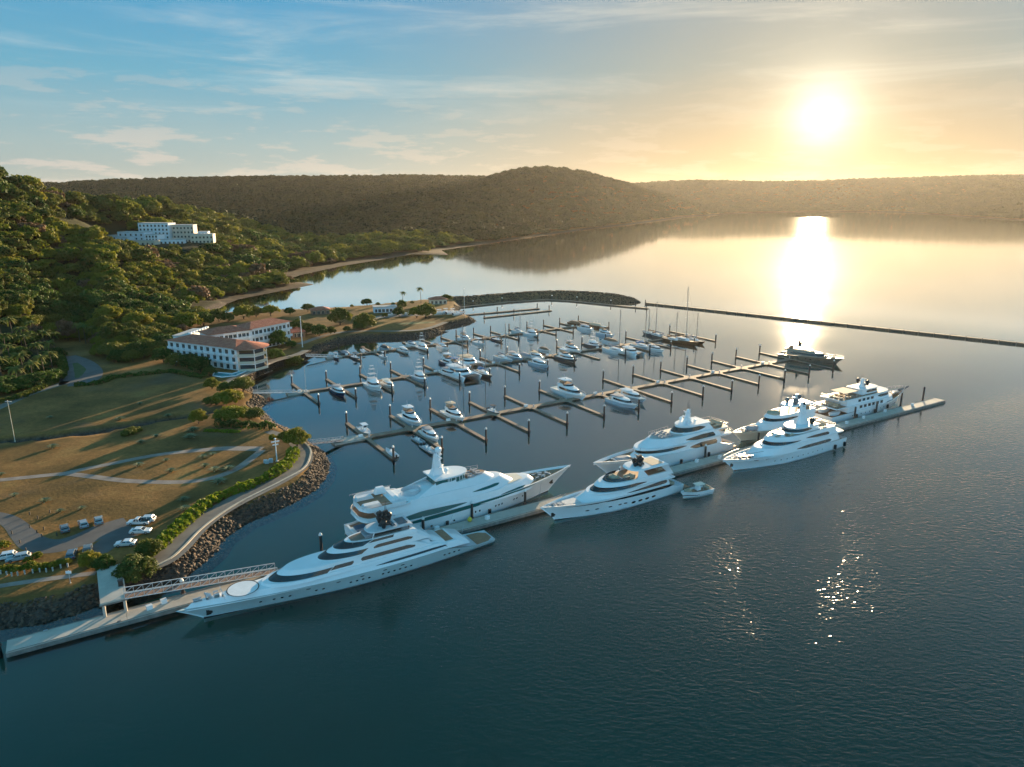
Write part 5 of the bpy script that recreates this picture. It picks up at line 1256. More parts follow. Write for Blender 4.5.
def tender_yacht():
    t = yacht('white yacht with black radar cluster and its tender lying astern, in the centre foreground', 158.0, -8.3, -1); t.scale = (1.092, 1, 1)
    H = Hull(42, 8.9, 2.2, 3.8, 4.6, full=2.4, rake=.10, wl=.90, bul=.45, step=(.17, .05), aft=.86, flare=.55)
    H.build(t, WHITE, GREYW, 30, boot=ANTIF); lim = H.beam
    H.band(t, 4, 36.5, lambda x: 2.62 + (x - 5) * .030, lambda x: 3.52 + (x - 5) * .012, GLASS, (.06, .7))
    H.ports(t, [10.5, 12.7, 14.9, 17.1], 1.25, 1.3, .6); H.ports(t, [19.6, 21.2, 24, 27.5, 30], 1.6, 1.0, .34)
    M = Tier(5.0, 33.0, 4.4, 3.4, 5.3, nose=11, fr=4.5, ar=.5, tk=.45, pw=1.9, lim=lim, inset=.12, crown=.14)
    M.wall(t, 'main_deck_house', WHITE, 44); M.window(t, .02, .60, .30, .80, GLASS, (.05, .75), slope=-.1)
    U = Tier(4.5, 27.6, 3.9, 5.3, 7.1, nose=8.5, fr=3.4, ar=1.5, tk=.5, pw=2.0, crown=.16)
    U.wall(t, 'upper_deck_house', WHITE, 44); U.window(t, .36, 1, .10, .56, GLASS, (.35, 0), name='windscreen')
    V = Tier(3.6, 28.6, 4.2, 5.22, 5.5, nose=9, fr=.2, ar=0, tk=0, pw=2, crown=.01); V.wall(t, 'upper_deck_edge', WHITE, 40)
    B = Tier(4.2, 26.0, 4.05, 6.5, 7.35, nose=8.5, fr=1.2, ar=.3, tk=.2, pw=2.0, crown=.02); B.wall(t, 'flybridge_brow', WHITE, 44)
    B.sheet(t, 'flybridge_deck', TEAK, 5.2, 18.5, 7.39, .55); B.sheet(t, 'helm_well', mat('fly_teak', (.22, .15, .11), .7, 0, .15, 2), 18.8, 22.2, 7.395, .9)
    b = MB(); q = [Tier(14, 23.4, 3.0, 0, 1, nose=5, fr=.6, tk=.1).pt(.55 + .45 * i / 12, 0) for i in range(13)]
    b.rings([[(x, -y, 7.3) for x, y in q] + [(x, y, 7.3) for x, y in q[::-1][1:]], [(x - .7, -y * .93, 8.1) for x, y in q] + [(x - .7, y * .93, 8.1) for x, y in q[::-1][1:]]], False, True); b.build('flybridge_screen', GLASS, t)
    sofa(t, 20.4, 0, 7.35, 2.6, 1.4, TAN); sofa(t, 16.8, 1.6, 7.35, 1.8, 2.6, TAN); sofa(t, 7, 0, 7.35, 4.4, 1.5, TAN, back=-1)
    HT = Tier(5.2, 16.6, 3.5, 9.15, 9.45, nose=3.6, fr=.3, ar=.4, tk=.1, pw=2.3, crown=.12); HT.wall(t, 'hardtop', WHITE, 30)
    HT.sheet(t, 'sunroof', TAN, 6.4, 10.2, 9.60, .9)
    b = MB()
    for s in (-1, 1):
        b.add([(15.8, s * 3.7, 7.3), (12.2, s * 3.75, 7.3), (13.6, s * 3.3, 9.2), (15.0, s * 3.1, 9.2)], [(0, 1, 2, 3), (3, 2, 1, 0)]); b.add([(6.2, s * 3.8, 7.3), (4.6, s * 3.8, 7.3), (5.5, s * 3.3, 9.2), (8.0, s * 3.3, 9.2)], [(0, 1, 2, 3), (3, 2, 1, 0)])
    b.build('hardtop_arch', WHITE, t)
    mast(t, 12.6, 9.5, 12.2, 1.5, DARK, DARK, ((.4, 1.25, .55, .62), (.4, -1.25, .55, .62), (-1.0, 0, 1.2, .6), (1.5, .5, .3, .5)), ((.5, 1.6), (.85, 1.0)), 2.0)
    b = MB(); 
    for i in range(7): x = 31.0 + 6.0 * i / 6
    b.box((33.4, 0, 3.95), (4.6, 3.4, .35), 0, .85); b.build('sun_pad', CUSH if False else mat('pad_pale', (.60, .58, .57), .8, 0, .05, 1), t)
    w = MB(); w.box((38.2, 0, 3.9), (2.2, 1.4, .06)); w = w.build('mooring_deck', TEAK, t); foredeck_gear(w, 38.2, 3.92, .7)
    b = MB(); b.box((-1.1, 0, .62), (2.6, 7.0, .3)); b.build('swim_platform', TEAK, t)
    sofa(t, 2.6, 0, 1.9, 4.6, 1.3, TAN); rail(t, [(3.8, -3.9, 5.5), (4.0, 3.9, 5.5)], .9); rail(t, [(4.4, -3.7, 7.35), (4.4, 3.7, 7.35)], .8)
    rail(t, [(34, -3.2, 4.1), (38, -2.0, 4.4), (41, -.5, 4.6)], .8); rail(t, [(34, 3.2, 4.1), (38, 2.0, 4.4), (41, .5, 4.6)], .8)
    anchor_pocket(t, H, 38.4, 2.0); fenders(t, H, [9, 16, 24], -1)
tender_yacht()

def second_row_yacht():
    t = yacht('white yacht with bronze side windows moored behind the yacht with the black radar cluster', 196, 8.0, -1)
    H = Hull(54.5, 10.2, 2.6, 4.2, 5.3, full=2.4, rake=.11, wl=.88, bul=.8, step=(.15, .03), aft=.86, flare=.5)
    H.build(t, WHITE, TEAK, 30, boot=ANTIF); lim = H.beam
    BR = mat('bronze_glass', (.035, .024, .015), .1, 0, 0, spec=.8)
    M = Tier(6, 40, 4.9, 3.9, 6.3, nose=12, fr=4, ar=.5, tk=.4, pw=1.9, lim=lim, inset=.15, crown=.12)
    M.wall(t, 'main_deck_house', WHITE, 40); M.window(t, .06, .44, .08, .74, BR, (.02, .35), slope=.1); M.window(t, .50, 1, .52, .95, BR, (.4, 0), name='windscreen')
    U = Tier(6, 37.5, 4.5, 6.3, 8.7, nose=10.5, fr=4.5, ar=2, tk=.6, pw=2.0, crown=.15)
    U.wall(t, 'upper_deck_house', WHITE, 40); U.window(t, .08, .52, .10, .76, BR, (.02, .6), slope=.1)
    W2 = Tier(3.5, 38.6, 4.7, 6.2, 6.75, nose=11, fr=.3, ar=.2, tk=-.1, pw=2, crown=.02); W2.wall(t, 'upper_deck_edge', WHITE, 40)
    U.sheet(t, 'sun_deck', mat('deck_pale', (.5, .46, .42), .7, 0, .1, 1), 22, 32.5, 8.9, .7)
    S = Tier(9, 24, 3.3, 8.8, 10.9, nose=5.5, fr=2.6, ar=2, tk=.5, pw=2.0, crown=.02); S.wall(t, 'sky_lounge', WHITE, 34, roof=WHITE, over=.5, th=.3); S.window(t, .2, 1, .2, .8, BR, (.3, 0), name='windscreen')
    lounger_row(t, [(x, y) for x in (26.5, 29.5) for y in (-2.1, -.7, .7, 2.1)], 8.9); rail(t, [(22, -3.6, 8.85), (31, -2.6, 8.85)], .9); rail(t, [(22, 3.6, 8.85), (31, 2.6, 8.85)], .9)
    mast(t, 17.8, 11.2, 15.6, 1.7, WHITE, WHITE, ((.6, 1.7, .6, .7), (.6, -1.7, .6, .7), (-2.6, .9, .2, .6)), ((.4, 2.0), (.75, 1.3)), 3.0)
    for nm, z, x0, x1, hw in (('sun_deck_aft', 8.75, 2.6, 9.5, 4.4), ('upper_deck_aft', 6.5, 1.0, 7.5, 4.8)):
        Q = Tier(x0, x1, hw, z - .4, z, nose=1, fr=0, tk=-.1, pw=4, crown=.01, aft_round=1.5); Q.wall(t, nm, WHITE, 20); Q.sheet(t, 'teak_sheet', TEAK, x0 + .4, x1 - .2, z + .03, .4)
    sofa(t, 4.4, 0, 8.8, 4.4, 1.5, TAN); sofa(t, 3.2, 0, 6.55, 5, 1.4, TAN); lounger_row(t, [(6.8, -2.2), (6.8, 0), (6.8, 2.2)], 8.8, TAN)
    rail(t, [(2.8, -3.6, 8.8), (2.6, 3.6, 8.8)], .9); rail(t, [(1.2, -4.0, 6.55), (1.2, 4.0, 6.55)], .9); rail(t, [(2.8, -4.2, 8.8), (9, -4.3, 8.8)], .9); rail(t, [(1.2, -4.6, 6.55), (7, -4.7, 6.55)], .9)
    b = MB(); A = []; B_ = []
    for i in range(9): x = 41.6 + 10 * i / 8; y = max(H.beam(x) - .7, .1); z = H.zs(x / 54.5) - .75; A.append((x, -y, z)); B_.append((x, y, z))
    b.rings([A, B_], False); w = b.build('mooring_deck', TEAK, t); foredeck_gear(w, 46.5, 4.0, 1.6)
    b = MB(); b.rings([[(43.5 + 3 * c_ * math.cos(6.2832 * i / 16), 1.6 * c_ * math.sin(6.2832 * i / 16), z) for i in range(16)] for c_, z in ((.9, 3.9), (1, 4.6), (.6, 5.0))], True, True, False, True); b.build('covered_tender', CUSH, t)
    b = MB(); b.box((-.9, 0, .8), (2.4, 7.6, .3)); b.build('swim_platform', TEAK, t); fenders(t, H, [12, 24], 1, .4); fenders(t, H, [10, 22, 33], -1, .4)
second_row_yacht()

def mast_yacht():
    t = yacht('white yacht with a tall white pylon mast, right hand one of the front row', 230.6, -8.8, -1)
    H = Hull(54, 9.8, 3.0, 3.5, 4.6, full=2.5, rake=.10, wl=.9, bul=.8, aft=.9, flare=.5)
    H.build(t, WHITE, TEAK, 30, boot=ANTIF); lim = H.beam
    H.ports(t, [38, 42], 3.0, 1.9, .62); H.ports(t, [13 + 2.4 * i for i in range(10)], 1.5, .4, .4)
    M = Tier(4, 42.5, 4.8, 3.3, 5.6, nose=11, fr=3.2, ar=1.2, tk=.4, pw=2.0, lim=lim, inset=.05, crown=.14)
    M.wall(t, 'main_deck_house', WHITE, 40); M.window(t, .10, .52, .10, .52, GLASS, (.06, .3), slope=.05)
    b = MB(); 
    for s in (-1, 1): b.path([(45.8, s * .1, 4.7), (43.0, s * 2.0, 5.2), (40.0, s * 3.4, 5.6)], .05, 4)
    b.build('breakwater_rail', DARK, t)
    U = Tier(5, 35.8, 4.3, 5.6, 7.8, nose=9.5, fr=3.0, ar=2.0, tk=.5, pw=2.0, crown=.15)
    U.wall(t, 'upper_deck_house', WHITE, 40); U.window(t, .56, 1, .14, .50, GLASS, (.45, 0), name='windscreen'); U.window(t, .12, .5, .2, .62, GLASS, (.05, .5), slope=.1)
    E_ = Tier(3, 36.4, 4.5, 5.5, 5.85, nose=10, fr=.2, tk=0, pw=2, crown=.02); E_.wall(t, 'upper_deck_edge', WHITE, 40)
    BR = Tier(6, 35, 4.2, 7.0, 8.0, nose=9.5, fr=1.4, ar=.5, tk=.3, pw=2.0, crown=.02); BR.wall(t, 'bridge_brow', WHITE, 40)
    BR.sheet(t, 'sun_deck', TEAK, 8, 29, 8.05, .5)
    S = Tier(13, 26.5, 3.2, 8.05, 9.6, nose=5, fr=1.5, ar=1.0, tk=.4, pw=2.0, crown=.02); S.wall(t, 'sky_lounge', WHITE, 30, roof=WHITE, over=.5, th=.28); S.window(t, .3, 1, .25, .8, GLASS, (.3, 0), name='windscreen')
    b = MB(); b.rings([[(29.2 + 1.9 * math.cos(6.2832 * i / 16), 1.9 * math.sin(6.2832 * i / 16), z) for i in range(16)] for z in (8.0, 8.8)], True, True, False, True); b.build('jacuzzi', WHITE, t)
    lounger_row(t, [(26.8, -2.7), (26.8, 2.7), (31.2, -1.2), (31.2, 1.2)], 8.05, TAN)
    mast(t, 18.6, 9.9, 17.2, 2.3, WHITE, DARK, ((.2, 0, 6.0, .8), (-2.4, 2.0, .6, .9), (-2.4, -2.0, .6, .9)), ((.55, 1.7), (.85, 1.2)), 3.2, rake=.06)
    sofa(t, 9.6, 0, 8.05, 4.6, 1.5, TAN); lounger_row(t, [(11.5, -2.4), (11.5, -.8), (11.5, .8), (11.5, 2.4)], 8.05, TAN)
    for nm, z, x0, x1, hw in (('upper_deck_aft', 5.8, 1.2, 6.5, 4.4),):
        Q = Tier(x0, x1, hw, z - .3, z, nose=1, fr=0, tk=-.1, pw=4, crown=.01, aft_round=1.5); Q.wall(t, nm, WHITE, 20); Q.sheet(t, 'teak_sheet', TEAK, x0 + .4, x1 - .2, z + .03, .4)
    rail(t, [(1.5, -4.2, 5.85), (1.5, 4.2, 5.85)], .9); rail(t, [(6.5, -4.0, 8.05), (6.5, 4.0, 8.05)], .9); rail(t, [(6.5, -4.0, 8.05), (20, -3.9, 8.05)], .8); rail(t, [(6.5, 4.0, 8.05), (20, 3.9, 8.05)], .8)
    sofa(t, 2.4, 0, 3.0, 4.8, 1.2, TAN)
    b = MB(); A = []; B_ = []
    for i in range(9): x = 43.2 + 8.4 * i / 8; y = max(H.beam(x) - .6, .1); z = H.zs(x / 54) - .76; A.append((x, -y, z)); B_.append((x, y, z))
    b.rings([A, B_], False); w = b.build('mooring_deck', mat('deck_redwood', (.25, .12, .08), .7, 0, .15, 2), t); foredeck_gear(w, 47, 3.75, 1.5); foredeck_gear(w, 45, 3.6, 2.0)
    rail(t, [(43, -3.4, 4.4), (48, -2.1, 4.8), (53, -.5, 5.0)], .6); rail(t, [(43, 3.4, 4.4), (48, 2.1, 4.8), (53, .5, 5.0)], .6)
    fenders(t, H, [1.2, 6.5], 1, .45); fenders(t, H, [1.2, 6.5], -1, .45); anchor_pocket(t, H, 50, 2.4)
mast_yacht()

def dome_yacht():
    t = yacht('white yacht with three big dark radar domes, behind the one with the tall pylon mast', 242.5, 8.2, -1)
    H = Hull(42.5, 8.8, 2.6, 3.2, 4.2, full=2.4, rake=.11, wl=.88, bul=.7, aft=.88, flare=.5)
    H.build(t, CREAM, TEAK, 28, boot=ANTIF); lim = H.beam
    M = Tier(4, 32, 4.2, 3.0, 5.0, nose=10, fr=3.4, ar=.6, tk=.4, pw=2.0, lim=lim, inset=.1, crown=.14)
    M.wall(t, 'main_deck_house', WHITE, 40); M.window(t, .08, .55, .25, .75, GLASS, (.05, .4))
    U = Tier(4, 27, 3.7, 5.0, 6.9, nose=8, fr=2.6, ar=1, tk=.5, pw=2.0, crown=.12); U.wall(t, 'upper_deck_house', WHITE, 40); U.window(t, .40, 1, .2, .62, GLASS, (.3, 0), name='windscreen')
    B = Tier(4, 26, 3.7, 6.4, 7.4, nose=7.5, fr=1.2, tk=.3, pw=2, crown=.02); B.wall(t, 'flybridge_brow', WHITE, 36); B.sheet(t, 'flybridge_deck', TEAK, 5, 21, 7.44, .45)
    b = MB(); b.rings([[(22.4 + r_ * math.cos(6.2832 * i / 18), r_ * math.sin(6.2832 * i / 18), z) for i in range(18)] for r_, z in ((2.3, 7.35), (2.2, 8.0), (1.9, 7.5))], True, True, False, True); b.build('sun_pad', TAN, t)
    HT = Tier(5, 17, 3.2, 9.2, 9.5, nose=3.5, fr=.3, tk=.1, pw=2.3, crown=.1); HT.wall(t, 'hardtop', WHITE, 28)
    b = MB()
    for s in (-1, 1):
        for x in (6, 10, 15): b.tube((x, s * 3.1, 7.4), (x, s * 2.9, 9.25), .16, 5)
    b.build('hardtop_leg', WHITE, t)
    mast(t, 11, 9.5, 12.6, 1.5, WHITE, mat('dome_grey', (.12, .12, .13), .4, 0, .05, 1), ((2.3, 1.7, .9, .95), (-2.2, -1.9, .8, 1.0), (2.0, -1.9, .5, .8), (-.6, 1.0, 2.2, .7)), ((.5, 1.6),), 2.6)
    w = MB(); w.box((36.4, 0, 3.5), (4.0, 2.6, .08)); w = w.build('mooring_deck', TEAK, t); foredeck_gear(w, 36.5, 3.55, 1.2)
    b = MB(); b.rings([[(33.0 + 2.6 * c_ * math.cos(6.2832 * i / 16), 1.7 * c_ * math.sin(6.2832 * i / 16), z) for i in range(16)] for c_, z in ((1, 3.6), (1, 4.4), (.5, 4.8))], True, True, False, True); b.build('covered_tender', CUSH, t)
    sofa(t, 6.2, 0, 7.4, 4, 1.4, TAN); rail(t, [(4.3, -3.4, 7.4), (4.3, 3.4, 7.4)], .8); sofa(t, 2.2, 0, 2.4, 4, 1.2, TAN); fenders(t, H, [8, 18, 28], 1, .4)
dome_yacht()

def explorer_yacht():
    t = yacht('white expedition yacht with stacked square decks at the outer end of the concrete pontoon', 247, 8.2, 1)
    H = Hull(53, 10, 2.6, 3.1, 5.0, full=2.8, rake=.10, wl=.9, bul=.7, aft=.94, flare=.45)
    H.build(t, WHITE, TEAK, 28, boot=RUST); lim = H.beam
    M = Tier(9, 42, 4.6, 2.9, 5.2, nose=9, fr=1.2, ar=.2, tk=.15, pw=2.4, lim=lim, inset=.1, crown=.05); M.wall(t, 'main_deck_house', WHITE, 36)
    b = MB()
    def panes(T, xs, z0, z1, w, nm='window'):
        c = MB()
        for x in xs:
            for s in (-1, 1):
                y = T.half(x, (z0 - T.z0) / (T.z1 - T.z0)) + .05; y2 = T.half(x, (z1 - T.z0) / (T.z1 - T.z0)) + .05
                c.add([(x - w / 2, s * y, z0), (x + w / 2, s * y, z0), (x + w / 2, s * y2, z1), (x - w / 2, s * y2, z1)], [(0, 1, 2, 3)])
        return c.build(nm, GLASS, t)
    panes(M, [17, 19.6, 22.2, 24.8, 27.4, 30], 3.55, 4.65, 1.7); H.band(t, 33, 46, 3.0, 3.7, GLASS, (.1, .3)); H.ports(t, [12 + i * 2.6 for i in range(9)], 1.5, .5, .5)
    U = Tier(8, 38, 4.4, 5.4, 7.6, nose=6.5, fr=1.2, ar=.2, tk=.15, pw=2.6, crown=.05); U.wall(t, 'upper_deck_house', WHITE, 34); panes(U, [16, 18.6, 21.2, 23.8], 6.1, 7.1, 1.7); U.window(t, .52, 1, .35, .8, GLASS, (.1, 0), name='windscreen')
    E1 = Tier(1.6, 40, 4.95, 5.15, 5.45, nose=8, fr=0, tk=0, pw=2.4, crown=.01); E1.wall(t, 'upper_deck', WHITE, 34); E1.sheet(t, 'teak_sheet', TEAK, 2.2, 8.2, 5.49, .3)
    E2 = Tier(5, 37, 4.6, 7.6, 7.9, nose=7, fr=0, tk=0, pw=2.4, crown=.01); E2.wall(t, 'sun_deck', WHITE, 34); E2.sheet(t, 'teak_sheet', TEAK, 5.4, 33, 7.94, .3)
    S = Tier(19, 31, 3.2, 7.9, 9.7, nose=4, fr=1, ar=.4, tk=.3, pw=2.4, crown=.03); S.wall(t, 'wheelhouse', WHITE, 28, roof=WHITE, over=.6, th=.22); S.window(t, .2, 1, .3, .8, GLASS, (.1, 0), name='windscreen')
    b = MB(); b.box((12.5, 0, 9.9), (8, 6.4, .16), 0, .97); b.build('awning', mat('awning_tan', (.42, .33, .24), .8, 0, .1, 1), t)
    b = MB()
    for x in (9, 16):
        for s in (-1, 1): b.tube((x, s * 3, 7.9), (x, s * 3, 9.85), .09, 5)
    b.build('awning_post', ALU, t)
    mast(t, 23.5, 9.9, 13.2, 1.3, WHITE, DARK, ((0, 1.9, 1.8, .75), (0, -1.9, 1.8, .75), (1.6, 0, .6, .5)), ((.45, 2.3), (.8, 1.1)), 2.4)
    lounger_row(t, [(x, y) for x in (8, 11, 14) for y in (-2, 0, 2)], 7.94, TAN); lounger_row(t, [(4.2, -2.4), (4.2, 0), (4.2, 2.4)], 5.5, TAN); sofa(t, 6.5, 0, 5.49, 5, 1.4, TAN)
    b = MB(); b.rings([[(4.6 + 3.2 * c_ * math.cos(6.2832 * i / 16), 2.2 + 1.3 * c_ * math.sin(6.2832 * i / 16), z) for i in range(16)] for c_, z in ((.8, 2.3), (1, 3.2), (.5, 3.6))], True, True, False, True)
    b.rings([[(4.6 + 3.2 * c_ * math.cos(6.2832 * i / 16), -2.2 + 1.3 * c_ * math.sin(6.2832 * i / 16), z) for i in range(16)] for c_, z in ((.8, 2.3), (1, 3.2), (.5, 3.6))], True, True, False, True); b.build('covered_tender', mat('tender_cover', (.62, .64, .66), .6, 0, .05, 1), t)
    for pts in ([(1.8, -4.7, 5.5), (9, -4.8, 5.5)], [(1.8, -4.7, 5.5), (1.8, 4.7, 5.5)], [(5.2, -4.4, 7.95), (19, -4.4, 7.95)], [(5.2, -4.4, 7.95), (5.2, 4.4, 7.95)], [(42, -4, 4.6), (48, -2.6, 5.0), (52.4, -.5, 5.3)], [(42, 4, 4.6), (48, 2.6, 5.0), (52.4, .5, 5.3)]): rail(t, pts, .95)
    b = MB(); b.rings([[(x, -w, z), (x, w, z), (x, w * .6, z - .5), (x, -w * .6, z - .5)] for x, w, z in ((49.5, .9, 4.9), (53, .7, 5.3), (55.6, .25, 5.7))], True, False, True, True); b.build('bowsprit', mat('deck_dark', (.13, .14, .145), .7, 0, .2, 2), t)
    w = MB(); w.box((46, 0, 4.15), (5, 3.4, .08)); w = w.build('mooring_deck', TEAK, t); foredeck_gear(w, 46, 4.2, 1.5); fenders(t, H, [14, 26, 36], -1, .45)
explorer_yacht()

def dark_yacht():
    bow = G(829, 365, 0); st = G(768, 357, 0); d = bow - st
    t = thing('motor_yacht', 'dark bronze yacht at the far right end of the front finger dock, against the glare', 'yacht', FA.at(231.5, 8.0), math.atan2(-.60, .80))
    BZ = mat('hull_bronze', (.17, .14, .11), .3, .1, .1, .4); BZ2 = mat('house_bronze', (.26, .22, .17), .35, .0, .1, .4)
    H = Hull(31, 7, 2.0, 2.6, 3.4, full=2.5, rake=.11, wl=.9, bul=.4, aft=.9); H.build(t, BZ, TEAK, 24, boot=ANTIF)
    M = Tier(4, 24, 3.1, 2.4, 4.5, nose=7, fr=3.2, ar=.4, tk=.35, pw=2, lim=H.beam, inset=.2, crown=.1); M.wall(t, 'main_deck_house', BZ2, 34); M.window(t, .08, 1, .3, .82, GLASS, (.1, 0), name='windscreen')
    U = Tier(3, 17.5, 2.9, 4.5, 5.4, nose=5, fr=1.2, tk=.2, pw=2, crown=.02); U.wall(t, 'flybridge_coaming', BZ2, 30); U.sheet(t, 'flybridge_deck', TEAK, 3.6, 14, 5.45, .4)
    HT = Tier(4, 14, 2.6, 7.0, 7.25, nose=3, fr=.2, tk=.05, pw=2.3, crown=.08); HT.wall(t, 'hardtop', BZ2, 24)
    b = MB()
    for s in (-1, 1):
        for x in (5, 12): b.tube((x, s * 2.4, 5.4), (x, s * 2.3, 7.05), .14, 5)
    b.build('hardtop_leg', DARK, t); mast(t, 9.5, 7.2, 9.6, 1.1, DARK, DARK, ((.3, .9, .4, .5), (.3, -.9, .4, .5)), ((.5, 1.2),), 2)
    H.ports(t, [8, 10, 14, 16, 20], 1.3, 1.0, .45); sofa(t, 5.4, 0, 5.4, 3.4, 1.3, TAN); lounger_row(t, [(26, -1), (26, 1)], 3.0, TAN); rail(t, [(22, -2.6, 3.1), (27, -1.8, 3.3), (30.6, -.3, 3.5)], .8); rail(t, [(22, 2.6, 3.1), (27, 1.8, 3.3), (30.6, .3, 3.5)], .8)
dark_yacht()
# ------------------------------------------------------------------ small craft
COVERG = mat('canvas_grey', (.26, .28, .31), .85, 0, .1, 2); COVERB = mat('canvas_brown', (.22, .13, .08), .85, 0, .12, 2); TURQ = mat('canvas_turquoise', (.05, .24, .33), .75, 0, .12, 2)
VARN = mat('varnished_wood', (.16, .075, .035), .4, 0, .2, 1.5); LBLUE = mat('hull_pale_blue', (.42, .53, .62), .25, 0, .05, .5); DGREY = mat('hull_dark_grey', (.07, .075, .085), .3, 0, .1, .5)
def small_hull(t, L, B, m=WHITE, fb=1.2, fba=.9, deck=CREAM, boot=True):
    H = Hull(L, B, fba, fba * 1.06, fb * 1.25, full=2.2, rake=.13, wl=.86, bul=.12 * fb, aft=.88, flare=.55)
    H.build(t, m, deck, 14, boot=ANTIF if boot else None); return H
def cruiser(t, L, hm=WHITE, top=WHITE, fly=True, canvas=None, win=GLASS, B=None):
    B = B or L * .30; h = .085 * L + .35; H = small_hull(t, L, B, hm, h, h * .8)
    T = Tier(L * .22, L * .82, B * .40, h * .82, h * 1.75, nose=L * .30, fr=L * .12, ar=.1, tk=.22, pw=2, lim=H.beam, inset=.18, crown=.08); T.wall(t, 'cabin', WHITE, 20); T.window(t, .12, 1, .36, .82, win, (.1, 0), n=18, name='window')
    if fly:
        U = Tier(L * .20, L * .56, B * .36, h * 1.75, h * 2.2, nose=L * .12, fr=L * .05, ar=.05, tk=.05, pw=2, crown=.02); U.wall(t, 'flybridge', WHITE, 16); U.sheet(t, 'flybridge_deck', TEAK, L * .22, L * .44, h * 2.24, .2); U.window(t, .6, 1, .5, 1.15, win, n=12, name='flybridge_screen')
        HT = Tier(L * .20, L * .46, B * .34, h * 2.2 + 1.55, h * 2.2 + 1.68, nose=L * .1, fr=.05, tk=.02, pw=2.4, crown=.05); HT.wall(t, 'hardtop', canvas or top, 14)
        b = MB()
        for s in (-1, 1):
            for x in (.22, .42): b.tube((L * x, s * B * .31, h * 2.1), (L * x, s * B * .29, h * 2.2 + 1.6), .06, 4)
        b.build('hardtop_leg', ALU, t); sofa(t, L * .26, 0, h * 2.2, B * .5, .9, TAN)
        a = MB(); a.tube((L * .3, 0, h * 2.2 + 1.7), (L * .27, 0, h * 2.2 + 3.6), .035, 4); a.ball((L * .33, 0, h * 2.2 + 1.95), .28, .8, 8, 6); a.build('radar', WHITE, t)
    else:
        HT = Tier(L * .16, L * .46, B * .38, h * 1.75 + .25, h * 1.75 + .38, nose=L * .08, fr=.05, tk=.02, pw=2.6, crown=.06); HT.wall(t, 'hardtop', canvas or top, 14)
        b = MB()
        for s in (-1, 1):
            for x in (.18, .4): b.tube((L * x, s * B * .34, h * .9), (L * x, s * B * .33, h * 1.75 + .3), .06, 4)
        b.build('hardtop_leg', ALU, t); sofa(t, L * .12, 0, h * .75, B * .5, .8, TAN)
    b = MB(); b.box((-.35, 0, .35), (.8, B * .75, .12)); b.build('swim_platform', TEAK, t)
    rail(t, [(L * .55, -B * .44, h * 1.05), (L * .8, -B * .30, h * 1.2), (L * .98, -.08, h * 1.3)], .55, step=2); rail(t, [(L * .55, B * .44, h * 1.05), (L * .8, B * .30, h * 1.2), (L * .98, .08, h * 1.3)], .55, step=2)
def sportfisher(t, L, hm=WHITE, rig=9.0):
    B = L * .31; h = .095 * L + .35; H = Hull(L, B, h * .62, h * .75, h * 1.35, full=2.2, rake=.12, wl=.84, bul=.2, aft=.86); H.build(t, hm, GREYW, 16, boot=ANTIF)
    T = Tier(L * .30, L * .76, B * .40, h * .75, h * 1.75, nose=L * .22, fr=L * .10, tk=.2, pw=2, lim=H.beam, inset=.2, crown=.08); T.wall(t, 'cabin', WHITE, 20); T.window(t, .2, 1, .4, .8, GLASS, (.1, 0), n=18)
    U = Tier(L * .30, L * .55, B * .34, h * 1.75, h * 2.2, nose=L * .1, fr=.2, tk=.02, pw=2, crown=.02); U.wall(t, 'flybridge', WHITE, 14); U.sheet(t, 'flybridge_deck', GREYW, L * .31, L * .46, h * 2.23, .2)
    z = h * 2.2; b = MB()
    for lv, w in ((1.9, .30), (3.9, .2), (5.4, .14)):
        b.box((L * .41, 0, z + lv), (L * .18 * (w / .3) ** .6, B * w * 2, .12))
    for s in (-1, 1):
        for x in (.33, .49): b.tube((L * x, s * B * .32, z - .3), (L * (.41 + (x - .41) * .35), s * B * .13, z + 5.4), .05, 4)
    b.build('tuna_tower', ALU, t); o = MB()
    for s in (-1, 1): o.tube((L * .42, s * B * .36, z), (L * .30, s * (B * .36 + rig * .28), z + rig), .045, 4, .02)
    o.build('outriggers', ALU, t); c = MB(); c.box((L * .18, 0, h * .8), (.8, .6, 1.0), 0, .8); c.tube((L * .18, 0, h * 1.2), (L * .15, 0, h * 1.9), .1, 5); c.build('fighting_chair', CREAM, t)
    rail(t, [(L * .6, -B * .4, h * 1.15), (L * .97, -.1, h * 1.4)], .6, step=2.2); rail(t, [(L * .6, B * .4, h * 1.15), (L * .97, .1, h * 1.4)], .6, step=2.2)
def rigging(t, x, z0, H_, L, W_, boom_m, boomz, spread=True, col=ALU, lean=0.0, boom=True):
    b = MB(); top = (x - lean, 0, z0 + H_); b.tube((x, 0, z0), top, .19, 6, .13); o = b.build('mast', mat('mast_grey', (.24, .23, .22), .5, 0, .05, 2), t)
    s_ = MB()
    for k in (.42, .7):
        s_.tube((x - lean * k, -W_ * .38 * (1.2 - k), z0 + H_ * k), (x - lean * k, W_ * .38 * (1.2 - k), z0 + H_ * k), .04, 4)
    s_.build('spreaders', col, o)
    if boom:
        q = MB(); q.tube((x - .2, 0, boomz), (x - .42 * L, 0, boomz + .12), .30, 7, .20); q.build('sail_cover', boom_m, t)
    r_ = MB(); r_.tube(top, (L * .985, 0, z0 * .9), .025, 3); r_.tube(top, (.1, 0, z0 * .8), .02, 3)
    for s in (-1, 1): r_.tube(top, (x - .3, s * W_ * .45, z0 * .7), .02, 3)
    r_.build('stays', DARK, t)
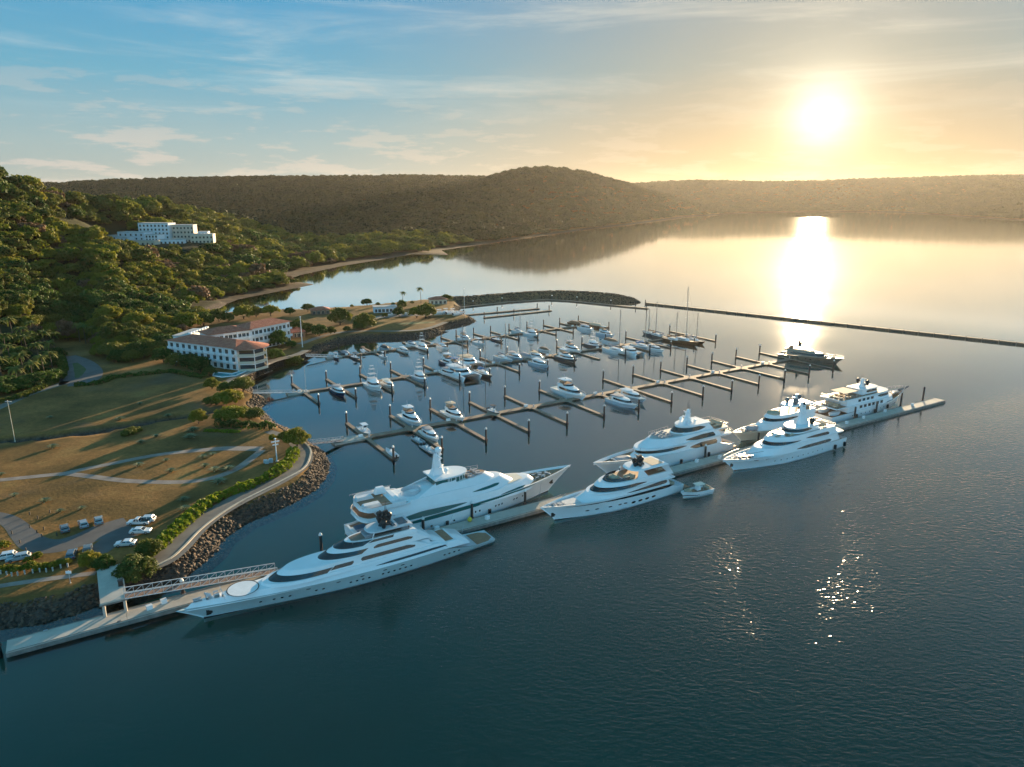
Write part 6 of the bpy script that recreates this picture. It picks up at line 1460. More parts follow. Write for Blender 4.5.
def sailboat(t, L, hm=WHITE, cover=COVERG, mh=None, lean=0.0, deck=CREAM):
    B = L * .28; h = .075 * L + .4; H = Hull(L, B, h * .85, h * .9, h * 1.15, full=1.9, rake=.13, wl=.82, bul=.06, aft=.72); H.build(t, hm, deck, 16, boot=ANTIF)
    T = Tier(L * .28, L * .72, B * .27, h * .82, h * 1.4, nose=L * .16, fr=L * .08, tk=.2, pw=2, crown=.06); T.wall(t, 'coachroof', WHITE, 16); T.window(t, .15, .8, .35, .75, GLASS, (.15, .2), n=12)
    c = MB(); c.box((L * .16, 0, h * .86), (L * .2, B * .42, .08)); c.build('cockpit', TEAK, t); d = MB(); d.box((L * .27, 0, h * 1.75), (L * .10, B * .5, .7), 0, .8); d.build('spray_hood', cover, t)
    rigging(t, L * .58, h * 1.35, mh or L * 1.25, L, B, cover, h * 1.4 + 1.2, lean=lean); rail(t, [(L * .05, -B * .34, h * .9), (L * .5, -B * .48, h), (L * .97, -.1, h * 1.15)], .6, step=2.2); rail(t, [(L * .05, B * .34, h * .9), (L * .5, B * .48, h), (L * .97, .1, h * 1.15)], .6, step=2.2)
def catamaran(t, L, mh=0, cover=COVERG, hm=WHITE, top=WHITE):
    W_ = L * .52; h = .085 * L + .35
    for s in (-1, 1):
        e = bpy.data.objects.new('side_hull', None)
        b = MB(); H = Hull(L, L * .13, h * .75, h, h * 1.1, full=1.8, rake=.08, wl=.7, bul=.02, aft=.7); us = [i / 12 for i in range(13)]; rg = []
        for k in (-1, 0, .4, 1):
            rg.append([(x, s * W_ * .40 - y, z) for x, y, z in (H.xyz(u, k) for u in us)] + [(x, s * W_ * .40 + y, z) for x, y, z in (H.xyz(u, k) for u in us)][::-1])
        b.rings(rg, False, True); b.add([rg[-1][i] for i in range(26)], [tuple(range(26))]); b.add([rg[0][0], rg[0][-1], rg[-1][-1], rg[-1][0]], [(0, 1, 2, 3)]); b.build('hull', hm, t)
    b = MB(); b.box((L * .44, 0, h * .86), (L * .62, W_ * .82, h * .3)); b.build('bridgedeck', WHITE, t)
    n_ = MB(); n_.add([(L * .75, -W_ * .36, h), (L * .93, -W_ * .36, h), (L * .93, W_ * .36, h), (L * .75, W_ * .36, h)], [(0, 1, 2, 3)]); n_.build('trampoline', DARK, t)
    T = Tier(L * .20, L * .70, W_ * .34, h, h * 1.9, nose=L * .2, fr=L * .09, tk=.25, pw=2.2, crown=.08); T.wall(t, 'cabin', WHITE, 18); T.window(t, .15, 1, .35, .85, GLASS, (.05, 0), n=18)
    HT = Tier(L * .10, L * .46, W_ * .34, h * 1.9 + .5, h * 1.9 + .64, nose=L * .08, fr=.05, tk=.02, pw=2.6, crown=.05); HT.wall(t, 'hardtop', top, 14)
    b = MB()
    for s in (-1, 1):
        for x in (.12, .38): b.tube((L * x, s * W_ * .3, h), (L * x, s * W_ * .3, h * 1.9 + .55), .07, 4)
    b.build('hardtop_leg', ALU, t); c = MB(); c.box((L * .13, 0, h * 1.04), (L * .18, W_ * .6, .08)); c.build('cockpit', TEAK, t)
    if mh: rigging(t, L * .55, h * 1.9, mh, L, W_, cover, h * 1.9 + 1.4)
def open_boat(t, L, hm=WHITE, top=WHITE, ttop=True, rib=False):
    B = L * .31; h = .07 * L + .3
    if rib:
        b = MB(); pts = []
        for i in range(19):
            u = i / 18; a = -1 + 2 * u; x = L * (1 - abs(a) ** 2.6) if False else L * (.02 + .96 * (1 - abs(a) ** 3)); y = B * .42 * (1 if a > 0 else -1) * min(1, abs(a) * 1.9) ** .8
            pts.append((x, y, .45 + .18 * (x / L) ** 2))
        b.path(pts, .30, 8); b.build('inflatable_tube', hm, t)
        c = MB(); c.box((L * .42, 0, .24), (L * .8, B * .62, .25)); c.build('floor', GREYW, t)
    else:
        H = small_hull(t, L, B, hm, h, h * .85, GREYW)
    z = .4 if rib else h * .85
    c = MB(); c.box((L * .48, 0, z + .55), (L * .12, B * .32, 1.1), 0, .8); c.box((L * .34, 0, z + .4), (.6, B * .4, .8)); c.build('console', top if rib else WHITE, t)
    s_ = MB(); s_.add([(L * .53, -B * .16, z + 1.0), (L * .53, B * .16, z + 1.0), (L * .50, B * .14, z + 1.6), (L * .50, -B * .14, z + 1.6)], [(0, 1, 2, 3)]); s_.build('windscreen', GLASS, t)
    if ttop:
        k = MB(); k.box((L * .43, 0, z + 2.15), (L * .30, B * .66, .12), 0, .94); k.build('t_top', top, t); g = MB()
        for s in (-1, 1):
            for x in (.36, .52): g.tube((L * x, s * B * .25, z), (L * x, s * B * .25, z + 2.1), .04, 4)
        g.build('t_top_frame', ALU, t)
    m_ = MB()
    for s in ((-1, 1) if L > 8 else (0,)): m_.box((-.25, s * B * .16, .75), (.55, .42, .8), 0, .8); m_.box((-.2, s * B * .16, .2), (.2, .16, .7))
    m_.build('outboard', DARK, t)
def canopy_boat(t, L, hm=WHITE, canvas=COVERB):
    B = L * .32; h = .08 * L + .35; H = small_hull(t, L, B, hm, h, h * .85)
    T = Tier(L * .12, L * .84, B * .44, h * .9, h * 1.5, nose=L * .3, fr=L * .1, ar=.4, tk=.5, pw=2, lim=H.beam, inset=.05, crown=.35); T.wall(t, 'boat_cover', canvas, 18)
    b = MB(); b.tube((L * .5, 0, h * 1.5), (L * .5, 0, h * 1.5 + 2.2), .04, 4); b.build('pole', ALU, t)
BOATS = [ # builder, x, y, length, bow (-1 towards the camera, 1 away), frame, arguments, label, category
 (open_boat, 365,431, 10.5,-1,FA, dict(), 'white open boat with T-top in the first seaward slip of the front dock', 'boat'),
 (open_boat, 391,452.5, 8.0,1,FA, dict(ttop=False), 'small open white boat with dark outboard near the first landward finger tip', 'boat'),
 (cruiser, 412,421, 16.5,-1,FA, dict(fly=True), 'plump white motor cruiser in the second seaward slip of the front dock', 'boat'),
 (cruiser, 430.5,436.5, 13.5,-1,FA, dict(fly=False, canvas=COVERG), 'white cabin cruiser with long grey window roof, landward side of the front dock', 'boat'),
 (open_boat, 418.5,440, 7.5,-1,FA, dict(rib=True, hm=RUBBER, ttop=False), 'small grey inflatable tied inside the larger inflatable on the front dock', 'dinghy'),
 (open_boat, 429.5,449, 10.0,-1,FA, dict(rib=True, hm=RUBBER, ttop=False), 'larger grey inflatable left of the cabin cruiser with long grey roof', 'dinghy'),
 (cruiser, 454.5,416.5, 15.5,-1,FA, dict(fly=True, canvas=TAN), 'white flybridge cruiser with tan top in the third seaward slip', 'boat'),
 (open_boat, 494,411.5, 8.5,-1,FA, dict(hm=DGREY, top=DARK), 'small dark boat with black top by the white box on the front dock', 'boat'),
 (cruiser, 570.5,394.5, 21.5,-1,FA, dict(fly=True), 'largest white flybridge yacht in the middle of the front dock', 'boat'),
 (cruiser, 632,398, 17.0,-1,FA, dict(fly=False, hm=LBLUE, top=WHITE), 'sleek pale blue sport cruiser, upper one of the pair on the front dock', 'boat'),
 (cruiser, 623,404, 17.0,-1,FA, dict(fly=False, hm=LBLUE, top=COVERG), 'sleek pale blue sport cruiser, lower one of the pair on the front dock', 'boat'),
 (cruiser, 339,392.5, 13.0,-1,FB, dict(fly=False, canvas=COVERG, hm=NAVY), 'navy hulled cruiser with blue grey roof nearest the shore on the middle dock', 'boat'),
 (sportfisher, 374,387, 15.5,-1,FB, dict(rig=11), 'white sport fishing boat with tall tower and two outriggers, hull facing the camera', 'boat'),
 (cruiser, 388.5,385.5, 11.5,-1,FB, dict(fly=False, canvas=CREAM), 'white cream topped boat right of the sport fishing boat with tall tower', 'boat'),
 (sportfisher, 420.5,379, 14.0,-1,FB, dict(rig=12, hm=LBLUE), 'pale blue sport fishing boat with slanting outrigger left of the catamarans', 'boat'),
 (cruiser, 450,364.5, 15.5,-1,FB, dict(fly=True, hm=NAVY), 'navy hulled flybridge cruiser at the left of the catamaran cluster', 'boat'),
 (cruiser, 457.5,369, 15.0,-1,FB, dict(fly=True, hm=LBLUE, canvas=BLUE), 'pale blue flybridge cruiser with blue canvas in the catamaran cluster', 'boat'),
 (catamaran, 469.5,364, 16.0,-1,FB, dict(top=TAN), 'cream topped power catamaran at the right rear of the cluster', 'catamaran'),
 (catamaran, 462,375.5, 19.0,-1,FB, dict(mh=20), 'big sailing catamaran in front of the cluster with a very tall mast', 'catamaran'),
 (cruiser, 449,374.5, 14.0,-1,FB, dict(fly=False, canvas=COVERG), 'grey roofed low cruiser left of the big sailing catamaran', 'boat'),
 (sailboat, 484,374.5, 14.5,-1,FB, dict(hm=DGREY, cover=BLUE, mh=17), 'dark grey sailing boat with blue sail cover right of the catamaran cluster', 'sailing boat'),
 (sailboat, 504,359.5, 15.0,-1,FB, dict(hm=LBLUE, cover=COVERG, mh=17), 'pale blue sailing boat with grey cover behind the middle dock', 'sailing boat'),
 (cruiser, 515,358, 14.0,-1,FB, dict(fly=False, hm=LBLUE, canvas=COVERG), 'pale blue cruiser with grey canvas beside the pale blue sailing boat', 'boat'),
 (canopy_boat, 526,356.5, 11.0,-1,FB, dict(canvas=COVERG), 'grey covered boat between the pale blue cruiser and cream topped boat', 'boat'),
 (cruiser, 537,357.5, 13.0,-1,FB, dict(fly=False, canvas=TAN), 'white boat with rounded cream top on the seaward side of the middle dock', 'boat'),
 (cruiser, 540,365, 14.0,-1,FB, dict(fly=False, hm=LBLUE), 'pale cruiser below the cream topped boat, landward side of middle dock', 'boat'),
 (canopy_boat, 545,350, 9.0,-1,FB, dict(canvas=COVERB), 'small boat under brown cover alone behind the cream topped boat', 'boat'),
 (cruiser, 572.5,350.5, 14.5,-1,FB, dict(fly=True, canvas=COVERG), 'grey topped flybridge boat in the slip right of the small brown covered boat', 'boat'),
 (cruiser, 567,359.5, 15.0,-1,FB, dict(fly=True, hm=DGREY), 'dark hulled flybridge boat on the landward side, middle dock centre', 'boat'),
 (sportfisher, 594,346, 13.0,-1,FB, dict(rig=7, hm=DGREY), 'dark sport fishing boat in a seaward slip of the middle dock', 'boat'),
 (cruiser, 606,335, 14.0,-1,FB, dict(fly=True, canvas=TURQ, hm=LBLUE), 'boat with bright turquoise canvas between middle and rear docks', 'boat'),
 (canopy_boat, 612,342, 12.5,-1,FB, dict(canvas=COVERB), 'brown covered boat just below the turquoise canvas boat', 'boat'),
 (sailboat, 617,352, 18.0,-1,FB, dict(mh=21, cover=COVERG), 'long white sailing yacht with the tallest mast of the middle dock centre', 'sailing boat'),
 (catamaran, 632,353, 12.5,-1,FB, dict(), 'white power catamaran touching the long white sailing yacht', 'catamaran'),
 (sailboat, 643,347.5, 15.5,-1,FB, dict(mh=18, cover=BLUE, hm=LBLUE), 'pale blue sailing boat right of the white power catamaran', 'sailing boat'),
 (cruiser, 655,350, 13.0,-1,FB, dict(fly=False, canvas=COVERG), 'white low cruiser right of the pale blue sailing boat, middle dock', 'boat'),
 (sailboat, 650,334.5, 13.0,1,FB, dict(hm=DGREY, cover=COVERB, mh=14), 'dark sailing boat, left of two with bare masts at the dock end', 'sailing boat'),
 (sailboat, 657,336.5, 14.5,1,FB, dict(hm=DGREY, cover=COVERG, mh=19), 'dark sailing boat, right of two with bare masts at the dock end', 'sailing boat'),
 (sailboat, 674,341, 15.0,-1,FB, dict(hm=VARN, cover=COVERB, mh=15), 'brown sailing boat left of the schooner with the highest mast', 'sailing boat'),
 (sailboat, 684,342, 20.0,-1,FB, dict(hm=VARN, cover=COVERB, mh=29, lean=1.2, deck=TEAK), 'brown schooner with the highest mast of all at the middle dock end', 'sailing boat'),
 (sailboat, 694.5,341.5, 14.5,-1,FB, dict(hm=VARN, cover=COVERG, mh=15), 'brown sailing boat right of the schooner with the highest mast', 'sailing boat'),
 (open_boat, 336,357.5, 8.0,-1,FC, dict(hm=NAVY, top=COVERG), 'navy open boat closest to the lagoon wall on the rear dock', 'boat'),
 (canopy_boat, 346,353.5, 9.0,-1,FC, dict(canvas=COVERG, hm=DGREY), 'dark boat under grey cover in the first seaward slip, rear dock', 'boat'),
 (open_boat, 355.5,357.5, 9.0,-1,FC, dict(hm=DGREY, top=DARK), 'black topped dark boat by the first landward finger, rear dock', 'boat'),
 (open_boat, 363,351, 7.5,1,FC, dict(hm=WHITE, top=COVERB), 'small white boat with brown top among the tree reflections', 'boat'),
 (canopy_boat, 385.5,348.5, 9.5,-1,FC, dict(canvas=DARK, hm=LBLUE), 'pale boat with black canopy on the seaward side of rear dock', 'boat'),
 (open_boat, 384,356.5, 8.0,-1,FC, dict(), 'small white open boat moored landward of the black canopy boat', 'boat'),
 (cruiser, 404.5,351.5, 10.5,-1,FC, dict(fly=False, canvas=WHITE), 'small white cabin boat on the rear dock left of the white fishing boats', 'boat'),
 (cruiser, 412.5,345.5, 10.5,-1,FC, dict(fly=False, canvas=NAVY), 'white boat with navy roof behind the white fishing boat, rear dock', 'boat'),
 (sportfisher, 423,348.5, 12.0,-1,FC, dict(rig=6), 'white fishing boat with cream tower at the spit side of rear dock', 'boat'),
 (cruiser, 443.5,348, 10.5,-1,FC, dict(fly=False, canvas=LBLUE), 'white cabin boat with pale blue roof alone in its rear dock slip', 'boat'),
 (cruiser, 465.5,339.5, 12.0,-1,FC, dict(fly=True, canvas=COVERG), 'grey topped flybridge boat, landmost on the seaward side of rear dock', 'boat'),
 (open_boat, 479.5,343, 10.5,-1,FC, dict(), 'white open boat lying below the grey topped flybridge boat', 'boat'),
 (open_boat, 498,340, 10.0,-1,FC, dict(hm=NAVY, top=NAVY), 'navy open boat with navy top in mid rear dock', 'boat'),
 (sailboat, 519,332, 12.0,-1,FC, dict(cover=COVERG, mh=13), 'grey covered small sailing boat on the rear dock', 'sailing boat'),
 (sportfisher, 532.5,335, 13.5,-1,FC, dict(rig=7), 'white sport fishing boat right of the small grey covered sailing boat', 'boat'),
 (canopy_boat, 576,324, 12.0,-1,FC, dict(canvas=COVERB, hm=VARN), 'brown covered wooden boat near the outer end of the rear dock', 'boat'),
 (cruiser, 586.5,329, 13.0,-1,FC, dict(fly=False, canvas=COVERG), 'white cruiser with grey roof right of the brown covered wooden boat', 'boat'),
 (canopy_boat, 597,326.5, 13.0,-1,FC, dict(canvas=TAN, hm=VARN), 'tan covered wooden boat outermost along the rear dock', 'boat'),
]
for (fn, x, y, L, dr, fr, kw, lb, cat) in BOATS:
    L = L * (1.0 if fr is FA else 1.1); c = G(x, y, .6); a = fr.a + (-math.pi / 2 if dr < 0 else math.pi / 2) + random.uniform(-.03, .03); d = Vector((math.cos(a), math.sin(a), 0))
    nm = {'boat': {open_boat: 'open_boat', cruiser: 'cabin_cruiser', sportfisher: 'fishing_boat', canopy_boat: 'covered_boat'}.get(fn, 'boat'), 'dinghy': 'inflatable_dinghy', 'catamaran': 'catamaran', 'sailing boat': 'sailing_boat'}[cat]
    p = c - d * L / 2; t = thing(nm, lb, cat, (p.x, p.y, 0), a); fn(t, L, **kw)
# the tender lying astern of the centre yacht
t = thing('yacht_tender', 'small white tender floating at the stern of the centre foreground yacht', 'tender', G(710.5, 490, .5), FP.a + math.pi + R(-6))
H = Hull(10.6, 3.4, 1.0, 1.1, 1.5, full=2.0, rake=.1, wl=.85, bul=.5, aft=.9); H.build(t, WHITE, TEAK, 16, boot=ANTIF)
b = MB(); b.box((4.6, 0, 1.6), (1.3, 1.2, 1.2), 0, .8); b.build('console', WHITE, t); b = MB(); b.box((4.2, 0, 2.7), (3.0, 2.1, .12), 0, .9); b.build('t_top', CREAM, t)
b = MB()
for s in (-1, 1):
    for x in (3.2, 5.2): b.tube((x, s * .85, 1), (x, s * .8, 2.7), .05, 4)
b.build('t_top_frame', ALU, t); sofa(t, 1.4, 0, .8, 2.4, .8, TAN); sofa(t, 8.0, 0, .9, 1.4, 1.6, TAN)
# boats standing on the hard of the spit
for (x, y, L, a, lb) in [(388, 316, 8, .3, 'white boat on land beside the blue shed, left of two'), (405, 314.5, 8, -.2, 'white boat on land under the spit palm, right of two'), (433, 315, 10, .4, 'white boat parked on the hard, left of the row at the spit tip'), (440, 314, 10, .5, 'white boat parked on the hard, second in the row at the spit tip'), (446.5, 314.5, 10, .5, 'white boat parked on the hard, third in the row at the spit tip'), (453, 315.5, 9, .6, 'white boat parked on the hard, last in the row at the spit tip')]:
    p = G(x, y, 3); t = thing('boat_on_land', lb, 'boat', (p.x, p.y, 3.5), a, 'boats parked on the spit'); open_boat(t, L, ttop=L > 9)
    b = MB()
    for xx in (L * .25, L * .65): b.box((xx, 0, -.1), (.25, 1.8, .9))
    b.build('cradle', RUST, t)
# ------------------------------------------------------------------ buildings
WALLW = mat('wall_white', (.76, .78, .80), .8, 0, .05, .3, bump=.05); WALLC = mat('wall_cream', (.62, .54, .42), .8, 0, .05, .3)
def tile_roof():
    m = planks('roof_tiles', (.40, .095, .05), (.54, .18, .10), 3.0, .8, 0); return m
TILE = tile_roof()
WIN = mat('window_glass', (.03, .04, .05), .08, 0, 0, spec=.8)
FLATR = mat('flat_roof', (.45, .44, .42), .85, 0, .12, .3)
def wing(root, A_, B_, depth, h, fl, z, win=True, roof='hip', over=1.2, side=1, rh=2.4, bal=True, wallm=WALLW, bays=None):
    """a storeyed range with its front along A-B, windows and balconies on that front"""
    A_, B_ = Vector((*A_[:2], 0)), Vector((*B_[:2], 0)); d = B_ - A_; L_ = d.length; d.normalize(); n = Vector((-d.y, d.x, 0)) * side; o = root.location
    def P(a, b, c): q = A_ + d * a + n * b; return (q.x - o.x, q.y - o.y, z + c - o.z)
    b = MB(); f = [P(0, 0, 0), P(L_, 0, 0), P(L_, depth, 0), P(0, depth, 0)]; g = [P(0, 0, h), P(L_, 0, h), P(L_, depth, h), P(0, depth, h)]
    b.add(f + g, [(0, 1, 5, 4), (1, 2, 6, 5), (2, 3, 7, 6), (3, 0, 4, 7), (4, 5, 6, 7)]); b.build('wall', wallm, root)
    e = over
    if roof == 'hip':
        r_ = MB(); k = depth / 2
        v = [P(-e, -e, h + .05), P(L_ + e, -e, h + .05), P(L_ + e, depth + e, h + .05), P(-e, depth + e, h + .05), P(k, k, h + rh), P(L_ - k, k, h + rh)]
        r_.add(v, [(0, 1, 5, 4), (1, 2, 5), (2, 3, 4, 5), (3, 0, 4), (3, 2, 1, 0)]); r_.build('roof', TILE, root)
    else:
        r_ = MB(); v = [P(-e, -e, h + .02), P(L_ + e, -e, h + .02), P(L_ + e, depth + e, h + .02), P(-e, depth + e, h + .02)]; w = [P(-e, -e, h + .5), P(L_ + e, -e, h + .5), P(L_ + e, depth + e, h + .5), P(-e, depth + e, h + .5)]
        r_.add(v + w, [(0, 1, 5, 4), (1, 2, 6, 5), (2, 3, 7, 6), (3, 0, 4, 7), (4, 5, 6, 7), (3, 2, 1, 0)]); r_.build('roof', FLATR, root)
    if not win: return P, L_
    fh = h / fl; nb = bays or int(L_ / 3.6)
    def quad(b, a0, a1, z0, z1, off): b.add([P(a0, off, z0), P(a1, off, z0), P(a1, off, z1), P(a0, off, z1)], [(0, 1, 2, 3)])
    for k in range(fl):
        for i in range(nb):
            c = L_ * (i + .5) / nb; w_ = MB(); quad(w_, c - .85, c + .85, k * fh + .35, k * fh + 2.35, -.04); fr = MB()
            for (a0, a1, z0, z1) in ((c - 1.0, c + 1.0, k * fh + 2.35, k * fh + 2.5), (c - 1.0, c - .85, k * fh + .3, k * fh + 2.4), (c + .85, c + 1.0, k * fh + .3, k * fh + 2.4), (c - .04, c + .04, k * fh + .35, k * fh + 2.35)): quad(fr, a0, a1, z0, z1, -.06)
            wo = w_.build('window', WIN, root); fr.build('window_frame', WALLC, wo)
            if bal and k > 0:
                s_ = MB(); q0, q1 = c - 1.5, c + 1.5
                s_.add([P(q0, -.02, k * fh - .15), P(q1, -.02, k * fh - .15), P(q1, -1.5, k * fh - .15), P(q0, -1.5, k * fh - .15), P(q0, -.02, k * fh), P(q1, -.02, k * fh), P(q1, -1.5, k * fh), P(q0, -1.5, k * fh)], [(3, 2, 1, 0), (4, 5, 6, 7), (2, 3, 7, 6), (0, 3, 7, 4), (1, 2, 6, 5)])
                s_.add([P(q0, -1.5, k * fh), P(q1, -1.5, k * fh), P(q1, -1.5, k * fh + .85), P(q0, -1.5, k * fh + .85), P(q0, -.02, k * fh), P(q0, -.02, k * fh + .85), P(q1, -.02, k * fh), P(q1, -.02, k * fh + .85)], [(0, 1, 2, 3), (4, 0, 3, 5), (1, 6, 7, 2)])
                for j in range(0): x = q0 + (q1 - q0) * j / 6; s_.tube(P(x, -1.45, k * fh), P(x, -1.45, k * fh + 1), .035, 3, cap=False)
                s_.tube(P(q0, -1.45, k * fh + 1.0), P(q1, -1.45, k * fh + 1.0), .05, 4); s_.build('balcony', WALLW, root)
    for i in range(nb + 1):
        if i % 3 == 0: c_ = MB(); a = min(max(L_ * i / nb, .4), L_ - .4); c_.add([P(a - .4, -.5, 0), P(a + .4, -.5, 0), P(a + .4, -.02, 0), P(a - .4, -.02, 0), P(a - .4, -.5, h), P(a + .4, -.5, h), P(a + .4, -.02, h), P(a - .4, -.02, h)], [(0, 1, 5, 4), (1, 2, 6, 5), (3, 0, 4, 7), (4, 5, 6, 7)]); c_.build('pilaster', wallm, root)
    return P, L_
def hotel():
    A1 = G(171, 361, 3); B1 = G(238, 370.5, 3); A2 = G(252, 351, 3); B2 = G(291, 342, 3); C1 = G(218, 345, 3)
    root = thing('hotel', 'white three storey hotel with long red tiled roofs beside the lagoon', 'hotel', A1)
    P, L_ = wing(root, A1, B1, 15, 10.2, 3, 3.0, bays=11); 
    # the rounded end pavilion with curved balconies
    d = (B1 - A1); d.z = 0; d.normalize(); n = Vector((-d.y, d.x, 0)); c = B1 + n * 6.5 + d * 1.0 - root.location
    for k in range(3):
        b = MB(); N_ = 3; rg = []
        for z, r_ in ((k * 3.4, 8.3), (k * 3.4 + .25, 8.3), (k * 3.4 + .25, 8.1), (k * 3.4 + 1.1, 8.1), (k * 3.4 + 1.1, 7.9), (k * 3.4 + .3, 7.9)):
            rg.append([(c.x + d.x * r_ * math.cos(t_) - n.x * r_ * math.sin(t_), c.y + d.y * r_ * math.cos(t_) - n.y * r_ * math.sin(t_), z + .02) for t_ in [-1.45 + 2.9 * i / N_ for i in range(N_ + 1)]])
        b.rings(rg, False); b.build('curved_balcony', WALLC, root)
        w_ = MB(); w_.rings([[(c.x + d.x * 6.6 * math.cos(t_) - n.x * 6.6 * math.sin(t_), c.y + d.y * 6.6 * math.cos(t_) - n.y * 6.6 * math.sin(t_), z) for t_ in [-1.45 + 2.9 * i / N_ for i in range(N_ + 1)]] for z in (k * 3.4 + .3, k * 3.4 + 2.7)], False); w_.build('window', WIN, root)
        s_ = MB(); s_.rings([[(c.x + d.x * 6.75 * math.cos(t_) - n.x * 6.75 * math.sin(t_), c.y + d.y * 6.75 * math.cos(t_) - n.y * 6.75 * math.sin(t_), z) for t_ in [-1.45 + 2.9 * i / N_ for i in range(N_ + 1)]] for z in (k * 3.4 + 2.7, k * 3.4 + 3.4)], False); s_.build('wall', WALLW, root)
        p_ = MB()
        for i in range(0, N_ + 1): t_ = -1.45 + 2.9 * i / N_; p_.tube((c.x + d.x * 8 * math.cos(t_) - n.x * 8 * math.sin(t_), c.y + d.y * 8 * math.cos(t_) - n.y * 8 * math.sin(t_), k * 3.4 + .2), (c.x + d.x * 8 * math.cos(t_) - n.x * 8 * math.sin(t_), c.y + d.y * 8 * math.cos(t_) - n.y * 8 * math.sin(t_), k * 3.4 + 3.4), .16, 6)
        p_.build('column', WALLW, root)
    r_ = MB(); ring = [(c.x + d.x * 9.3 * math.cos(t_) - n.x * 9.3 * math.sin(t_), c.y + d.y * 9.3 * math.cos(t_) - n.y * 9.3 * math.sin(t_), 10.24) for t_ in [-1.57 + 3.14 * i / 8 for i in range(9)]]; apex = (c.x - d.x * 2, c.y - d.y * 2, 12.75)
    r_.add(ring + [apex], [(i, i + 1, 9) for i in range(8)] + [(8, 0, 9)] + [tuple(range(9))[::-1]]); r_.build('roof', TILE, root)
    wing(root, A2, B2, 13, 11.4, 3, 3.0, bays=10)
    M = G(212, 357, 3); wing(root, M, A2, 13, 11.0, 3, 3.0, bays=9)
    # the low link roof with white parapets behind
    Q0 = G(188, 352, 3); Q1 = G(208, 344, 3); wing(root, Q0, Q1, 7, 8.0, 3, 3.0, win=False, roof='flat', over=.3)
    b = MB(); o = root.location
    for i in range(7):
        q = Q0.lerp(Q1, (i + .4) / 7.2); b.box((q.x - o.x, q.y + 3.5 - o.y, 8.9), (1.5, 1.4, .8))
    b.build('roof_units', WALLW, root)
hotel()
def pool(name, pts, label):
    P = [G(x, y, 3) for x, y in pts]; b = MB(); b.add([(p.x, p.y, 3.06) for p in P], [tuple(range(len(P)))]); o = b.build(name, mat('pool_water', (.03, .30, .36), .05, 0, .1, .5), None); tag(o, kind='structure')
    w = MB(); 
    for p, q in zip(P, P[1:] + P[:1]): w.tube((p.x, p.y, 3.1), (q.x, q.y, 3.1), .3, 5)
    tag(w.build('pool_rim', WALLW), label, 'pool rim')
pool('pool_water', [(247, 353.5), (253, 352), (255.5, 355), (250, 357.5)], 'white rim of the turquoise swimming pool behind the hotel corner')
pool('pool_water', [(213, 376), (222, 377.5), (236, 376), (246, 371.5), (243, 370.5), (232, 374), (214, 372.5)], 'white rim of the curved turquoise pool below the hotel terrace')
def hill_block(name, label, parts):
    root = thing(name, label, 'hotel', (HILL_P.x, HILL_P.y, HILL_Z))
    for (x0, y0, x1, y1, dep, h, fl, mt, bays) in parts:
        zb = HILL_Z - .5
        A_ = Vector(((x0), (y0), 0)); B_ = Vector((x1, y1, 0)); wing(root, A_, B_, dep, h, fl, zb, roof='flat', over=.25, bays=bays, bal=False, wallm=mt)
    return root
hx, hy = HILL_P.x, HILL_P.y
BLUEW = mat('wall_blue_and_shade', (.60, .66, .72), .8, 0, .05, .3)  # bluish tone puts the hill block's shade into its wall colour
hill_block('hillside_hotel', 'modern white hotel block in bluish shade on the wooded hillside, left and lowest of three', [(hx - 28, hy - 8, hx + 2, hy - 14, 14, 12, 3, BLUEW, 5), (hx - 44, hy + 2, hx - 28, hy - 4, 10, 8, 2, BLUEW, 3), (hx + 2, hy - 12, hx + 16, hy - 14, 12, 9.5, 3, WALLW, 4), (hx + 16, hy - 12, hx + 40, hy - 8, 8, 4.5, 1, WALLW, 6), (hx - 6, hy - 26, hx + 20, hy - 30, 9, 4.5, 1, WALLC, 5), (hx - 24, hy - 20, hx - 10, hy - 23, 9, 7.5, 2, BLUEW, 3)])
hill_block('apartment_block', 'tall pale apartment block on the wooded hillside, uppermost of three', [(hx - 20, hy + 20, hx + 14, hy + 16, 14, 20, 5, WALLW, 8), (hx + 16, hy + 20, hx + 38, hy + 22, 12, 18, 4, mat('wall_peach', (.62, .50, .40), .8, 0, .05, .3), 6)])
hill_block('villa_block', 'cream villa block on the wooded hillside, rightmost of three', [(hx + 42, hy + 4, hx + 64, hy + 8, 12, 9, 2, WALLC, 6), (hx + 44, hy + 18, hx + 54, hy + 20, 10, 11, 3, WALLW, 3)])
def cottage(label, x0, y0, x1, y1, dep, h, mt, hip=True, nm='cottage', cat='house', bays=4):
    A_, B_ = G(x0, y0, 3), G(x1, y1, 3); root = thing(nm, label, cat, A_); wing(root, A_, B_, dep, h, 1, 3.0, roof='hip' if hip else 'flat', over=.8 if hip else .3, rh=1.9, bays=bays, bal=False, wallm=mt); return root
cottage('long low house with dark red roof on the back shore of the spit', 312, 315, 330, 314, 8, 3.0, mat('wall_brown', (.22, .13, .09), .85, 0, .1, .5))
cottage('blue grey flat roofed shed on the spit beside the palm', 374, 313, 397, 312, 7, 3.6, BLUEW, False, 'shed', 'shed', 6)
cottage('red roofed house at the tip of the spit near the breakwater', 430, 304.5, 447, 304, 9, 3.4, WALLC)
cottage('open red roofed pavilion beside the end of the long hotel wing', 293, 338, 305, 337, 9, 3.2, mat('wall_brown', (.22, .13, .09), .85, 0, .1, .5), True, 'pavilion', 'pavilion', 3)

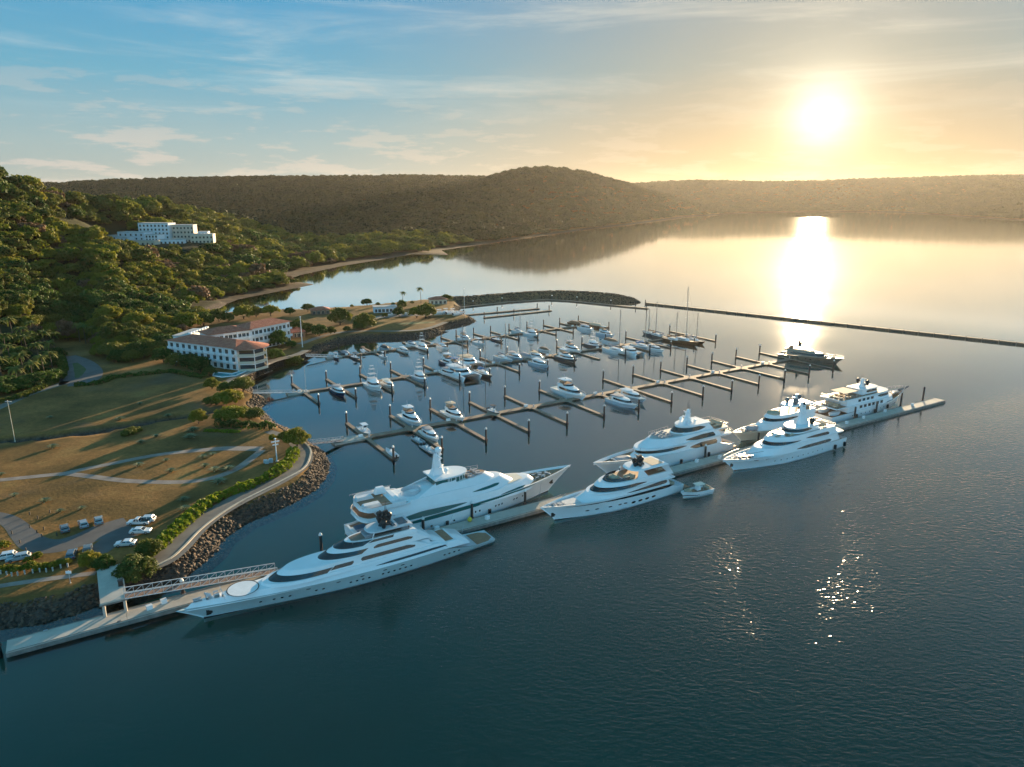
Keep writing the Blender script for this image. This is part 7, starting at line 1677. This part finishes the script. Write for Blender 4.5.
# ------------------------------------------------------------------ poles and signs
def pole(name, label, x, y, h, r_, m=ALU, top=None, z=None, cat='pole'):
    p = G(x, y, 3); t = thing(name, label, cat, (p.x, p.y, 3 if z is None else z)); b = MB(); b.tube((0, 0, -.4), (0, 0, h), r_, 8, r_ * .6); b.build('shaft', m, t); k = MB(); k.rings([[(q * math.cos(6.2832 * i / 8), q * math.sin(6.2832 * i / 8), zz) for i in range(8)] for q, zz in ((r_ * 1.6, h - .02), (r_ * 1.8, h + .12), (.02, h + .3))], True, True, True); k.build('cap', m, t)
    c = MB(); c.box((0, 0, .02), (r_ * 5, r_ * 5, .12), 0, .8); c.build('base', CONC, t); return t
pole('flag_pole', 'tall bare white pole on the lagoon wall near the hotel', 302.5, 347, 16, .22, WALLW)
pole('flag_pole', 'thin tall mast pole at the tip of the spit', 464.5, 316, 18, .16, ALU)
t = pole('lamp_post', 'slim pale lamp post on the upper lawn at far left', 15, 441, 13.5, .09, WALLC, cat='lamp post'); b = MB(); b.box((.5, 0, 13.4), (1.4, .3, .14)); b.box((-.4, 0, 13.4), (.8, .3, .14)); b.build('lamp_head', ALU, t)
t = pole('utility_post', 'white utility post with two cross boards beside the promenade hedge', 277, 461, 7.0, .2, WALLW, cat='post'); b = MB(); b.box((0, -.1, 6.2), (2.4, .16, .35), FP.a); b.box((0, -.1, 5.2), (1.7, .16, .3), FP.a); b.build('cross_board', WALLW, t)
b = MB()
for x, y, z, s in ((-1.6, .4, .6, 1.2), (-3.2, .1, .5, 1.0), (-2.4, -.8, .7, 1.1)): b.box((x, y, z), (s, s * .7, s), .2, .95)
o = tag(b.build('meter_boxes', ALU), 'cluster of grey meter boxes at the foot of the white utility post', 'box'); o.location = G(276, 463, 2.98)
t = pole('sign_post', 'small pale sign on a thin post above the rock slope near the landing stage', 70.5, 583, 2.6, .06, ALU, cat='sign'); b = MB(); b.box((0, -.08, 2.5), (1.1, .05, .6), .1); b.build('sign_panel', WALLW, t)
for i, (x, y) in enumerate([(1, 578), (7, 579), (12, 580), (18, 579.5), (25, 578), (33, 577), (40, 576), (46.5, 576), (53, 575), (61, 572), (68, 571)]):
    p = G(x, y - 4, 3); b = MB(); b.tube((0, 0, -.3), (0, 0, .8), .17, 8); b.ball((0, 0, .8), .19, .6, 8, 4, True); o = tag(b.build('bollard', mat('bollard_paint', (.42, .40, .36), .8, 0, .15, 2)), 'short white bollard in the row below the car park shrubs', 'bollard', 'bollards below the car park'); o.location = (p.x, p.y, 3)
for i, (x, y) in enumerate([(12,534),(20,543),(26,551),(30,528),(37,533),(42,537),(44,530),(57,536),(50,513),(38,519),(30,515)]):
    p = G(x, y, 3); b = MB(); b.tube((0, 0, -.3), (0, 0, .8), .13, 6); b.ball((0, 0, .8), .14, .6, 6, 3, True); o = tag(b.build('timber_post', DOCKE), 'short dark timber post edging the car park road', 'post', 'timber posts along the car park road'); o.location = (p.x, p.y, 3)

# ------------------------------------------------------------------ parked cars
TYRE = mat('tyre', (.02, .02, .02), .9, 0, .2, 3); RIM = mat('rim', (.4, .4, .42), .35, .8, .05, 3)
def car(x, y, ang, colour, label, kind='suv', L=4.6, name=None):
    p = G(x, y, 3); t = thing('pickup_truck' if kind == 'pickup' else 'parked_car', label, 'pickup truck' if kind == 'pickup' else 'car', (p.x, p.y, 3.02), ang, 'cars in the car park by the landing stage')
    m = mat('car_paint_' + name, colour, .25, .2, .05, .8, coat=.5); w = 1.82
    def loft(prof, hw0, hw1, mm, nm, par):
        b = MB(); n = len(prof); a = [(q[0], -(hw0 if q[1] < .95 else hw1), q[1]) for q in prof]; c = [(q[0], (hw0 if q[1] < .95 else hw1), q[1]) for q in prof]
        b.rings([a, c], True); b.add(a, [tuple(range(n))[::-1]]); b.add(c, [tuple(range(n))]); return b.build(nm, mm, par)
    l = L / 2
    bodyp = [(-l, .35), (l, .35), (l + .02, .62), (l - .12, .82), (l * .42, .94), (-l * .96, .94), (-l - .02, .7)]
    body = loft(bodyp, w / 2, w / 2, m, 'body', t)
    if kind == 'pickup':
        cab = [(-l * .12, .93), (l * .52, .93), (l * .26, 1.66), (-l * .06, 1.68)]
        bed = MB(); bed.box((-l * .55, 0, .965), (l * .76, w * .84, .05)); bed.build('cargo_bed', DARK, t)
    else: cab = [(-l * .93, .93), (l * .50, .93), (l * .16, 1.52), (-l * .74, 1.55)] if kind == 'suv' else [(-l * .80, .93), (l * .48, .93), (l * .10, 1.40), (-l * .48, 1.42)]
    b = MB(); a = [(q[0], -(w / 2 - .04 if q[1] < 1 else w / 2 - .22), q[1]) for q in cab]; c = [(q[0], -q2[1], q2[2]) for q, q2 in zip(cab, a)]
    b.rings([a, c], True); b.add(a, [(3, 2, 1, 0)]); b.add(c, [(0, 1, 2, 3)]); b.build('cabin', m, t)
    g = MB(); (x0, _), (x1, _), (x2, zt), (x3, _) = cab
    for s in (-1, 1):
        def sp(xx, zz): u = (zz - .93) / (zt - .93); return s * (w / 2 - .04 - .18 * u + .012)
        z0, z1 = 1.0, zt - .09; ua = (z0 - .93) / (zt - .93); ub = (z1 - .93) / (zt - .93)
        xf0 = x1 + (x2 - x1) * ua - .12; xf1 = x1 + (x2 - x1) * ub - .1; xr0 = x0 + (x3 - x0) * ua + .12; xr1 = x0 + (x3 - x0) * ub + .12; mid = (xf1 + xr1) / 2
        for qa, qb, ra, rb in ((xr0, mid - .05, xr1, mid - .05), (mid + .05, xf0, mid + .05, xf1)): g.add([(qa, sp(0, z0), z0), (qb, sp(0, z0), z0), (rb, sp(0, z1), z1), (ra, sp(0, z1), z1)], [(0, 1, 2, 3)])
    for xa, xb, e in ((x1, x2, .015), (x0, x3, -.015)):
        q0, q1 = (1.0 - .93) / (zt - .93), (zt - .07 - .93) / (zt - .93); yb = w / 2 - .16; yt = w / 2 - .32
        g.add([(xa + (xb - xa) * q0 + e, -yb, 1.0), (xa + (xb - xa) * q0 + e, yb, 1.0), (xa + (xb - xa) * q1 + e, yt, zt - .07), (xa + (xb - xa) * q1 + e, -yt, zt - .07)], [(0, 1, 2, 3)])
    g.build('window', GLASS, t)
    for sx in (-1, 1):
        for sy in (-1, 1):
            k = MB(); k.tube((sx * l * .62, sy * (w / 2 - .2), .34), (sx * l * .62, sy * (w / 2 + .02), .34), .34, 12); wo = k.build('wheel', TYRE, t); r_ = MB(); r_.tube((sx * l * .62, sy * (w / 2 + .01), .34), (sx * l * .62, sy * (w / 2 + .035), .34), .2, 10); r_.build('rim', RIM, wo)
    for sy in (-1, 1):
        h = MB(); h.box((l - .01, sy * .62, .70), (.10, .36, .14)); h.build('headlight', mat('lamp_lens', (.7, .7, .68), .1), t); h = MB(); h.box((-l + .0, sy * .68, .76), (.08, .28, .2)); h.build('tail_light', mat('tail_lens', (.35, .02, .015), .2), t)
    b = MB(); b.box((0, 0, .30), (L * .92, w * .9, .14)); b.build('sill', DARK, t); return t
car(65, 530.5, R(126), (.16, .17, .18), 'grey car, leftmost of three parked on the lawn side of the road', 'hatch', 4.3, 'grey')
car(83.5, 526, R(128), (.32, .34, .36), 'silver grey car, middle one of three on the lawn side', 'suv', 4.5, 'silver')
car(99, 522.5, R(122), (.26, .29, .30), 'silver green car, rightmost of three on the lawn side', 'hatch', 4.4, 'sage')
car(139.5, 524, R(182), (.72, .73, .74), 'white pickup truck at the right end of the car park', 'pickup', 5.3, 'white')
car(141, 533, R(5), (.70, .71, .72), 'low white car beside the white pickup truck', 'hatch', 4.7, 'white')
car(126, 545.5, R(190), (.68, .69, .70), 'white car half hidden by the blossoming tree', 'hatch', 4.4, 'white')
car(146, 521.5, R(185), (.60, .62, .63), 'pale silver car parked behind the white pickup truck', 'suv', 4.5, 'pale')
car(72, 556.5, R(112), (.10, .13, .17), 'dark blue grey car by the shrubs below the road', 'suv', 4.5, 'slate')
car(88, 551.5, R(118), (.14, .15, .15), 'dark car beside the dark blue grey one, against the green shrub tree', 'hatch', 4.4, 'charcoal')
car(5, 559, R(205), (.72, .73, .74), 'white car at the left edge of the picture', 'suv', 4.6, 'white')
car(19, 560, R(206), (.42, .45, .47), 'silver car beside the white one at the left edge', 'suv', 4.6, 'steel')
